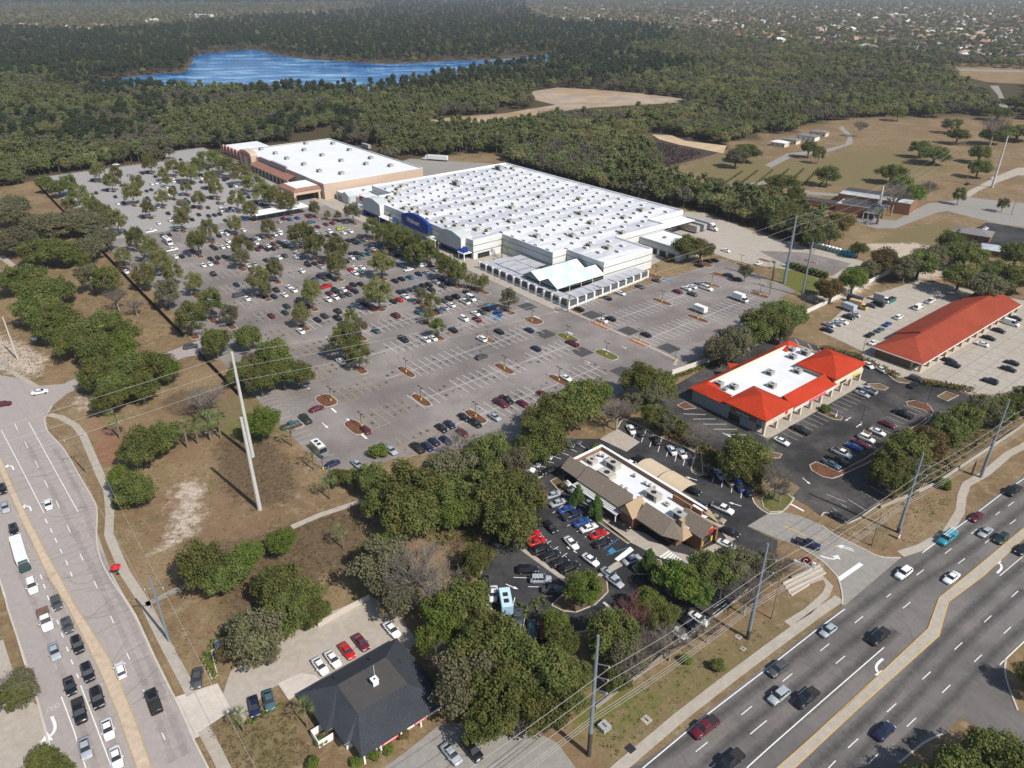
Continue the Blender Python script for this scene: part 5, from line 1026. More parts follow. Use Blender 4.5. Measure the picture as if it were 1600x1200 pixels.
cars('rest_front','60','in the bays in front of the restaurant','cars in the restaurant car park','''865,772.5,sl 872.5,785,sl 885,795,sb 894,804,pd 909,815,sb 920,824,sw 935,834,sr 941,847.5,sk 860,822.5,sk,150 892.5,847.5,sw,150 830,836,ur 839,846,sr 845,857.5,uk 860,866,sk 874,877.5,sk 890,886,uk 922.5,874,sw,140 987.5,874,sl 825,890,uk,90 952.5,896,sl,140 845,905,ul,90 862.5,920,sg,90 960,907,sl,140 1029,904,sk,90 809,964,sg,180 831,982,st,180 850,985,sr,180 1059,987.5,sw,140 1071,970,sk,140 1091,966,sw,140 1105,870,sg,60''')
cars('drive','130','in the restaurant drive-through lane','cars queuing in the drive-through','''986,724,sw 1002.5,720,uk 920,786,sl 970,820,sk 1082,766,sk 1090,787,sk 1129,794,pw 1119,809,sa 1141,831,sk 1135,850,sw''')
cars('lane','180','below the restaurant by the oaks','cars in the restaurant car park','''771,927,sw 757,912,sk''')
cars('plaza','u','in front of the orange-roofed shops','cars at the orange-roofed shops','''1221,689,sw 1251,671,pk 1347.5,615,sl 1356,609,pl 1411,646,pk 1387.5,662.5,sm 1371,674,sw 1354,685,uw 1345,692.5,sm 1334,697.5,sb 1315,707.5,pw 1310,719,pk 1300,725,st 1310,807.5,sk 1262,849,pd,120 1427,601,sk,-v 1357.5,570,sw,170 1377,577,sw,160''')
cars('redmall','u','beside the red-roofed shops','cars at the red-roofed shops','''1489,569,sk 1484,563,sk 1534,537,sw 1545,527.5,sk 1561,516,sk 1580,505,vw 1587,497,sk 1581,566,sk 1576,576,sk 1547,595,ud 1432,592,ug 1365,535,sw,v 1360,522.5,sk,v 1375,515,st,v 1387,506,sb,v 1405,495,uw,v 1435,480,vw,v 1454,470,pw,v 1292,515,sd 1296,507,sl 1307,505,sl 1316,502,sw 1326,495,sk 1336,491,sl 1362,477,sg 1371,475,vn''')
cars('highway','-126','on the wide road','vehicles driving on the wide road','''1102,1136,pm 1260,1090,pk 1217,1087,ul 1216,1045,ug 1294,985,hl 1373,994,pk 1382,1142,sd,54 1412,895,uw 1487,902,sw 1540,831,sl 1565,841,un 1526,807,sm 1583,766,pk 1140,1190,pk 1598,858,sk''')
cars('boulevard','142','in the queue on the pale boulevard','vehicles queuing on the boulevard','''181,1182,sw,145 168,1138,sw,145 133,1168,sl,145 124,1110,pk,145 152,1090,uk,145 137,1050,uk 109,1071,sk 121,1007,uk 85,1017,sl 105,976,sg 88,941,sg 50,915,uw 21,826,sk 8,792,sl 3,763,sk''')
cars('boulevard_up','-36','driving uphill away on the pale boulevard','vehicles on the boulevard','''188,1046,hw 240,1095,pk 75,787,sw 62,612,sw,65 4,631,sm,65 298,541,ug,65''')
cars('office','140','beside the charcoal-roofed office','cars at the charcoal-roofed office','''345,1012,sl,150 308,1059,sg,165 397,1103,sd,155 420,1093,st,155 500,1040,sw 520,1029,sw 542,1016,sr 564,1003,sm 612,983,sw 705,1177,sl 738,1172,uk''')
cars('verge','170','on bare ground at the left edge','vehicle on the verge','57,526,uw')
cars('clinic','v','by the small grey-roofed brick building','car at the clinic','1540,357,sw 1512,287,sk 1551,278,sw')
# build and label them
def row_of(u): return max(0, round((-157-u)/19.2))
NAME = {'s':'sedan','h':'hatchback','u':'SUV','p':'pickup truck','v':'van'}; CATN = {'s':'car','h':'car','u':'SUV','p':'pickup truck','v':'van'}
ALLCARS.sort(key=lambda c: (c['zone'], c['uv'][1] if c['zone'] in ('lot','side_lot') else c['px']))
from collections import defaultdict
bins = defaultdict(list)
for c in ALLCARS:
    c['key'] = (c['zone'], c['kind'], c['col'], row_of(c['uv'][0]) if c['zone'] == 'lot' else 0); bins[c['key']].append(c)
for c in ALLCARS:
    dist = (c['p']-Vector((0,0,CAM_H))).length
    o = near_car(c['kind'], c['col']) if dist < 262 else far_car(c['kind'], c['col'])
    o.location = c['p']+Vector((0,0,.07)); o.rotation_euler = (0, 0, math.pi/2-math.radians(c['az']))
    s = random.uniform(.97, 1.03); o.scale = (s, s, s*random.uniform(.97, 1.04))
    nm = f"{CARCOL[c['col']][0]} {NAME[c['kind']]}"; B = bins[c['key']]; i = B.index(c)
    if c['zone'] == 'lot':
        r = row_of(c['uv'][0]); where = f"{nth(r)} double parking row from the restaurant"
        lab = f"{nm}, the only one in the {where}" if len(B) == 1 else f"{nm} {nth(i)} of its look from the fence, {nth(r)} double row from restaurant"
    else:
        lab = f"{nm} {c['phrase']}" if len(B) == 1 else f"{nth(i)} {nm} from the left {c['phrase']}"
    tag(o, lab, CATN[c['kind']], c['group'])
# ------------------------------------------------------------------ lorries, trailers, coach and box trucks
def wheels(R, xs, w, r=.5):
    t, q = wheel_mb(r); tm, qm = t.mesh('wheel'), q.mesh('rim')
    for x in xs:
        for s in (-1, 1):
            o = bpy.data.objects.new('wheel', tm); C.objects.link(o); o.parent = R; o.location = (x, s*(w/2-.15), r)
            k = bpy.data.objects.new('rim', qm); C.objects.link(k); k.parent = o
def place(R, px, py, az, z=.06, zc=1.2):
    p = G(px, py, zc); p.z = z; R.location = p; R.rotation_euler = (0, 0, math.pi/2-math.radians(az)); return R
def box_truck(px, py, az, L, box_m, cab_m, label, cat='truck', bh=3.1, cab=True, name='box_truck', lettering=None):
    R = thing(name, (0,0,0), 0, label, cat); W = 2.35
    b = MB().use(box_m); b.box(-L/2, L/2-(2.0 if cab else 0), -W/2, W/2, .85, bh); b.box(-L/2+.05, L/2-(2.05 if cab else .05), -W/2+.06, W/2-.06, bh, bh+.05); part(R, 'cargo_box', b)
    b = MB().use(DARK); b.box(-L/2+.1, L/2-.6, -.5, .5, .5, .84); b.box(-L/2-.03, -L/2+.0, -W/2+.1, W/2-.1, .95, bh-.15) if False else None; part(R, 'chassis', b)
    if cab:
        b = MB().use(cab_m); x0 = L/2-1.95
        b.hexa([(x0,-1.05,.5),(L/2,-1.0,.5),(L/2,1.0,.5),(x0,1.05,.5)], [(x0,-1.05,1.35),(L/2-.05,-.98,1.2),(L/2-.05,.98,1.2),(x0,1.05,1.35)])
        b.hexa([(x0,-.95,2.1),(L/2-1.0,-.92,2.1),(L/2-1.0,.92,2.1),(x0,.95,2.1)], [(x0,-.9,2.25),(L/2-1.15,-.86,2.25),(L/2-1.15,.86,2.25),(x0,.9,2.25)]); part(R, 'cab', b)
        b = MB().use(GLASS); b.hexa([(x0+.05,-1.0,1.34),(L/2-.45,-.96,1.25),(L/2-.45,.96,1.25),(x0+.05,1.0,1.34)], [(x0+.05,-.94,2.1),(L/2-1.0,-.91,2.1),(L/2-1.0,.91,2.1),(x0+.05,.94,2.1)]); part(R, 'window_glass', b)
    wheels(R, ((L/2-1.0,-L/2+1.3) if cab else (-L/2+1.6,-L/2+2.8)), W, .42)
    if lettering: text_on(R, lettering, (0, -W/2-.02, 2.2), 1.0, mat('trailer_letter', (.06,.12,.25), .5), rz=0, depth=.01)
    return place(R, px, py, az)
TRW = mat('truck_white', (.74,.74,.73), .5, .05, 1); TRG = mat('trailer_grey', (.36,.36,.36), .5, .08, 1); TRB = mat('van_box_blue_grey', (.42,.48,.55), .5, .05, 1)
box_truck(1157,466,143,6.8,TRW,TRW,'white box truck with cab at the far end of the side car park')
box_truck(1094,484,143,5.6,TRW,TRW,'white cargo box trailer without cab beside a mulch island','trailer',2.9,False,'cargo_trailer')
box_truck(33,868,142,11.2,TRW,mat('cab_dark_green',(.03,.08,.07),.4,0),'long white box truck in the queue on the pale boulevard','truck',3.4)
box_truck(1327,481,150,5.4,TRB,TRW,'pale blue-grey cargo box parked on dry grass','trailer',2.9,False,'cargo_trailer')
box_truck(1341,477,135,7.2,mat('truck_tan',(.55,.38,.2),.5,.05),mat('truck_yellow',(.62,.4,.12),.5,.05),'tan box truck with yellow cab parked on dry grass')
box_truck(1335,469,145,6.0,mat('truck_navy',(.04,.045,.09),.5,.05),DARK,'dark navy cargo box behind the tan box truck','trailer',3.0,False,'cargo_trailer')
box_truck(1378,467,140,6.4,TRG,TRW,'grey box truck with white cab beside a teal dumpster')
def semi(px, py, az, L, m, tractor, label, name='semi_trailer', lettering=None):
    R = thing(name, (0,0,0), 0, label, 'truck' if tractor else 'trailer'); W = 2.6
    b = MB().use(m); b.box(-L/2, L/2, -W/2, W/2, 1.15, 4.0); part(R, 'trailer_box', b)
    b = MB().use(TRW); b.box(-L/2-.04, -L/2, -W/2+.08, W/2-.08, 1.2, 3.9); part(R, 'rear_door', b)
    b = MB().use(DARK); b.box(-L/2+.3, L/2-.3, -.6, .6, .8, 1.14); b.box(L/2-3,L/2-2.8,-1,-.8,0,.8); b.box(L/2-3,L/2-2.8,.8,1,0,.8); part(R, 'chassis', b)
    xs = [-L/2+1.2, -L/2+2.5]
    if tractor:
        x0 = L/2+.5; b = MB().use(TRW)
        b.hexa([(x0,-1.2,.7),(x0+2.4,-1.2,.7),(x0+2.4,1.2,.7),(x0,1.2,.7)], [(x0,-1.15,3.9),(x0+1.5,-1.1,3.5),(x0+1.5,1.1,3.5),(x0,1.15,3.9)])
        b.hexa([(x0+2.4,-1.05,.6),(x0+4.2,-.95,.6),(x0+4.2,.95,.6),(x0+2.4,1.05,.6)], [(x0+2.4,-1.0,1.9),(x0+4.1,-.85,1.5),(x0+4.1,.85,1.5),(x0+2.4,1.0,1.9)]); part(R, 'tractor_cab', b)
        b = MB().use(GLASS); b.hexa([(x0+1.9,-1.16,1.95),(x0+2.5,-1.05,1.95),(x0+2.5,1.05,1.95),(x0+1.9,1.16,1.95)], [(x0+1.6,-1.12,2.9),(x0+1.85,-1.0,2.9),(x0+1.85,1.0,2.9),(x0+1.6,1.12,2.9)]); part(R, 'window_glass', b)
        xs += [x0+.6, x0+3.4, L/2-.8]
    wheels(R, xs, W, .5)
    if lettering: text_on(R, lettering, (L*.08, W/2+.02, 2.7), 1.5, mat('trailer_letter', (.06,.12,.25), .5), rz=math.pi, depth=.01)
    p = G(px, py, 2.5); p.z = .07; R.location = p; R.rotation_euler = (0, 0, math.pi/2-math.radians(az)); return R
semi(1073,353,141.2,15.5,mat('trailer_beige',(.40,.37,.34),.5,.06),False,'beige lettered trailer backed to the loading dock, nearest the tyre workshop', lettering='Walmart')
semi(1084,350,141.2,15.5,TRG,False,'grey trailer backed to the dock between the lettered trailer and the tractor unit')
semi(1092,347,141.2,15.5,TRG,True,'white tractor unit with grey trailer at the loading dock','articulated_lorry')
semi(684,246,-72,15.5,TRW,True,'white articulated lorry parked alone behind the stores','articulated_lorry')
semi(572,228,141,11,TRG,False,'grey trailer standing behind the peach store, farther from the lorry'); semi(612,240,141,9,mat('trailer_red_end',(.5,.4,.38),.5),False,'pale trailer with reddish end behind the peach store, nearer the lorry')
def motorhome(px, py, az, L, m, roofm, label, cat='motorhome', dark=False):
    R = thing('motorhome', (0,0,0), 0, label, cat); W = 2.4
    b = MB().use(m); b.hexa([(-L/2,-W/2,.5),(L/2-.2,-W/2,.5),(L/2-.2,W/2,.5),(-L/2,W/2,.5)], [(-L/2,-W/2,2.9),(L/2-.9,-W/2,2.9),(L/2-.9,W/2,2.9),(-L/2,W/2,2.9)]); part(R, 'body', b)
    b = MB().use(roofm); b.box(-L/2+.15, L/2-1.1, -W/2+.12, W/2-.12, 2.9, 2.98); part(R, 'roof_panel', b)
    b = MB().use(GLASS); b.box(-L/2+1.0, L/2-2.6, -W/2-.02, W/2+.02, 1.7, 2.3); b.hexa([(L/2-.6,-1.1,1.5),(L/2-.36,-1.1,1.5),(L/2-.36,1.1,1.5),(L/2-.6,1.1,1.5)], [(L/2-1.0,-1.1,2.6),(L/2-.74,-1.1,2.6),(L/2-.74,1.1,2.6),(L/2-1.0,1.1,2.6)]); part(R, 'window_glass', b)
    for x in (-L*.25, .2): b = MB().use(DARK); b.box(x-.5,x+.5,-.5,.5,2.98,3.15); part(R, 'roof_hatch', b)
    b = MB().use(m); b.box(L/2-.3, L/2+.6, -W/2+.15, W/2-.15, .45, 1.25); part(R, 'bonnet', b)
    wheels(R, (L/2-1.0, -L/2+1.6), W, .42); return place(R, px, py, az)
motorhome(262,377,141,9.5,TRW,TRW,'white motorhome at the fence side of the big car park')
motorhome(499,702,141,6.4,mat('camper_silver',(.22,.23,.24),.3,0),TRW,'silver camper van with white roof panels by the palm verge','camper van')
motorhome(790,940,-8,6.6,mat('minibus_pale_blue',(.35,.55,.72),.35,0),mat('minibus_roof_blue',(.55,.72,.82),.35,0),'pale blue minibus parked between white pickup and oak trees','minibus')
def work_truck(px, py, az, m, bedm, label, ladder=False):
    R = near_car('p', 'w' if not ladder else 'c'); tag(R, label, 'pickup truck'); 
    if 'group' in R: del R['group']
    b = MB().use(bedm); b.box(-2.8,-.9,-1.02,1.02,1.12,1.75 if not ladder else 1.6); part(R, 'utility_body', b)
    if ladder:
        b = MB().use(WHITEP)
        for y in (-.45, .1): b.box(-2.9,1.5,y,y+.07,2.05,2.12)
        for x in np.arange(-2.7, 1.4, .35): b.box(x,x+.06,-.38,.1,2.06,2.11)
        for x in (-2.5, .9): b.box(x,x+.08,-.9,.9,1.95,2.04)
        for x in (-2.5,): 
            for y in (-.9,.82): b.box(x,x+.08,y,y+.08,1.6,1.95)
        part(R, 'ladder', b)
    R.scale = (1.06,1.06,1.06); p = G(px, py, .9); p.z = .07; R.location = p; R.rotation_euler = (0,0,math.pi/2-math.radians(az))
work_truck(71,968,142,None,mat('rusty_bed',(.16,.10,.07),.8,.3,1.5),'white work truck with rusty loaded bed in the queue on the boulevard')
work_truck(1480,840,-126,None,mat('turq_body',(.05,.30,.38),.4,0),'turquoise work truck carrying a ladder rack on the wide road', True)
# ------------------------------------------------------------------ vegetation
BARK = mat('bark_grey_brown', (.13,.105,.085), .95, .25, 2); BARKP = mat('pale_bare_bark', (.30,.27,.245), .95, .2, 2); PALMT = mat('palm_trunk', (.20,.16,.12), .95, .25, 3)
LEAF = {'o': mat('oak_leaves', (0.121,0.155,0.043), .8, .25, .7, rnd=.26, var2=.22, scale2=.25, col2=(0.168,0.170,0.051), spec=.15, trans=.32),
        'l': mat('young_oak_leaves', (0.182,0.188,0.060), .8, .22, .7, rnd=.24, col2=(0.201,0.188,0.070), scale2=.25, spec=.15, trans=.32),
        'g': mat('grey_olive_leaves', (.160,.160,.088), .85, .2, .7, rnd=.14, col2=(0.182,0.162,0.092), scale2=.25, spec=.15, trans=.32),
        'r': mat('bronze_leaves', (0.182,0.124,0.048), .85, .2, .7, rnd=.12, col2=(0.147,0.135,0.052), scale2=.25, spec=.15, trans=.32),
        'y': mat('bright_green_leaves', (0.115,0.182,0.032), .8, .2, .7, rnd=.14, col2=(0.173,0.193,0.045), scale2=.25, spec=.15, trans=.32),
        'c': mat('conical_tree_leaves', (0.090,0.144,0.040), .8, .2, .9, rnd=.1, spec=.15, trans=.32),
        'm': mat('palm_leaves', (0.112,0.143,0.042), .6, .2, 1, rnd=.12, spec=.3),
        'p': mat('pine_needles', (0.122,0.136,0.054), .85, .2, .5, rnd=.2, spec=.1),
        'b': mat('bare_twigs', (.20,.175,.155), .95, .2, 1, rnd=.12, spec=.05),
        'k': mat('pink_buds', (.24,.12,.11), .9, .2, 1, rnd=.1, spec=.05),
        'f1': mat('woodland_green_leaves', (0.146,0.167,0.064), .9, .15, .3, rnd=.2, spec=.1, trans=.2), 'f2': mat('woodland_grey_crowns', (0.147,0.133,0.094), .95, .15, .3, rnd=.18, spec=.05, trans=.2), 'f3': mat('woodland_olive_crowns', (0.220,0.207,0.088), .9, .15, .3, rnd=.2, spec=.1, trans=.2),
        'd': mat('dark_pine_cloud_shade', (.046,.060,.032), .9, .2, .5, rnd=.16, spec=.05)}  # dark pine; cloud shadow on the far woods is put into this colour
def leaf_mesh(name, P, Nrm, size, m, aspect=1.0):
    """many leaf-cluster faces at points P facing roughly Nrm"""
    n = len(P); Nrm = Nrm/np.maximum(np.linalg.norm(Nrm, axis=1, keepdims=True), 1e-6)
    t = RNG.normal(size=(n,3)); t -= (t*Nrm).sum(1, keepdims=True)*Nrm; t /= np.maximum(np.linalg.norm(t, axis=1, keepdims=True), 1e-6); s = np.cross(Nrm, t)
    h = size*RNG.uniform(.6, 1.25, (n,1)); a = h*aspect
    bend = Nrm*h*.25
    Vv = np.stack([P-t*a-s*h*.55, P+t*a*.2-s*h-bend, P+t*a+s*h*.4, P-t*a*.1+s*h-bend], 1).reshape(-1,3)
    me = bpy.data.meshes.new(name); me.vertices.add(4*n); me.vertices.foreach_set('co', Vv.astype(np.float32).ravel())
    me.loops.add(4*n); me.loops.foreach_set('vertex_index', np.arange(4*n, dtype=np.int32)); me.polygons.add(n)
    me.polygons.foreach_set('loop_start', np.arange(0, 4*n, 4, dtype=np.int32)); me.polygons.foreach_set('loop_total', np.full(n, 4, np.int32))
    me.materials.append(m); me.update(); me.validate(); return me
def unit(n): d = RNG.normal(size=(n,3)); return d/np.linalg.norm(d, axis=1, keepdims=True)
def clump_cloud(cs, rs, dens, flat=.75):
    P, N = [], []
    for c, r in zip(cs, rs):
        n = max(8, int(dens*r*r)); g = RNG.normal(size=(n,3)); st = RNG.uniform(.75, 1.35, 3); l = np.linalg.norm(g, axis=1, keepdims=True); d = g/l
        p = d*np.minimum(l, 2.4)**.6*r*.78*st; p[:,2] *= flat
        P.append(c+p); N.append(d*.65+RNG.normal(size=(n,3))*.55+np.array([0,0,.62]))
    return np.concatenate(P), np.concatenate(N)
def crown_points(kind, R, Hc):
    """clump centres of a crown of radius R whose middle is at height Hc"""
    if kind == 'o':
        k = 64; d = unit(k*3); d = d[d[:,2] > -.6][:k]; q = RNG.uniform(.2, 1.0, (len(d),1))**.5*.92; c = d*q*np.array([R,R,R*.68]); c[:,2] += Hc
        a = np.arctan2(d[:,1], d[:,0]); f = 1+.13*np.sin(2*a+RNG.uniform(0,6))+.11*np.sin(3*a+RNG.uniform(0,6)); c[:,:2] *= f[:,None]; return c, RNG.uniform(.13, .27, len(c))*R
    if kind == 'l':
        k = 46; d = unit(k*3); d = d[d[:,2] > -.6][:k]; q = RNG.uniform(.25, 1.0, (len(d),1))**.5*.95; c = d*q*np.array([R,R,R*.82]); c[:,2] += Hc
        return c, RNG.uniform(.12, .25, len(c))*R
    if kind == 'c':
        z = RNG.uniform(0, 1, 30); rad = R*(1-z)*.75; a = RNG.uniform(0, 6.283, 30); c = np.stack([rad*np.cos(a), rad*np.sin(a), Hc-R*1.3+z*R*2.9], 1); return c, R*(.45-.28*z)
    if kind == 's':
        k = 12; d = unit(k*3); d = d[d[:,2] > -.1][:k]; c = d*RNG.uniform(.3,.75,(len(d),1))*np.array([R,R,R*.6]); c[:,2] += Hc; return c, RNG.uniform(.3,.45,len(c))*R
    if kind == 'p':
        k = 18; z = RNG.uniform(0,1,k); a = RNG.uniform(0,6.283,k); rad = R*(1-z*.75)*RNG.uniform(.3,.9,k); c = np.stack([rad*np.cos(a), rad*np.sin(a), Hc-R*.8+z*R*2.2],1); return c, R*RNG.uniform(.22,.38,k)
def limbs(b, R, zc, trunk_r, lean, n=6, m=None):
    b.use(m or BARK); z0 = zc*.45; b.tube((0,0,0),(lean[0]*.4,lean[1]*.4,z0),trunk_r*1.15,trunk_r*.85,7,False)
    for i in range(n):
        a = 6.283*i/n+random.uniform(-.3,.3); e = (math.cos(a)*R*.6+lean[0], math.sin(a)*R*.6+lean[1], zc+R*random.uniform(0,.3)); md = (lean[0]*.5+math.cos(a)*R*.25, lean[1]*.5+math.sin(a)*R*.25, z0+(zc-z0)*.6)
        b.tube((lean[0]*.4,lean[1]*.4,z0*.97), md, trunk_r*.5, trunk_r*.32, 5, False); b.tube(md, e, trunk_r*.32, trunk_r*.1, 5, False)
def twigs(b, p, d, L, r, depth):
    e = (p[0]+d[0]*L, p[1]+d[1]*L, p[2]+d[2]*L); b.tube(p, e, r, r*.6, 4 if depth < 2 else 3, False)
    if depth >= 4: return
    for _ in range(3 if depth else 5):
        q = Vector(d)+Vector((random.gauss(0,.5), random.gauss(0,.5), random.gauss(.12,.3))); q.normalize(); t = random.uniform(.5, 1)
        twigs(b, tuple(Vector(p).lerp(Vector(e), t)), q, L*random.uniform(.6,.8), r*.58, depth+1)
UNIT = {}
def tree_meshes(kind, leaf, variant):
    """unit trees: crown radius 5, total height about 10 (scaled when placed)"""
    key = (kind, leaf, variant)
    if key in UNIT: return UNIT[key]
    t = MB(); R = 5.0
    if kind in 'ol':
        zc = 5.4 if kind == 'o' else 5.9; lean = (random.uniform(-.5,.5), random.uniform(-.5,.5)); limbs(t, R, zc-.4, .42 if kind == 'o' else .22, lean, 7 if kind == 'o' else 6)
        c, r = crown_points(kind, R, zc); P, N = clump_cloud(c, r, 150 if kind == 'o' else 150); P = P[P[:,2] > 1.0]; N = N[:len(P)]
        cm = leaf_mesh('crown', P, N, .185 if kind == 'o' else .185, LEAF[leaf])
    elif kind == 'c': t.use(BARK); t.tube((0,0,0),(0,0,6),.25,.1,6); c, r = crown_points('c', 4, 7); P, N = clump_cloud(c, np.full(len(c),1)*r, 130, 1.1); cm = leaf_mesh('crown', P, N, .3, LEAF[leaf])
    elif kind == 's': t.use(BARK); t.tube((0,0,0),(0,0,2.5),.3,.2,5); c, r = crown_points('s', 5, 2.4); P, N = clump_cloud(c, r, 75); P[:,2] = np.abs(P[:,2]); cm = leaf_mesh('crown', P, N, .42, LEAF[leaf])
    elif kind == 'b':
        cb = MB().use(LEAF[leaf]); t.use(BARKP if leaf == 'b' else BARK); t.tube((0,0,0),(0,0,3.4),.3,.22,7,False)
        for i in range(10): a = 6.283*i/10; twigs(cb, (0,0,2.4+.11*i), Vector((math.cos(a)*.75,math.sin(a)*.75,.75)).normalized(), 2.6, .13, 0)
        if leaf == 'k' or variant % 2 == 1:
            pass
        cm = cb.mesh('crown')
    elif kind == 'm':
        t.use(PALMT); t.tube((0,0,0),(.15,.1,6.3),.26,.22,8); cb = MB().use(LEAF['m'])
        for i in range(34):
            a = random.uniform(0,6.283); el = random.uniform(-.75,1.3); d = Vector((math.cos(a)*math.cos(el), math.sin(a)*math.cos(el), math.sin(el))); s = d.cross(Vector((0,0,1))).normalized(); o = Vector((.15,.1,6.4)); e = o+d*1.5
            cb.tri(o, e+s*.06, e-s*.06)
            for j in range(9):
                g = (j-4)/4; w = (d+s*g*.9+Vector((0,0,-.25*abs(g)-.15))).normalized(); q = e+w*1.5; n = s*.11; cb.add([e-n*.4, e+n*.4, q], [(0,1,2)])
        cm = cb.mesh('crown')
    tm = t.mesh('trunk'); UNIT[key] = (tm, cm); return UNIT[key]
ALLTREES = []
SPEC = {'o': ('live_oak','live oak','tree',.88), 'l': ('parking_tree','tree','tree',1.08), 'b': ('bare_tree','leafless tree','tree',1.0), 'm': ('palm_tree','palm tree','palm',2.0), 's': ('shrub','shrub','shrub',.6), 'c': ('conical_tree','cone-shaped evergreen tree','tree',1.5)}
def trees(zone, phrase, group, data, lot=False):
    for e in data.split():
        q = e.split(','); x, y, w = map(float, q[:3]); kl = q[3]; kind, leaf = kl[0], kl[1]
        h = 6.0; w *= 1.08 if lot else {'storefront':1.25,'leftwood':1.15,'access':1.12,'edge':1.1,'mid':1.08,'lower':1.08}.get(zone, 1.0)
        for _ in range(4):
            zc = h*(.58 if kind not in 'ms' else (.8 if kind == 'm' else .4)); p = G(x, y, zc); d = (p-Vector((0,0,CAM_H))).length; dw = w*d/FPX; asp = SPEC[kind][3]
            h = dw*asp if kind != 'm' else max(3.0, min(dw*1.7, 9))
            if kind in 'ol': h = min(max(h, 3.5), 13.5)
            if zone == 'storefront' and kind == 'm': h = 9.5
        p.z = 0.0
        ALLTREES.append(dict(p=p, w=dw, h=h, kind=kind, leaf=leaf, zone=zone, phrase=phrase, group=group, px=x, lot=lot))
trees('lot','', 'trees on the islands of the big car park', '''152,266,24,ll 182,271,20,ll 173,282,22,ll 213,286,24,ll 205,301,27,ll 234,254,25,ll 253,270,18,ll 260,282,15,ll 269,260,22,ll 290,267,24,ll 231,323,24,ll 251,308,22,ll 290,291,20,lg 284,325,26,lg 282,341,28,ll 296,269,27,ll 330,279,23,ll 337,294,24,ll 309,310,22,ll 369,311,29,ll 391,327,24,ll 366,350,24,ll 327,357,30,ll 307,376,34,lo 419,355,25,ll 450,315,36,ll 412,300,42,ll 397,285,36,ll 377,271,32,ll 357,260,30,lo 340,254,28,lo 325,245,32,lo
491,325,21,ll 511,335,12,ll 527,336,14,ll 551,330,28,lg 581,354,30,lo 612,364,34,lo 470,364,46,lo 492,381,42,lo 526,387,42,lo 527,412,36,ll 595,409,44,ll 635,382,30,lo 486,456,40,ll 472,490,34,ll 549,495,27,ll 562,510,28,lg 537,530,56,lo 560,552,42,lo 591,454,56,ll 650,388,30,lo 672,394,32,lo 689,406,25,lo 712,427,32,ll 737,437,22,ll 755,441,24,ll 657,460,24,lg 676,470,30,ll 669,492,24,ll 795,466,34,lg 684,510,28,ly
379,384,36,ll 375,401,28,lg 429,420,30,ll 404,437,40,ll 414,452,22,lg 301,441,30,ll 327,472,44,lo 296,495,50,lo 357,490,30,lg 270,300,16,ll 310,258,24,lo 430,306,30,ll''', True)
trees('storefront','along the front of the blue-signed store','palms and trees in front of the blue-signed store', '''609,339,14,mm 624,348,14,mm 670,365,14,mm 684,373,14,mm 784,380,14,mm 794,386,14,mm 632,372,34,lo 650,384,34,lo 668,392,32,lo 598,366,30,lo 700,416,32,lo 716,424,30,lo 647,398,30,lo 618,376,30,lo''')
trees('fence','along the black fence beside the big car park','trees along the black fence','''107,286,26,lo 119,301,28,lo 141,315,30,ll 109,319,24,ll 151,325,24,ll 165,333,24,ll 181,344,38,ll 210,370,34,lo 192,399,25,ll 224,430,38,ll 259,457,44,lg 230,386,34,ll 250,407,36,ll 270,425,36,ll 335,532,56,oo 387,525,48,oo 90,292,28,oo 70,285,28,oo''')
trees('leftwood','in the left-edge grove by the white SUV','trees of the left grove','''20,372,62,og 68,350,62,og 112,345,64,og 150,350,50,og 62,390,62,oo 98,392,54,oo 135,385,48,og 165,372,34,og 10,335,50,og 20,320,44,og 30,432,60,oo 58,455,62,oo 88,452,54,oo 60,482,60,oo 92,492,54,oo 76,508,50,oo 130,518,62,oo 160,506,56,oo 186,520,52,oo 150,545,62,oo 190,540,42,oy 110,530,54,oo 130,408,24,lo 142,432,42,lg 165,436,42,lo 180,462,34,bb 210,476,26,bb''')
trees('access','between the access road and the boulevard','trees by the access road','''160,582,62,oo 200,576,62,oo 238,570,60,oo 258,577,42,oy 218,602,52,oo 182,604,52,oo 142,590,42,oo 168,622,48,oo 178,652,30,my 228,692,62,oo 254,680,52,oo 214,706,52,oo 285,666,34,mm 302,660,32,mm 322,655,34,mm 338,652,28,mm 406,660,60,oy 206,762,58,oo 186,746,42,oy 320,622,62,bb 190,785,24,sy''')
trees('edge','at the near corner of the big car park','trees at the near car park corner','''424,552,64,oo 440,578,60,oo 470,582,50,oo 405,592,54,oo 396,566,40,og 375,580,44,oo 452,666,24,mm 486,703,24,mm 511,745,28,mm 530,744,34,oo 592,706,26,sy 552,746,34,oo''')
trees('front','in the rough grass above the office','trees above the charcoal-roofed office','''320,882,94,oo 348,897,72,oo 380,872,62,oy 438,846,54,oy 430,912,86,oo 470,930,74,oo 398,990,104,og 440,962,84,oo 482,958,54,oo 372,1010,60,or 414,1018,54,og 598,878,112,og 645,890,124,bb 690,915,100,bb 592,862,72,oo 533,828,26,mm 745,872,66,oo 500,952,40,oo 620,925,90,og''')
trees('mid','between the big car park and the restaurant','big oaks beside the restaurant','''640,762,132,oo 600,780,70,oo 694,770,94,oo 582,745,60,oo 640,805,104,oo 702,738,90,og 716,698,62,bb 765,762,106,oo 800,772,114,oo 765,706,76,oo 832,772,64,og 802,812,92,oo 745,800,60,oo 705,800,60,oy 862,650,96,oo 895,632,92,oo 922,618,84,oy 845,680,84,oo 832,700,64,oo 806,720,60,og 965,640,60,bb 985,632,40,lg 1005,592,76,oo 1032,600,60,oo 1018,612,50,og''')
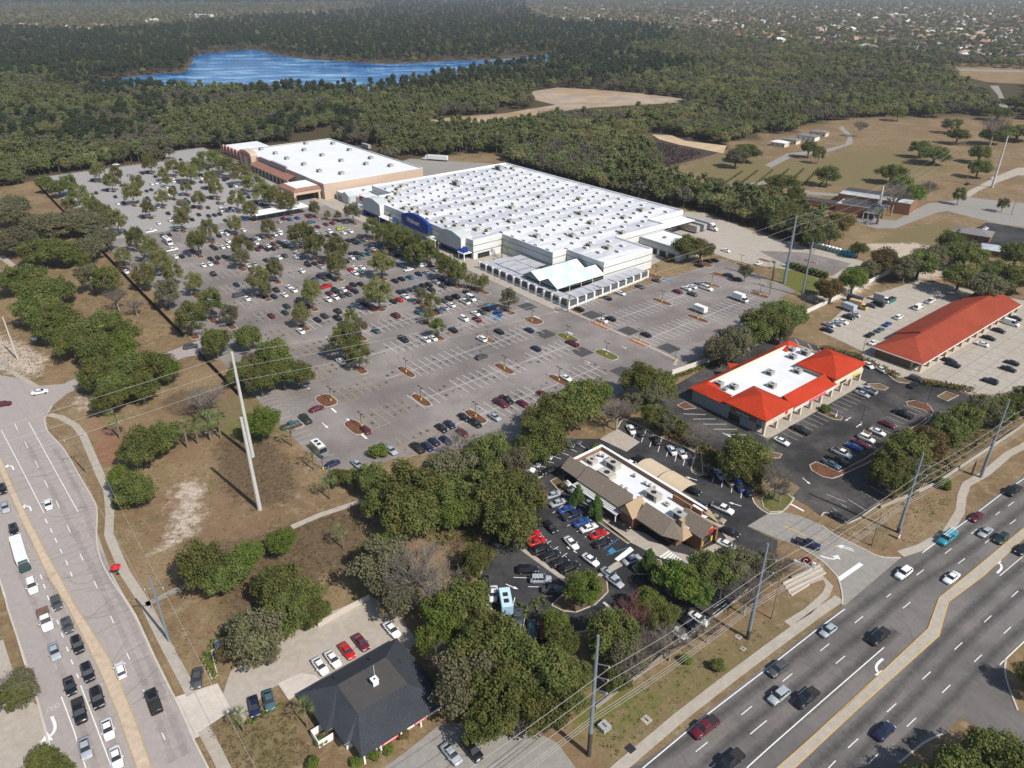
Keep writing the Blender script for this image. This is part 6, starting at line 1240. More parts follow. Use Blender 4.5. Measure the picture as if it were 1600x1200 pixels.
trees('lower','in the thick grove below the restaurant','trees of the lower grove','''692,962,84,oy 722,942,92,oo 762,987,94,oo 682,1000,64,oy 742,1022,104,oo 792,1012,104,oo 722,1062,112,og 782,1082,114,oo 842,1052,108,oo 852,1102,84,oo 762,1122,84,oo 702,1032,70,bb 812,1120,60,bb 745,975,56,bb 870,1045,60,bb 900,1055,60,oo 880,1000,62,oo 868,975,54,oy 890,1090,56,oo 820,1060,70,or''')
trees('island','on the kerbed island below the restaurant','trees at the restaurant islands','''912,920,72,oy 903,772,24,cc 933,790,26,cc 1014,875,30,cc 930,706,26,sy 885,760,20,sg 932,732,14,sg''')
trees('verge','along the verge of the wide road','trees along the wide road verge','''958,988,96,oo 988,955,70,bk 1012,945,64,oy 1062,905,76,oy 978,1018,74,og 1004,1004,64,bb 1110,888,84,oo 1150,880,76,og 1085,915,60,bb 1130,905,64,bb 1020,1010,60,bb 1180,905,60,bb 1192,888,64,og 985,1040,64,bb 1050,1000,74,bb 1108,982,50,bb 1168,930,66,bb 1215,880,60,bb 1035,960,60,oo 965,1060,50,oo 1090,925,60,oy 940,1010,54,oo 1072,1032,20,sy 1120,1040,24,so''')
trees('hedge','between the restaurant and the orange-roofed shops','trees between restaurant and orange roofs','''1092,682,56,bb 1160,706,84,oo 1150,727,62,oo 1190,732,52,oo 1020,650,46,oo 1042,664,36,og 1062,672,30,so 1178,752,28,sg 1215,748,62,bb 1200,695,26,mm 1222,765,40,bb 1012,632,30,so 1195,660,14,sy 1040,640,14,sy 1290,640,16,sy''')
trees('roadside','behind the orange plaza lot by the wide road','trees along the wide road kerb','''1420,702,84,oo 1394,722,64,oo 1450,692,64,or 1482,672,64,oo 1505,652,60,oo 1532,642,62,og 1562,640,54,oo 1592,632,52,oo 1380,735,54,oo 1402,752,54,oo 1430,735,50,og 1475,757,20,sy 1610,620,50,oo''')
trees('sidelot','at the edge of the side car park','trees round the side car park','''1076,384,60,oo 1096,388,44,ol 1165,424,26,lg 1150,532,72,og 1195,502,82,oo 1216,490,70,oo 1130,546,60,og 1180,520,54,oo 888,468,16,mm 760,330,4,sy 1211,414,24,mm 1206,440,15,mm 1045,405,14,sr 1240,492,50,oo 1222,516,40,og''')
trees('belt','beyond the white wall','trees beyond the white wall','''1300,452,44,or 1285,446,30,oo 1335,436,46,oy 1384,405,52,or 1438,410,64,oo 1416,418,44,og 1490,376,42,oo 1510,396,64,oo 1502,430,62,oo 1540,446,62,og 1592,432,62,oo 1560,425,50,oo 1342,388,28,oo 1375,330,36,mm 1260,350,62,og 1240,340,52,oo 1222,332,62,oo 1310,346,54,or 1400,303,52,bb 1428,302,42,oy 1270,368,40,oo 1360,420,34,og 1460,398,40,og 1590,395,50,oo''')
trees('field','in the brown cemetery field','trees in the cemetery field','''1405,176,27,lo 1460,170,38,lo 1345,196,26,bb 1488,194,29,lo 1498,210,34,oo 1440,230,36,oo 1462,240,52,oo 1394,268,44,oo 1294,272,42,lo 1532,238,36,oo 1530,260,34,oo 1556,196,44,bb 1552,210,40,oo 1592,205,54,oo 1410,287,34,oy 1452,292,30,bb 1265,230,30,oo 1280,240,22,lo 1245,306,40,lo 1222,284,60,oo 1166,236,52,oo 1072,292,62,oo 1150,245,40,og 1200,300,44,oo 1120,290,40,og 1100,300,40,oo 1500,304,22,lo 1568,318,18,lo 1590,160,50,oo 1560,175,40,oo''')
trees('corner','on the corner island at the lower right','trees on the corner island','''1500,1210,96,oo 1560,1182,90,oo 1600,1225,100,oo 1450,1240,84,oo 1620,1060,54,oo''')
trees('gas','by the forecourt at the lower left','trees at the lower left','''30,1072,54,og 18,1085,50,oo 8,1070,44,bb 70,1195,60,oo 90,1215,50,oo''')
trees('officeyard','beside the charcoal-roofed office','planting at the office','''474,1105,32,mg 374,1115,28,mm 558,1192,20,sy 582,1180,20,sy 606,1168,20,sy 630,1150,20,sr 502,1158,16,sy 490,1192,22,sy''')
islands = MB()
tb = defaultdict(list)
for t in sorted(ALLTREES, key=lambda t: t['px']): tb[(t['zone'], t['kind'])].append(t)
bark_lab = {'o': 'evergreen oak', 'g': 'greyish oak', 'y': 'bright green tree', 'r': 'bronze-tinted oak', 'l': 'olive green tree'}
for i, t in enumerate(ALLTREES):
    var = i % (4 if t['kind'] in 'ol' else 3); tm, cm = tree_meshes(t['kind'], t['leaf'], var)
    nm, word, cat, _ = SPEC[t['kind']]
    R = thing(nm, t['p'], random.uniform(0, 6.283))
    a = bpy.data.objects.new('trunk', tm); C.objects.link(a); a.parent = R
    c = bpy.data.objects.new('crown', cm); C.objects.link(c); c.parent = R
    sx = t['w']/(12.6 if t['kind'] in 'ol' else 11.0 if t['kind'] in 'sb' else 5.6 if t['kind'] == 'm' else 8.4)
    sz = t['h']/{'o':9.3,'l':9.9,'b':9.5,'m':8.3,'s':5.2,'c':12.5}[t['kind']]
    if t['kind'] == 'm': sx = max(sx, .5)
    R.scale = (sx*random.uniform(.94,1.06), sx*random.uniform(.94,1.06), sz)
    L_ = tb[(t['zone'], t['kind'])]; j = L_.index(t)
    if t['lot']:
        r = row_of(toUV(t['p'])[0]); same = [q for q in L_ if row_of(toUV(q['p'])[0]) == r]; same.sort(key=lambda q: toUV(q['p'])[1]); j = same.index(t)
        lab = f"island tree {nth(j)} from the black fence, {nth(r)} double row from the restaurant" if len(same) > 1 else f"single island tree in the {nth(r)} double row from the restaurant"
        u, v = toUV(t['p']); islands.use(MULCH); ring = [(u+3.6*max(-.99,min(.99,1.25*math.cos(s))), v+1.5*max(-.98,min(.98,1.25*math.sin(s)))) for s in np.linspace(0, 6.283, 17)[:-1]]
        islands.prism([uvw(*q) for q in ring], 0, .14); islands.use(KERB); islands.strip([uvw(*q) for q in ring+ring[:1]], .2, 0, .17)
    else:
        lab = f"{nth(j)} {word} from the left {t['phrase']}" if len(L_) > 1 else f"{word} {t['phrase']}"
        if t['leaf'] == 'k': lab = 'pink-budded leafless tree along the verge by the wide road'
    tag(R, lab, cat, t['group'])
struct('mulch_islands', islands)
# mulch and grass islands at the row ends, with low planting
def island(poly, m, k=True):
    b = MB().use(m); b.prism(poly, 0, .13); b.use(KERB)
    if k: b.strip([*poly, poly[0]], .22, 0, .16)
    struct('planting_island', b)
def rr(u, v, du, dv, n=20): return [uvw(u+du*max(-1,min(1,1.15*math.cos(t))), v+dv*max(-1,min(1,1.15*math.sin(t)))) for t in np.linspace(0, 6.283, n+1)[:-1]]
for u, v, du, dv, m in ((-194.6,81,4.2,2.6,MULCH),(-174.5,80.5,4.6,2.2,MULCH),(-195.5,111,4.8,1.5,MULCH),(-176,104.5,4.8,1.5,MULCH),(-157,112,4.8,1.6,MULCH),(-176.5,138.5,4.8,1.6,MULCH),(-199.5,148.5,4.6,1.5,DRYBED),(-158.5,147.5,4.8,1.5,MULCH),(-181.5,172.5,5.0,2.2,GRASSM),(-162.2,173.5,4.8,2.3,GRASSM),(-201.5,173,4.0,2.6,MULCH),(-183,227,5.0,1.5,MULCH),(-162.4,224.6,5.2,1.5,MULCH),(-182.5,259,4.6,1.6,DRYBED),(-162,265,4.6,1.7,MULCH),(-206,247.5,4.6,2.4,MULCH),(-203,210,2.4,1.6,MULCH),(-198,192.5,3.0,1.2,MULCH),(-212,276,6,2.2,MULCH),(-203,278,6,2.8,MULCH),(-188,272,4,1.8,MULCH),(-186,66.5,1.3,2.6,MULCH),(-187,305,3.2,1.2,MULCH),(-172.5,320,4,1.2,MULCH),(-190.5,291,2.6,1.6,MULCH)): island(rr(u, v, du, dv), m)
TM2 = mat('red_mulch_bright', (.30,.10,.05), 1, .2, 1.5, spec=.05)
for u, v in ((-182.2,190.3),(-162.2,190.2)):
    island(rr(u, v, 5.2, 1.9), TM2); b = MB().use(CONC); b.strip([uvw(u-6,v+.2),uvw(u+6,v+.2)], 1.2, .0, .18); struct('pavement', b)
b = MB().use(CONC); b.strip([uvw(-204,190.5),uvw(-188,190.5)], 1.3, .0, .12); b.strip([uvw(-176,190.4),uvw(-168,190.4)], 1.3, .0, .12); b.strip([uvw(-156,190.4),uvw(-144,190),uvw(-141.5,186)], 1.3, .0, .12); struct('pavement', b)
for px, m in (([(1206,764),(1232,773),(1240,781),(1224,799),(1203,800),(1193,793),(1190,780)], GRASSM),([(862,946),(868,940),(885,925),(915,905),(938,900),(948,908),(950,925),(930,945),(900,957),(880,955)], DRYBED),
              ([(1265,727),(1275,722),(1290,728),(1310,738),(1350,718),(1400,684),(1440,660),(1456,648),(1440,640),(1418,634),(1416,628),(1430,626),(1452,634),(1459,645),(1450,658),(1408,690),(1355,724),(1310,745),(1300,748),(1285,745),(1268,735)], MULCH),
              ([(1278,645),(1290,642),(1317,652),(1313,657),(1300,655)], DRYBED),([(1355,600),(1375,600),(1388,606),(1382,610),(1365,607)], DRYBED),([(1464,620),(1478,612),(1498,618),(1480,627)], DRYBED),
              ([(1340,692),(1350,672),(1362,676),(1350,690)], DRYBED),([(1200,705),(1222,710),(1218,716),(1200,716)], DRYBED),([(1058,634),(1070,628),(1088,638),(1070,640)], MULCH),
              ([(936,809),(986,847),(981,850),(932,814)], DRYBED),([(988,886),(1010,870),(1032,876),(1036,888),(1018,898),(996,897)], DRYBED),([(860,752),(880,742),(884,765),(876,770)], DRYBED),([(1104,819),(1118,824),(1120,836),(1085,858),(1082,848)], GRASSM),
              ([(1083,716),(1096,712),(1098,742),(1081,735)], DRYBED),([(318,1032),(335,1000),(360,985),(352,1000),(330,1018),(340,1055),(332,1062)], GRASSM)): island([G(*p) for p in px], m)
# hedges
def hedge(px, w, h, label, leaf='y', uv=False):
    R = thing('hedge', G(*px[0]), 0, label, 'hedge'); o = G(*px[0]); pts = [G(*p)-o for p in px]; P = []
    for a, c in zip(pts, pts[1:]):
        n = int((c-a).length*w*h*9)+4; t = RNG.uniform(0,1,(n,1)); q = np.array(a)+t*(np.array(c)-np.array(a)); q = q+np.stack([RNG.normal(0,w*.3,n),RNG.normal(0,w*.3,n),np.sqrt(RNG.uniform(0,1,n))*h],1); P.append(q)
    P = np.concatenate(P); cr = bpy.data.objects.new('foliage', leaf_mesh('foliage', P, unit(len(P))+np.array([0,0,.5]), .3, LEAF[leaf])); C.objects.link(cr); cr.parent = R
hedge([(318,1032),(335,1005),(360,985)], 1.2, .9, 'clipped L-shaped green hedge round the parking bay by the boulevard'); hedge([(318,1032),(326,1045),(338,1060)], 1.0, .9, 'short clipped green hedge end by the pale driveway')
hedge([(386,1133),(410,1120),(442,1102)], 1.2, .8, 'clipped green hedge in front of the two parked dark cars at the office')
hedge([(1010,612),(1060,590),(1100,575),(1150,558)], 1.5, 1.2, 'bright green low hedge along the wall behind the orange-roofed shops'); hedge([(1020,665),(1060,690),(1110,708),(1140,715)], 2.2, 1.4, 'rusty brown hedge between the restaurant and the plaza','r')
hedge([(1285,545),(1340,560),(1400,590)], 2.5, 1.5, 'reddish hedge between the two red-roofed shop rows','r'); hedge([(1440,600),(1480,606),(1520,612)], 2.5, 1.5, 'bronze hedge at the entry of the red-roofed shops','r')
for i, t in enumerate(np.linspace(0, 1, 9)):
    R = thing('shrub', uvw(-174.5+t*19, 305.2), 0, f'{nth(i)} columnar bush from the left in the row by the concrete truck court', 'shrub', 'bushes in the row by the truck court'); n = 260
    d = unit(n); P = d*np.array([1.3,1.3,1.7])*RNG.uniform(.5,1,(n,1))+np.array([0,0,1.7]); o = bpy.data.objects.new('foliage', leaf_mesh('foliage', P, d+RNG.normal(size=(n,3))*.4, .4, LEAF['o'])); C.objects.link(o); o.parent = R
for i in range(7):
    a, c = (1105+i*26, 300-i*4.2), (1150+i*25, 276-i*1.5)
    hedge([(1118+i*27, 297-i*1), (1160+i*24, 268-i*1.0)], 1.3, .8, f'{nth(i)} dark clipped hedge line from the left in the cemetery lawn', 'o')
# tufts of weeds and low scrub, and reeds
def scrub(name, polys, n, size, leaf, hmax=.9):
    P = []
    for poly in polys:
        x0, x1 = min(p[0] for p in poly), max(p[0] for p in poly); y0, y1 = min(p[1] for p in poly), max(p[1] for p in poly); k = 0; a = 0
        while k < n and a < n*20:
            a += 1; x, y = random.uniform(x0,x1), random.uniform(y0,y1)
            if inpoly(x, y, poly):
                g = G(x, y); r = random.uniform(.3, 1.1); m = 9
                q = unit(m)*r*.6; q[:,2] = np.abs(q[:,2])*hmax; P.append(q+np.array([g.x,g.y,.05])); k += 1
    P = np.concatenate(P); o = bpy.data.objects.new(name, leaf_mesh(name, P, unit(len(P))+np.array([0,0,.4]), size, LEAF[leaf])); C.objects.link(o); tag(o, kind='stuff')
scrub('weeds', [SOIL['dark'][0],SOIL['dark'][3],[(440,830),(560,790),(600,880),(500,930)],[(700,850),(760,830),(760,880),(700,900)]], 110, .13, 'r'); scrub('undergrowth', SOIL['dark'][1:3]+SOIL['dark'][4:6], 320, .3, 'o', 1.6)
LEAF['h'] = mat('heath_twigs', (.075,.055,.052), 1, .3, 1, spec=.05); scrub('heath', [[(1000,212),(1030,222),(1100,240),(1040,262),(1025,255)]], 700, .45, 'h', 1.2)
LEAF['s1'] = mat('straw_tufts', (.30,.225,.13), 1, .3, 1, spec=.05); LEAF['s2'] = mat('brown_tufts', (.13,.095,.058), 1, .3, 1, spec=.05); LEAF['s3'] = mat('green_tufts', (.10,.115,.035), 1, .3, 1, spec=.05)
VAC = [(215,890),(190,790),(240,720),(360,680),(480,720),(600,780),(620,900),(540,960),(320,1000),(280,1040),(240,960)]; LV = [(0,480),(90,560),(60,596),(0,575)]; VERGE = [(905,1150),(1000,1070),(1110,1008),(1200,965),(1225,975),(1150,1040),(1050,1110),(960,1185)]; OFY = [(325,1140),(440,1100),(500,1200),(370,1200)]; FLD = [(120,470),(200,440),(280,525),(220,550)]; NV = [(1290,830),(1440,770),(1500,770),(1420,850),(1380,862)]
scrub('straw_grass', [VAC, LV, FLD], 330, .10, 's1', .35); scrub('dry_brush', [VAC, LV, OFY, FLD], 230, .11, 's2', .45); scrub('green_grass', [VERGE, OFY, NV, VAC], 110, .10, 's3', .3)
# ------------------------------------------------------------------ woodland that reads as one mass
def unit_wood(kind, n=1):
    if kind in 'pd':
        c, r = crown_points('p', 3.4 if kind == 'p' else 4.0, 10); P, N = clump_cloud(c, r, 34, .8); m = LEAF[kind]; s = .42
    else:
        c, r = crown_points('o', 5.2, 7.0); P, N = clump_cloud(c, r, 23 if kind != 'f2' else 17, .85); m = LEAF[kind]; s = .4
    b = MB().use(BARK); b.tube((0,0,0),(0,0,9),.28,.12,5,False)
    me = leaf_mesh('woodland_tree', P, N, s, m); o = bpy.data.objects.new('woodland_tree', me); bm = bmesh.new(); bm.from_mesh(me); t = b.mesh('t')
    bm.from_mesh(t); bm.faces.ensure_lookup_table()
    for f in bm.faces[len(me.polygons):]: f.material_index = 1
    bm.to_mesh(me); bm.free(); me.materials.append(BARK); bpy.data.meshes.remove(t); return o
def instancer(name, protos, pts, idx, scl, rot):
    me = bpy.data.meshes.new(name); me.from_pydata([tuple(p) for p in pts], [], [])
    for an, ty, d in (('idx','INT',idx),('rz','FLOAT',rot),('sc','FLOAT',scl)): a = me.attributes.new(an, ty, 'POINT'); a.data.foreach_set('value', d)
    o = bpy.data.objects.new(name, me); C.objects.link(o); tag(o, kind='stuff')
    ng = bpy.data.node_groups.new(name+'_planting', 'GeometryNodeTree'); ng.interface.new_socket('Geometry', in_out='INPUT', socket_type='NodeSocketGeometry'); ng.interface.new_socket('Geometry', in_out='OUTPUT', socket_type='NodeSocketGeometry')
    N, L = ng.nodes, ng.links; gi = N.new('NodeGroupInput'); go = N.new('NodeGroupOutput'); j = N.new('GeometryNodeJoinGeometry')
    def attr(n, ty): a = N.new('GeometryNodeInputNamedAttribute'); a.data_type = ty; a.inputs[0].default_value = n; return a.outputs[0]
    ai, ar, asx = attr('idx','INT'), attr('rz','FLOAT'), attr('sc','FLOAT')
    cx = N.new('ShaderNodeCombineXYZ'); L.new(ar, cx.inputs[2])
    for k, pr in enumerate(protos):
        oi = N.new('GeometryNodeObjectInfo'); oi.inputs[0].default_value = pr; oi.inputs[1].default_value = True
        ip = N.new('GeometryNodeInstanceOnPoints'); cmp = N.new('FunctionNodeCompare'); cmp.data_type = 'INT'; cmp.operation = 'EQUAL'; cmp.inputs[3].default_value = k
        L.new(ai, cmp.inputs[2]); L.new(gi.outputs[0], ip.inputs[0]); L.new(cmp.outputs[0], ip.inputs[1]); L.new(oi.outputs[-1], ip.inputs[2]); L.new(cx.outputs[0], ip.inputs[5]); L.new(asx, ip.inputs[6]); L.new(ip.outputs[0], j.inputs[0])
    L.new(j.outputs[0], go.inputs[0]); md = o.modifiers.new('planting', 'NODES'); md.node_group = ng; return o
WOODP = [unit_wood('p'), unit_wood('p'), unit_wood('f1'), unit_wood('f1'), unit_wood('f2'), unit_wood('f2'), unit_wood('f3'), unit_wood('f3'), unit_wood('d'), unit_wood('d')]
def vnoise(x, y, s, seed=0):
    def h(i, j): return ((math.sin(i*127.1+j*311.7+seed*74.7)*43758.5453) % 1)
    x /= s; y /= s; i, j = math.floor(x), math.floor(y); fx, fy = x-i, y-j; fx = fx*fx*(3-2*fx); fy = fy*fy*(3-2*fy)
    return (h(i,j)*(1-fx)+h(i+1,j)*fx)*(1-fy)+(h(i,j+1)*(1-fx)+h(i+1,j+1)*fx)*fy
drop = lambda P, d: [(x, y+d) for x, y in P]
HOLES = [LAKE, SANDP, HEATH, SANDS, FAR_ROAD, drop(SANDP,7), drop(SANDP,13), drop(HEATH,8), drop(SANDS,10), drop(SANDS,18), drop(FAR_ROAD,8), [(1535,128),(1605,126),(1605,186),(1560,196),(1540,160)], drop(FAR_ROAD,15), [(860,165),(1070,160),(1075,176),(960,186),(880,190)], [(1360,93),(1500,106),(1640,110),(1640,120),(1500,116),(1360,100)], [(590,262),(640,245),(770,252),(810,275),(760,300),(600,290)], [(1190,262),(1230,238),(1290,230),(1330,205),(1335,226),(1240,248)], [(1590,-20),(1590,-20),(1591,-19)]]
pts, idx, scl, rot = [], [], [], []
dist = 330.0
while dist < 9000:
    sp_ = max(5.6, dist*.0103) if dist < 2600 else dist*.0103*1.1
    half = dist*1.02; x = -half+random.uniform(0, sp_)
    while x < half:
        X = x+random.uniform(-.45,.45)*sp_; Y = dist+random.uniform(-.45,.45)*sp_; x += sp_
        px, py = PX(X, Y)
        if not (-330 < px < 1930) or not inpoly(px, py, FOREST) or any(inpoly(px, py, h) for h in HOLES): continue
        u, v = toUV(Vector((X, Y, 0)))
        if (-603 < u < -150 and 60 < v < 196) or (-632 < u < -600 and 155 < v < 196) or (-410 < u < -205 and 190 < v < 327) or (-612 < u < -415 and 190 < v < 277): continue
        sub = inpoly(px, py, SUB_R) or inpoly(px, py, SUB_L); n1, n2 = vnoise(X, Y, 130, 1), vnoise(X, Y, 45, 2); r = random.random()
        if sub and r < (.45 if px > 820 else .3): continue
        if py > 60 and px < 950 and py < 160 and not sub: w = (.62,.26,.12)
        elif sub: w = (.12,.3,.58)
        elif px < 800: w = (.22+.3*n1,.4,.4-.3*n1)
        else: w = (.10+.28*(n1 > .58),.22+.2*n2,.62-.3*(n1 > .58))
        q = random.random()*sum(w); k = 0 if q < w[0] else (2 if q < w[0]+w[1] else 4)
        if k == 0 and dist < 560 and n1 < .62 and px > 700: k = 6
        if k == 4: k = 4 if (n2 > .52 if px < 900 else n2 > .6) else 6
        if py < 138+40*(n1-.5) and px < 820+330*vnoise(X, Y, 300, 4) and not sub and random.random() < .72: k = 8  # far-left band takes the darkened pine as painted cloud shade
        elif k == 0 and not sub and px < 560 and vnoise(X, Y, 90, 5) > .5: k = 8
        if not sub and py > 60 and vnoise(X, Y, 60, 9)+random.uniform(-.2,.2) > .8: k = 4
        if not sub and vnoise(X, Y, 55, 12) > .86: continue
        k += random.random() < .5
        s = random.uniform(.72, 1.12)*(1.0 if dist < 700 else min(1.6, (dist/700)**.34))
        if sub: s *= .8
        if dist > 3000: s *= min((dist/3000)**.55, 1.5)
        pts.append((X, Y, -.2)); idx.append(int(k)); scl.append(s); rot.append(random.uniform(0, 6.283))
    dist += sp_*.92
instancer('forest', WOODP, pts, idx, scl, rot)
# ------------------------------------------------------------------ far houses among the trees
HW = [mat('house_wall_cream', (.6,.52,.42), .9, .05), mat('house_wall_white', (.75,.73,.70), .9, .05), mat('house_wall_pink', (.62,.42,.34), .9, .05)]
HR = [('tan', mat('house_roof_tan', (.42,.31,.22), .9, .1)), ('grey', mat('house_roof_grey', (.33,.33,.34), .9, .1)), ('white', mat('house_roof_white', (.72,.72,.72), .8, .05)), ('terracotta', mat('house_roof_terracotta', (.45,.22,.14), .9, .1)), ('brown', mat('house_roof_brown', (.25,.19,.15), .9, .1)), ('blue-grey', mat('house_roof_blue', (.35,.42,.5), .8, .1))]
HM = {}
def house(px, py, s, where):
    k = random.choices(range(6), (7,2,4,4,3,1))[0]; wl = random.randrange(3); key = (k, wl)
    if key not in HM:
        b = MB().use(HW[wl]); b.box(-8,8,-5.5,5.5,0,3.4); w_ = b.mesh('wall'); b = MB().use(HR[k][1]); pyramid(b, -8, 8, -5.5, 5.5, 3.7, 6.2, .6, 0)
        b.v[4] = (-2.5,0,6.2); b2 = MB().use(HR[k][1]); a = [(-8.7,-6.1,3.6),(8.7,-6.1,3.6),(8.7,6.1,3.6),(-8.7,6.1,3.6),(-3,0,6.4),(3,0,6.4)]; b2.add(a, [(0,1,5,4),(1,2,5),(2,3,4,5),(3,0,4)]); r_ = b2.mesh('roof'); HM[key] = (w_, r_)
    R = thing('house', G(px, py), random.uniform(0, 6.283), f'{HR[k][0]} roofed house among trees {where}', 'house', f'{HR[k][0]} roofed houses {where}'); R.scale = (s,s,s)
    for n, me in zip(('wall','roof'), HM[key]): o = bpy.data.objects.new(n, me); C.objects.link(o); o.parent = R
random.seed(21); k = 0
while k < 290:
    px = random.uniform(860, 1600); py = 4+100*random.random()**1.15
    if inpoly(px, py, SUB_R) and random.random() < .45+.55*(px-860)/740: house(px, py, random.uniform(1.1,1.7), 'in the far right suburb'); k += 1
for px, py in [(random.uniform(0, 160), random.uniform(40, 50)) for _ in range(26)]+[(random.uniform(200, 330), random.uniform(24, 46)) for _ in range(14)]+[(random.uniform(400, 540), random.uniform(17, 24)) for _ in range(10)]: house(px, py, random.uniform(1.2,1.7), 'in the far left suburb')
def far_block(px, py, w, d, h, m, label):
    R = thing('warehouse', G(px, py), math.radians(-20), label, 'building'); b = MB().use(m); b.box(-w/2,w/2,-d/2,d/2,0,h); part(R, 'wall', b); b = MB().use(WROOF); b.sheet([(-w/2-.5,-d/2-.5),(w/2+.5,-d/2-.5),(w/2+.5,d/2+.5),(-w/2-.5,d/2+.5)], h+.2); part(R, 'roof', b)
far_block(315,27,110,60,10,PALEW,'long pale building far off in the left suburb'); far_block(912,32,70,40,8,PALEW,'large white roofed building among far trees left of the right suburb'); far_block(1030,45,60,40,8,PALEW,'wide pale building in front of the far right suburb'); far_block(622,3,260,80,40,BLUEP,'blue-white block on the horizon')
# ------------------------------------------------------------------ fences and walls
def fence(name, uvs, h, m, label, cat='fence', step=3.0, post=.06, mesh=True, w=.06):
    a0 = uvs[0]; R = building(name, a0[0], a0[1], label, cat); b = UB(*a0).use(m); b.strip(uvs, w, .1, h); part(R, 'panel', b)
    for a, c in zip(uvs, uvs[1:]):
        a, c = Vector((*a,0)), Vector((*c,0)); n = max(1, int((c-a).length/step))
        pb = UB(*a0).use(m if not mesh else DARK)
        for i in range(n+1): p = a+(c-a)*i/n; pb.box(p.x-post-.06,p.x+post+.06,p.y-post-.06,p.y+post+.06,0,h+.12)
        part(R, 'fence_post', pb).__setitem__('kind', 'stuff')
SCREEN = mat('black_screen_fabric', (.02,.021,.024), .85, .15, 1)
fence('screen_fence', [(-272,61),(-330,61),(-405,61.6)], 2.1, SCREEN, 'long black screened fence beside the big car park, above the access road')
fence('screen_fence', [(-470,61.8),(-540,62),(-585,62.5)], 2.1, SCREEN, 'far stretch of black screened fence at the back corner of the car park')
fence('screen_fence', [(-252,60.5),(-215,60.5)], 1.9, SCREEN, 'short stretch of black screened fence below the access road')
WALLW = mat('white_block_wall', (.66,.63,.58), .9, .12, .8)
fence('block_wall', [(-138.2,255.8),(-139.5,300),(-140.8,334)], 1.9, WALLW, 'white block wall climbing from the side car park towards the truck court', 'wall', 6, .15, False, .25)
fence('block_wall', [(-137.6,180),(-135,205),(-133,218)], 1.8, WALLW, 'white block wall behind the orange-roofed shops, half hidden by trees', 'wall', 6, .15, False, .25)
# low wall with railings along the plaza verge
def low_wall(px, h, label, m=CONC_G):
    R = thing('low_wall', G(*px[0]), 0, label, 'wall'); o = G(*px[0]); b = MB().use(m); b.strip([G(*p)-o for p in px], .35, 0, h); part(R, 'wall', b)
low_wall([(1375,795),(1460,758),(1540,705),(1600,665)], .9, 'long low wall between the plaza trees and the wide road verge', CONC)
low_wall([(930,1108),(968,1078),(1010,1048),(1040,1022)], .7, 'low weathered wall behind the bare trees on the verge')
low_wall([(497,980),(540,956),(578,936)], 1.3, 'white low wall behind the four parked cars at the office', CONC_W)
low_wall([(1236,905),(1262,893)], .7, 'cream low wall beside the round red sign'); 
def sign(px, py, rz, label, build): R = thing('sign', G(px, py), rz, label, 'sign'); build(R)
def restaurant_sign(R):
    b = MB().use(WALLW); b.box(-2.2,2.2,-.3,.3,0,1.0); b.box(1.6,2.3,-.35,.35,1.0,1.9); part(R, 'base', b)
    b = MB().use(mat('dark_red_disc', (.18,.015,.03), .5)); b.tube((.2,-.14,1.7),(.2,.14,1.7),1.15,1.15,24); part(R, 'disc', b)
    b = MB().use(WHITEP)
    for y in (-.16,.16):
        for i in range(18):
            if 3 < i < 16: a0, a1 = i*.349, (i+1)*.349; b.tube((.2+.55*math.cos(a0-.35),y,1.7+.55*math.sin(a0-.35)),(.2+.55*math.cos(a1-.35),y,1.7+.55*math.sin(a1-.35)),.07,.07,5)
    part(R, 'emblem', b)
R = thing('terrace_wall', G(1250,912), 0, 'cream stepped terrace walls on the lawn corner by the restaurant entrance', 'wall'); o = G(1250,912)
for k, (a, c) in enumerate((((1223,913),(1281,884)),((1227,918),(1285,889)),((1231,924),(1290,896)),((1236,931),(1264,914)))):
    b = MB().use(CONC_W); b.strip([G(*a)-o, G(*c)-o], .28, 0, .42-.05*k); part(R, 'wall_course', b)
sheet_px('terrace_paving', [(1223,913),(1281,884),(1291,896),(1236,932)], CONC, .05)
sign(1256,885,math.radians(-30),'round dark red sign on a pale low wall by the restaurant entrance', restaurant_sign)
for px, py, lab in ((1306,652,'small purple and white feather flag on the plaza island'),(1404,842,'small purple and white sign board on the wide road verge')):
    R = thing('feather_flag', G(px, py), .6, lab, 'sign'); b = MB().use(mat('flag_purple', (.28,.16,.5), .6)); b.box(-.35,.35,-.03,.03,1.2,2.4); b.use(WHITEP); b.box(-.35,.35,-.03,.03,.2,1.19); part(R, 'cloth', b); b = MB().use(DARK); b.tube((-.42,0,0),(-.42,0,2.6),.04); part(R, 'pole', b)
R = thing('patio_umbrella', G(184,897), 0, 'bright red umbrella standing on the boulevard pavement', 'umbrella'); b = MB().use(REDSIGN); n = 8
b.add([(1.15*math.cos(6.283*i/n),1.15*math.sin(6.283*i/n),2.1) for i in range(n)]+[(0,0,2.75)], [(i,(i+1)%n,n) for i in range(n)]); b.add([(1.15*math.cos(6.283*i/n),1.15*math.sin(6.283*i/n),2.1) for i in range(n)]+[(0,0,2.68)], [((i+1)%n,i,n) for i in range(n)]); part(R, 'canopy', b); b = MB().use(DARK); b.tube((0,0,0),(0,0,2.7),.04); b.box(-.3,.3,-.3,.3,0,.1); part(R, 'pole', b)
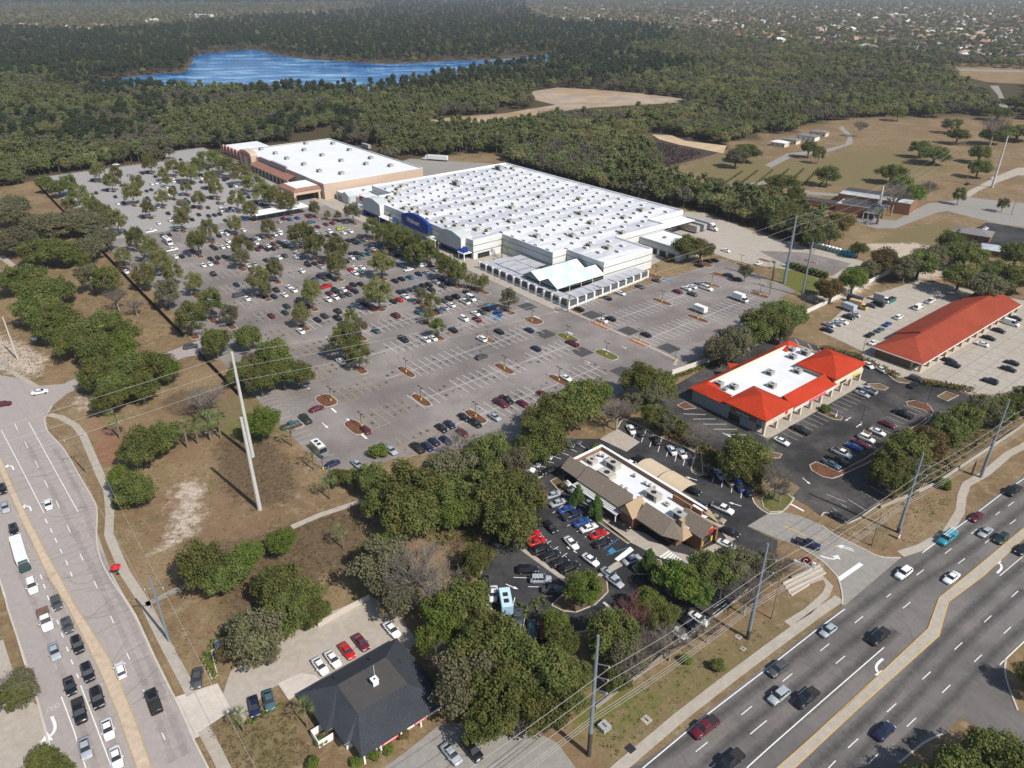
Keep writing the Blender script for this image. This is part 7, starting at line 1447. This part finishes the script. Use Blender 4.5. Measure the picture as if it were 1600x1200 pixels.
# domed bins by the truck court
for i, u in enumerate(np.linspace(-185.5, -163, 13)):
    teal = i > 8; R = building('domed_cabin', u, 342.5, f"{nth(i if not teal else i-9)} {'turquoise' if teal else 'pale green white-topped'} cabin from the left in the row behind the truck court", 'portable cabin', 'portable cabins behind the truck court')
    b = UB(u,342.5).use(mat('cabin_turquoise', (.03,.33,.45), .5) if teal else mat('cabin_pale_green', (.30,.47,.42), .5)); b.box(u-.7,u+.7,341.8,343.2,0,2.0); part(R, 'body', b)
    b = UB(u,342.5).use(mat('cabin_turquoise', (.03,.33,.45), .5) if teal else WHITEP); b.add([(u-.75,341.7,2.0),(u+.75,341.7,2.0),(u+.45,341.7,2.5),(u-.45,341.7,2.5),(u-.75,343.3,2.0),(u+.75,343.3,2.0),(u+.45,343.3,2.5),(u-.45,343.3,2.5)], [(0,1,2,3),(7,6,5,4),(1,5,6,2),(2,6,7,3),(3,7,4,0)]); part(R, 'roof', b)
# utility boxes, hatches on the verge
for px, py, w, lab in ((1010,1125,1.6,'tan concrete utility slab with black slot on the road verge'),(985,1170,1.5,'dark iron drain grate beside the pavement'),(944,1138,1.8,'grey metal utility cabinet near the tall steel pole'),(1161,1014,1.0,'small pale slab on the road verge'),(1154,995,1.2,'white marker slab by the steel pole foot')):
    R = thing('utility_box', G(px, py), -.9, lab, 'utility box'); b = MB().use(CONC if 'slab' in lab else DARK if 'drain' in lab else HVAC); h = .12 if 'cabinet' not in lab else .9; b.box(-w/2,w/2,-w/2,w/2,0,h); part(R, 'casing', b); b = MB().use(DARK); b.box(-w*.3,w*.3,-.12,.12,h,h+.03); part(R, 'lid', b)
R = thing('dumpster', G(1391,472), .6, 'teal skip beside the grey box truck on the red mall lot', 'skip'); b = MB().use(mat('teal_skip', (.02,.16,.17), .6)); b.hexa([(-2,-1,.2),(2,-1,.2),(2,1,.2),(-2,1,.2)],[(-2.4,-1.1,1.8),(2.4,-1.1,1.8),(2.4,1.1,1.8),(-2.4,1.1,1.8)]); part(R, 'body', b); b = MB().use(DARK); b.box(-2.3,2.3,-1.0,1.0,1.8,1.86); part(R, 'load', b)
# ------------------------------------------------------------------ lamps in the car parks
LAMPM = mat('lamp_pole_bronze', (.05,.045,.04), .6, .1, 1)
def lamp(p, label, h=4.7, foot=True, grp='lamps of the car parks'):
    R = thing('parking_lamp', p, UVROT, label, 'lamp post', grp)
    b = MB().use(LAMPM); b.tube((0,0,.6),(0,0,h),.09,.07,6); b.box(-.9,.9,-.04,.04,h-.1,h); part(R, 'pole', b)
    for s in (-1,1): b = MB().use(LAMPM); b.box(-.35,.35,-.22,.22,0,.14); o = part(R, 'lamp_head', b); o.location = (s*1.0,0,h-.1)
    b = MB().use(YELLOWB if foot else CONC); b.tube((0,0,0),(0,0,.7),.27,.27,10); part(R, 'base', b)
LP = [(-193.5,82),(-173.5,82),(-195.5,111),(-176,104.5),(-157,112),(-176.5,138.5),(-199.5,148.5),(-158.5,147.5),(-181.5,172.5),(-162.2,173.5),(-201.5,172),(-183,227),(-162.4,224.6),(-182.5,259),(-162,265),(-206,249),(-182.4,191),(-162.4,191),(-143.5,188.5),(-203,210),(-160.5,63.2),(-190.5,291),(-172.5,320),(-152,283)]
ISN = ['at the left end of','near the left end of','mid-way along','towards the right end of','at the right end of']
for i, (u, v) in enumerate(sorted(LP, key=lambda q: PX(*uvw(*q)[:2])[0])): lamp(uvw(u, v, .12), f'dark twin-headed lamp with yellow base, {nth(i)} from the left across the car park')
for i, (px, py) in enumerate(((1345,662),(1448,632),(1200,820-65),(1348,550),(1520,440))): lamp(G(px, py), f'dark twin-headed lamp at the plaza or red mall, {nth(i)} from the left' if False else ['dark lamp on the long plaza island','dark lamp at the far tip of the plaza island','dark lamp at the plaza entry corner','dark lamp beside the red-roofed shops','dark lamp behind the red-roofed shops'][i], 6.0, False)
# ------------------------------------------------------------------ power poles and lines
STEEL = mat('galvanised_steel', (.24,.29,.33), .5, .08, .5, metal=.3); STEELW = mat('weathered_pale_pole', (.50,.49,.47), .8, .1, .6); WOOD = mat('grey_wood_pole', (.20,.165,.13), .95, .2, 2); INS = mat('insulator', (.55,.57,.6), .3, 0, 1); DARKST = mat('dark_steel_base', (.07,.06,.055), .8, .1, 1)
def pole_h(px, py, tx, ty):
    b = G(px, py); best = min(range(40, 900), key=lambda z: abs(PX(b.x, b.y, z*.1)[1]-ty)); return b, best*.1
def pole(base, top, r0, r1, m, arms, label, name='power_pole', arm_dir=(-.8,.6), dark=0):
    b, h = pole_h(*base, *top); R = thing(name, b, 0, label, 'power pole')
    pm = MB().use(m)
    if dark: pm.use(DARKST); pm.tube((0,0,0),(0,0,dark),r0,r0*.97,10); pm.use(m); pm.tube((0,0,dark),(0,0,h),r0*.96,r1,10)
    else: pm.tube((0,0,0),(0,0,h),r0,r1,10)
    part(R, 'pole', pm); tips = []
    d = Vector((*arm_dir,0)).normalized()
    for z, L0, L1, up in arms:
        a = MB().use(STEEL if m is not WOOD else WOOD)
        if L0: a.tube(-d*L0+Vector((0,0,z+up)), (0,0,z), .08, .1, 5)
        if L1: a.tube((0,0,z), d*L1+Vector((0,0,z+up)), .1, .08, 5)
        part(R, 'cross_arm', a)
        for L in ([-L0] if L0 else [])+([L1] if L1 else []):
            i = MB().use(INS); i.tube((0,0,-.5),(0,0,0),.09,.12,6); o = part(R, 'insulator', i); o.location = d*L+Vector((0,0,z+up)); tips.append(b+d*L+Vector((0,0,z+up-.5)))
    return b, h, tips
WIRE = mat('pale_wire', (.45,.44,.42), .5, 0, 1)
def wire_run(label, lines, r=.035):
    o = lines[0][0]; R = thing('power_line', o, 0, label, 'power line')
    for L in lines:
        b = MB().use(WIRE)
        for a, c in zip(L, L[1:]):
            a, c = Vector(a)-Vector(o), Vector(c)-Vector(o); n = 10; sag = (c-a).length*.022; pv = a
            for i in range(1, n+1): t = i/n; q = a.lerp(c, t)-Vector((0,0,sag*4*t*(1-t))); b.tube(pv, q, r, r, 4, False); pv = q
        part(R, 'wire', b)
rd = (math.sin(math.radians(-37)), math.cos(math.radians(-37)))
side = (math.cos(math.radians(-37)), -math.sin(math.radians(-37)))
b1, h1, t1 = pole((395,714),(355,550),.58,.34,STEELW,[],'tall pale steel pole behind its twin above the rough field')
b2, h2, t2 = pole((406,796),(373,652),.58,.36,STEELW,[],'tall pale steel pole standing on sandy ground, the nearer of the two')
b3, h3, t3 = pole((1225,443),(1243,337),.7,.36,STEEL,[],'tall grey steel pole near the bushes of the truck court')
b4, h4, t4 = pole((1253,463),(1267,378),.5,.28,STEEL,[(16,2.2,2.2,0)],'grey pole with one cross-arm right of the tall pole by the truck court', arm_dir=(.85,-.5))
b5, h5, t5 = pole((920,1180),(930,993),.42,.24,STEEL,[(h,0,2.2,.7) for h in (16.5,19.5,22.5)],'blue-grey steel pole with dark foot on the grass verge below the grove', arm_dir=(.75,-.45), dark=6)
b6, h6, t6 = pole((1168,998),(1200,850),.42,.22,STEEL,[(h,0,2.0,.7) for h in (15,18,21)],'blue-grey steel pole on the verge below the restaurant entrance', arm_dir=(.75,-.45), dark=2.5)
b7, h7, t7 = pole((1403,832),(1441,708),.42,.22,STEEL,[(h,0,2.0,.7) for h in (14.5,17,19.5)],'blue-grey steel pole between the plaza lot and the wide road', arm_dir=(.75,-.45), dark=1.5)
b8, h8, t8 = pole((1532,746),(1572,625),.42,.22,STEEL,[(h,0,2.0,.7) for h in (15,17.5,20)],'blue-grey steel pole on a white pad beside the winding pavement', arm_dir=(.75,-.45))
b9, h9, t9 = pole((135,739),(120,680),.2,.15,WOOD,[(11.3,2.4,2.4,.1)],'wooden utility pole with cross-arm by the boulevard pavement','utility_pole', side)
b10, h10, t10 = pole((265,1002),(238,900),.3,.18,STEEL,[(14.2,1.6,1.8,.2)],'grey utility pole with cross-arm beside the pale pavement','utility_pole', (1,.1))
b11, h11, t11 = pole((1362,853),(1380,800),.16,.12,WOOD,[(8.2,1.2,1.2,.1)],'wooden utility pole on the grass by the entrance road','utility_pole', (.9,.3))
b12, h12, t12 = pole((1205,967),(1218,905),.14,.1,WOOD,[(8.2,.8,.8,.1)],'thin wooden pole right of the verge steel pole','utility_pole', (.9,.3))
b13, h13, t13 = pole((1518,742),(1528,720),.25,.2,DARKST,[],'short dark post beside the winding pavement','post')
b14, h14, t14 = pole((1550,293),(1572,212),.8,.4,STEELW,[],'tall pale steel pole beside the cemetery field'); pole((1509,288),(1521,250),.2,.14,WOOD,[],'thin wooden pole beside the cemetery lane','utility_pole'); pole((1580,336),(1586,312),.2,.14,WOOD,[],'wooden pole by the church car park','utility_pole')
b15, h15, t15 = pole((28,562),(0,495),.3,.2,STEELW,[],'leaning-looking pale pole at the left edge by the verge','utility_pole')
ext = lambda t, d, L: [p+Vector(d).normalized()*L for p in t]
dR = (b6-b5).normalized(); far5 = [p-dR*95 for p in t5]; far8 = [p+(b8-b7).normalized()*90 for p in t8]
wire_run('three parallel power wires strung along the wide road poles', [[far5[i],t5[i],t6[i],t7[i],t8[i],far8[i]] for i in range(3)])
wire_run('lower bundle of wires along the wide road poles', [[b5-dR*90+Vector((0,0,z)),b5+Vector((.3,.2,z)),b6+Vector((.3,.2,z)),b7+Vector((.3,.2,z)),b8+Vector((.3,.2,z)),b8+(b8-b7).normalized()*90+Vector((0,0,z))] for z in (8.4,9.2,10)], .035)
tops = lambda b, h: [b+Vector((0,0,h-k)) for k in (.6,4.6,8.6)]
T1, T3 = tops(b1, h1), tops(b3, h3); dL = Vector((-.72,-.3,0)).normalized()
wire_run('three high wires crossing the big car park between tall steel poles', [[T1[i]-(b3-b1).normalized()*210, T1[i], T3[i], T3[i]+Vector((160,170,0))] for i in range(3)], .035)
wire_run('short wires between the wooden boulevard pole and its neighbour', [[t9[i]+Vector((-70,70,0)), t9[i], t10[i], t10[i]+(b10-b9).normalized()*80] for i in range(2)], .03)
# ------------------------------------------------------------------ air
deps = bpy.context.evaluated_depsgraph_get()
for o in [o for o in C.objects if o.type == 'FONT']:   # lettering becomes plain mesh
    me = bpy.data.meshes.new_from_object(o.evaluated_get(deps)); n = bpy.data.objects.new(o.name, me); C.objects.link(n); n.parent = o.parent; n.location = o.location; n.rotation_euler = o.rotation_euler; n.scale = o.scale
    if 'kind' in o: n['kind'] = o['kind']
    nm = o.name; bpy.data.objects.remove(o); n.name = nm
hz = MB(); hz.box(-16500, 16500, -600, 18500, -1.0, 118.0)
hm = bpy.data.materials.new('haze'); hm.use_nodes = True; hn = hm.node_tree.nodes; hn.remove(hn['Principled BSDF'])
pv = hn.new('ShaderNodeVolumePrincipled'); pv.inputs['Color'].default_value = (.84,.90,.98,1); pv.inputs['Density'].default_value = 8e-5; pv.inputs['Anisotropy'].default_value = .2
hm.node_tree.links.new(pv.outputs[0], hn['Material Output'].inputs['Volume'])
HAZE = hz.build('haze', None, hm); tag(HAZE, kind='stuff')
S.cycles.volume_step_rate = 1
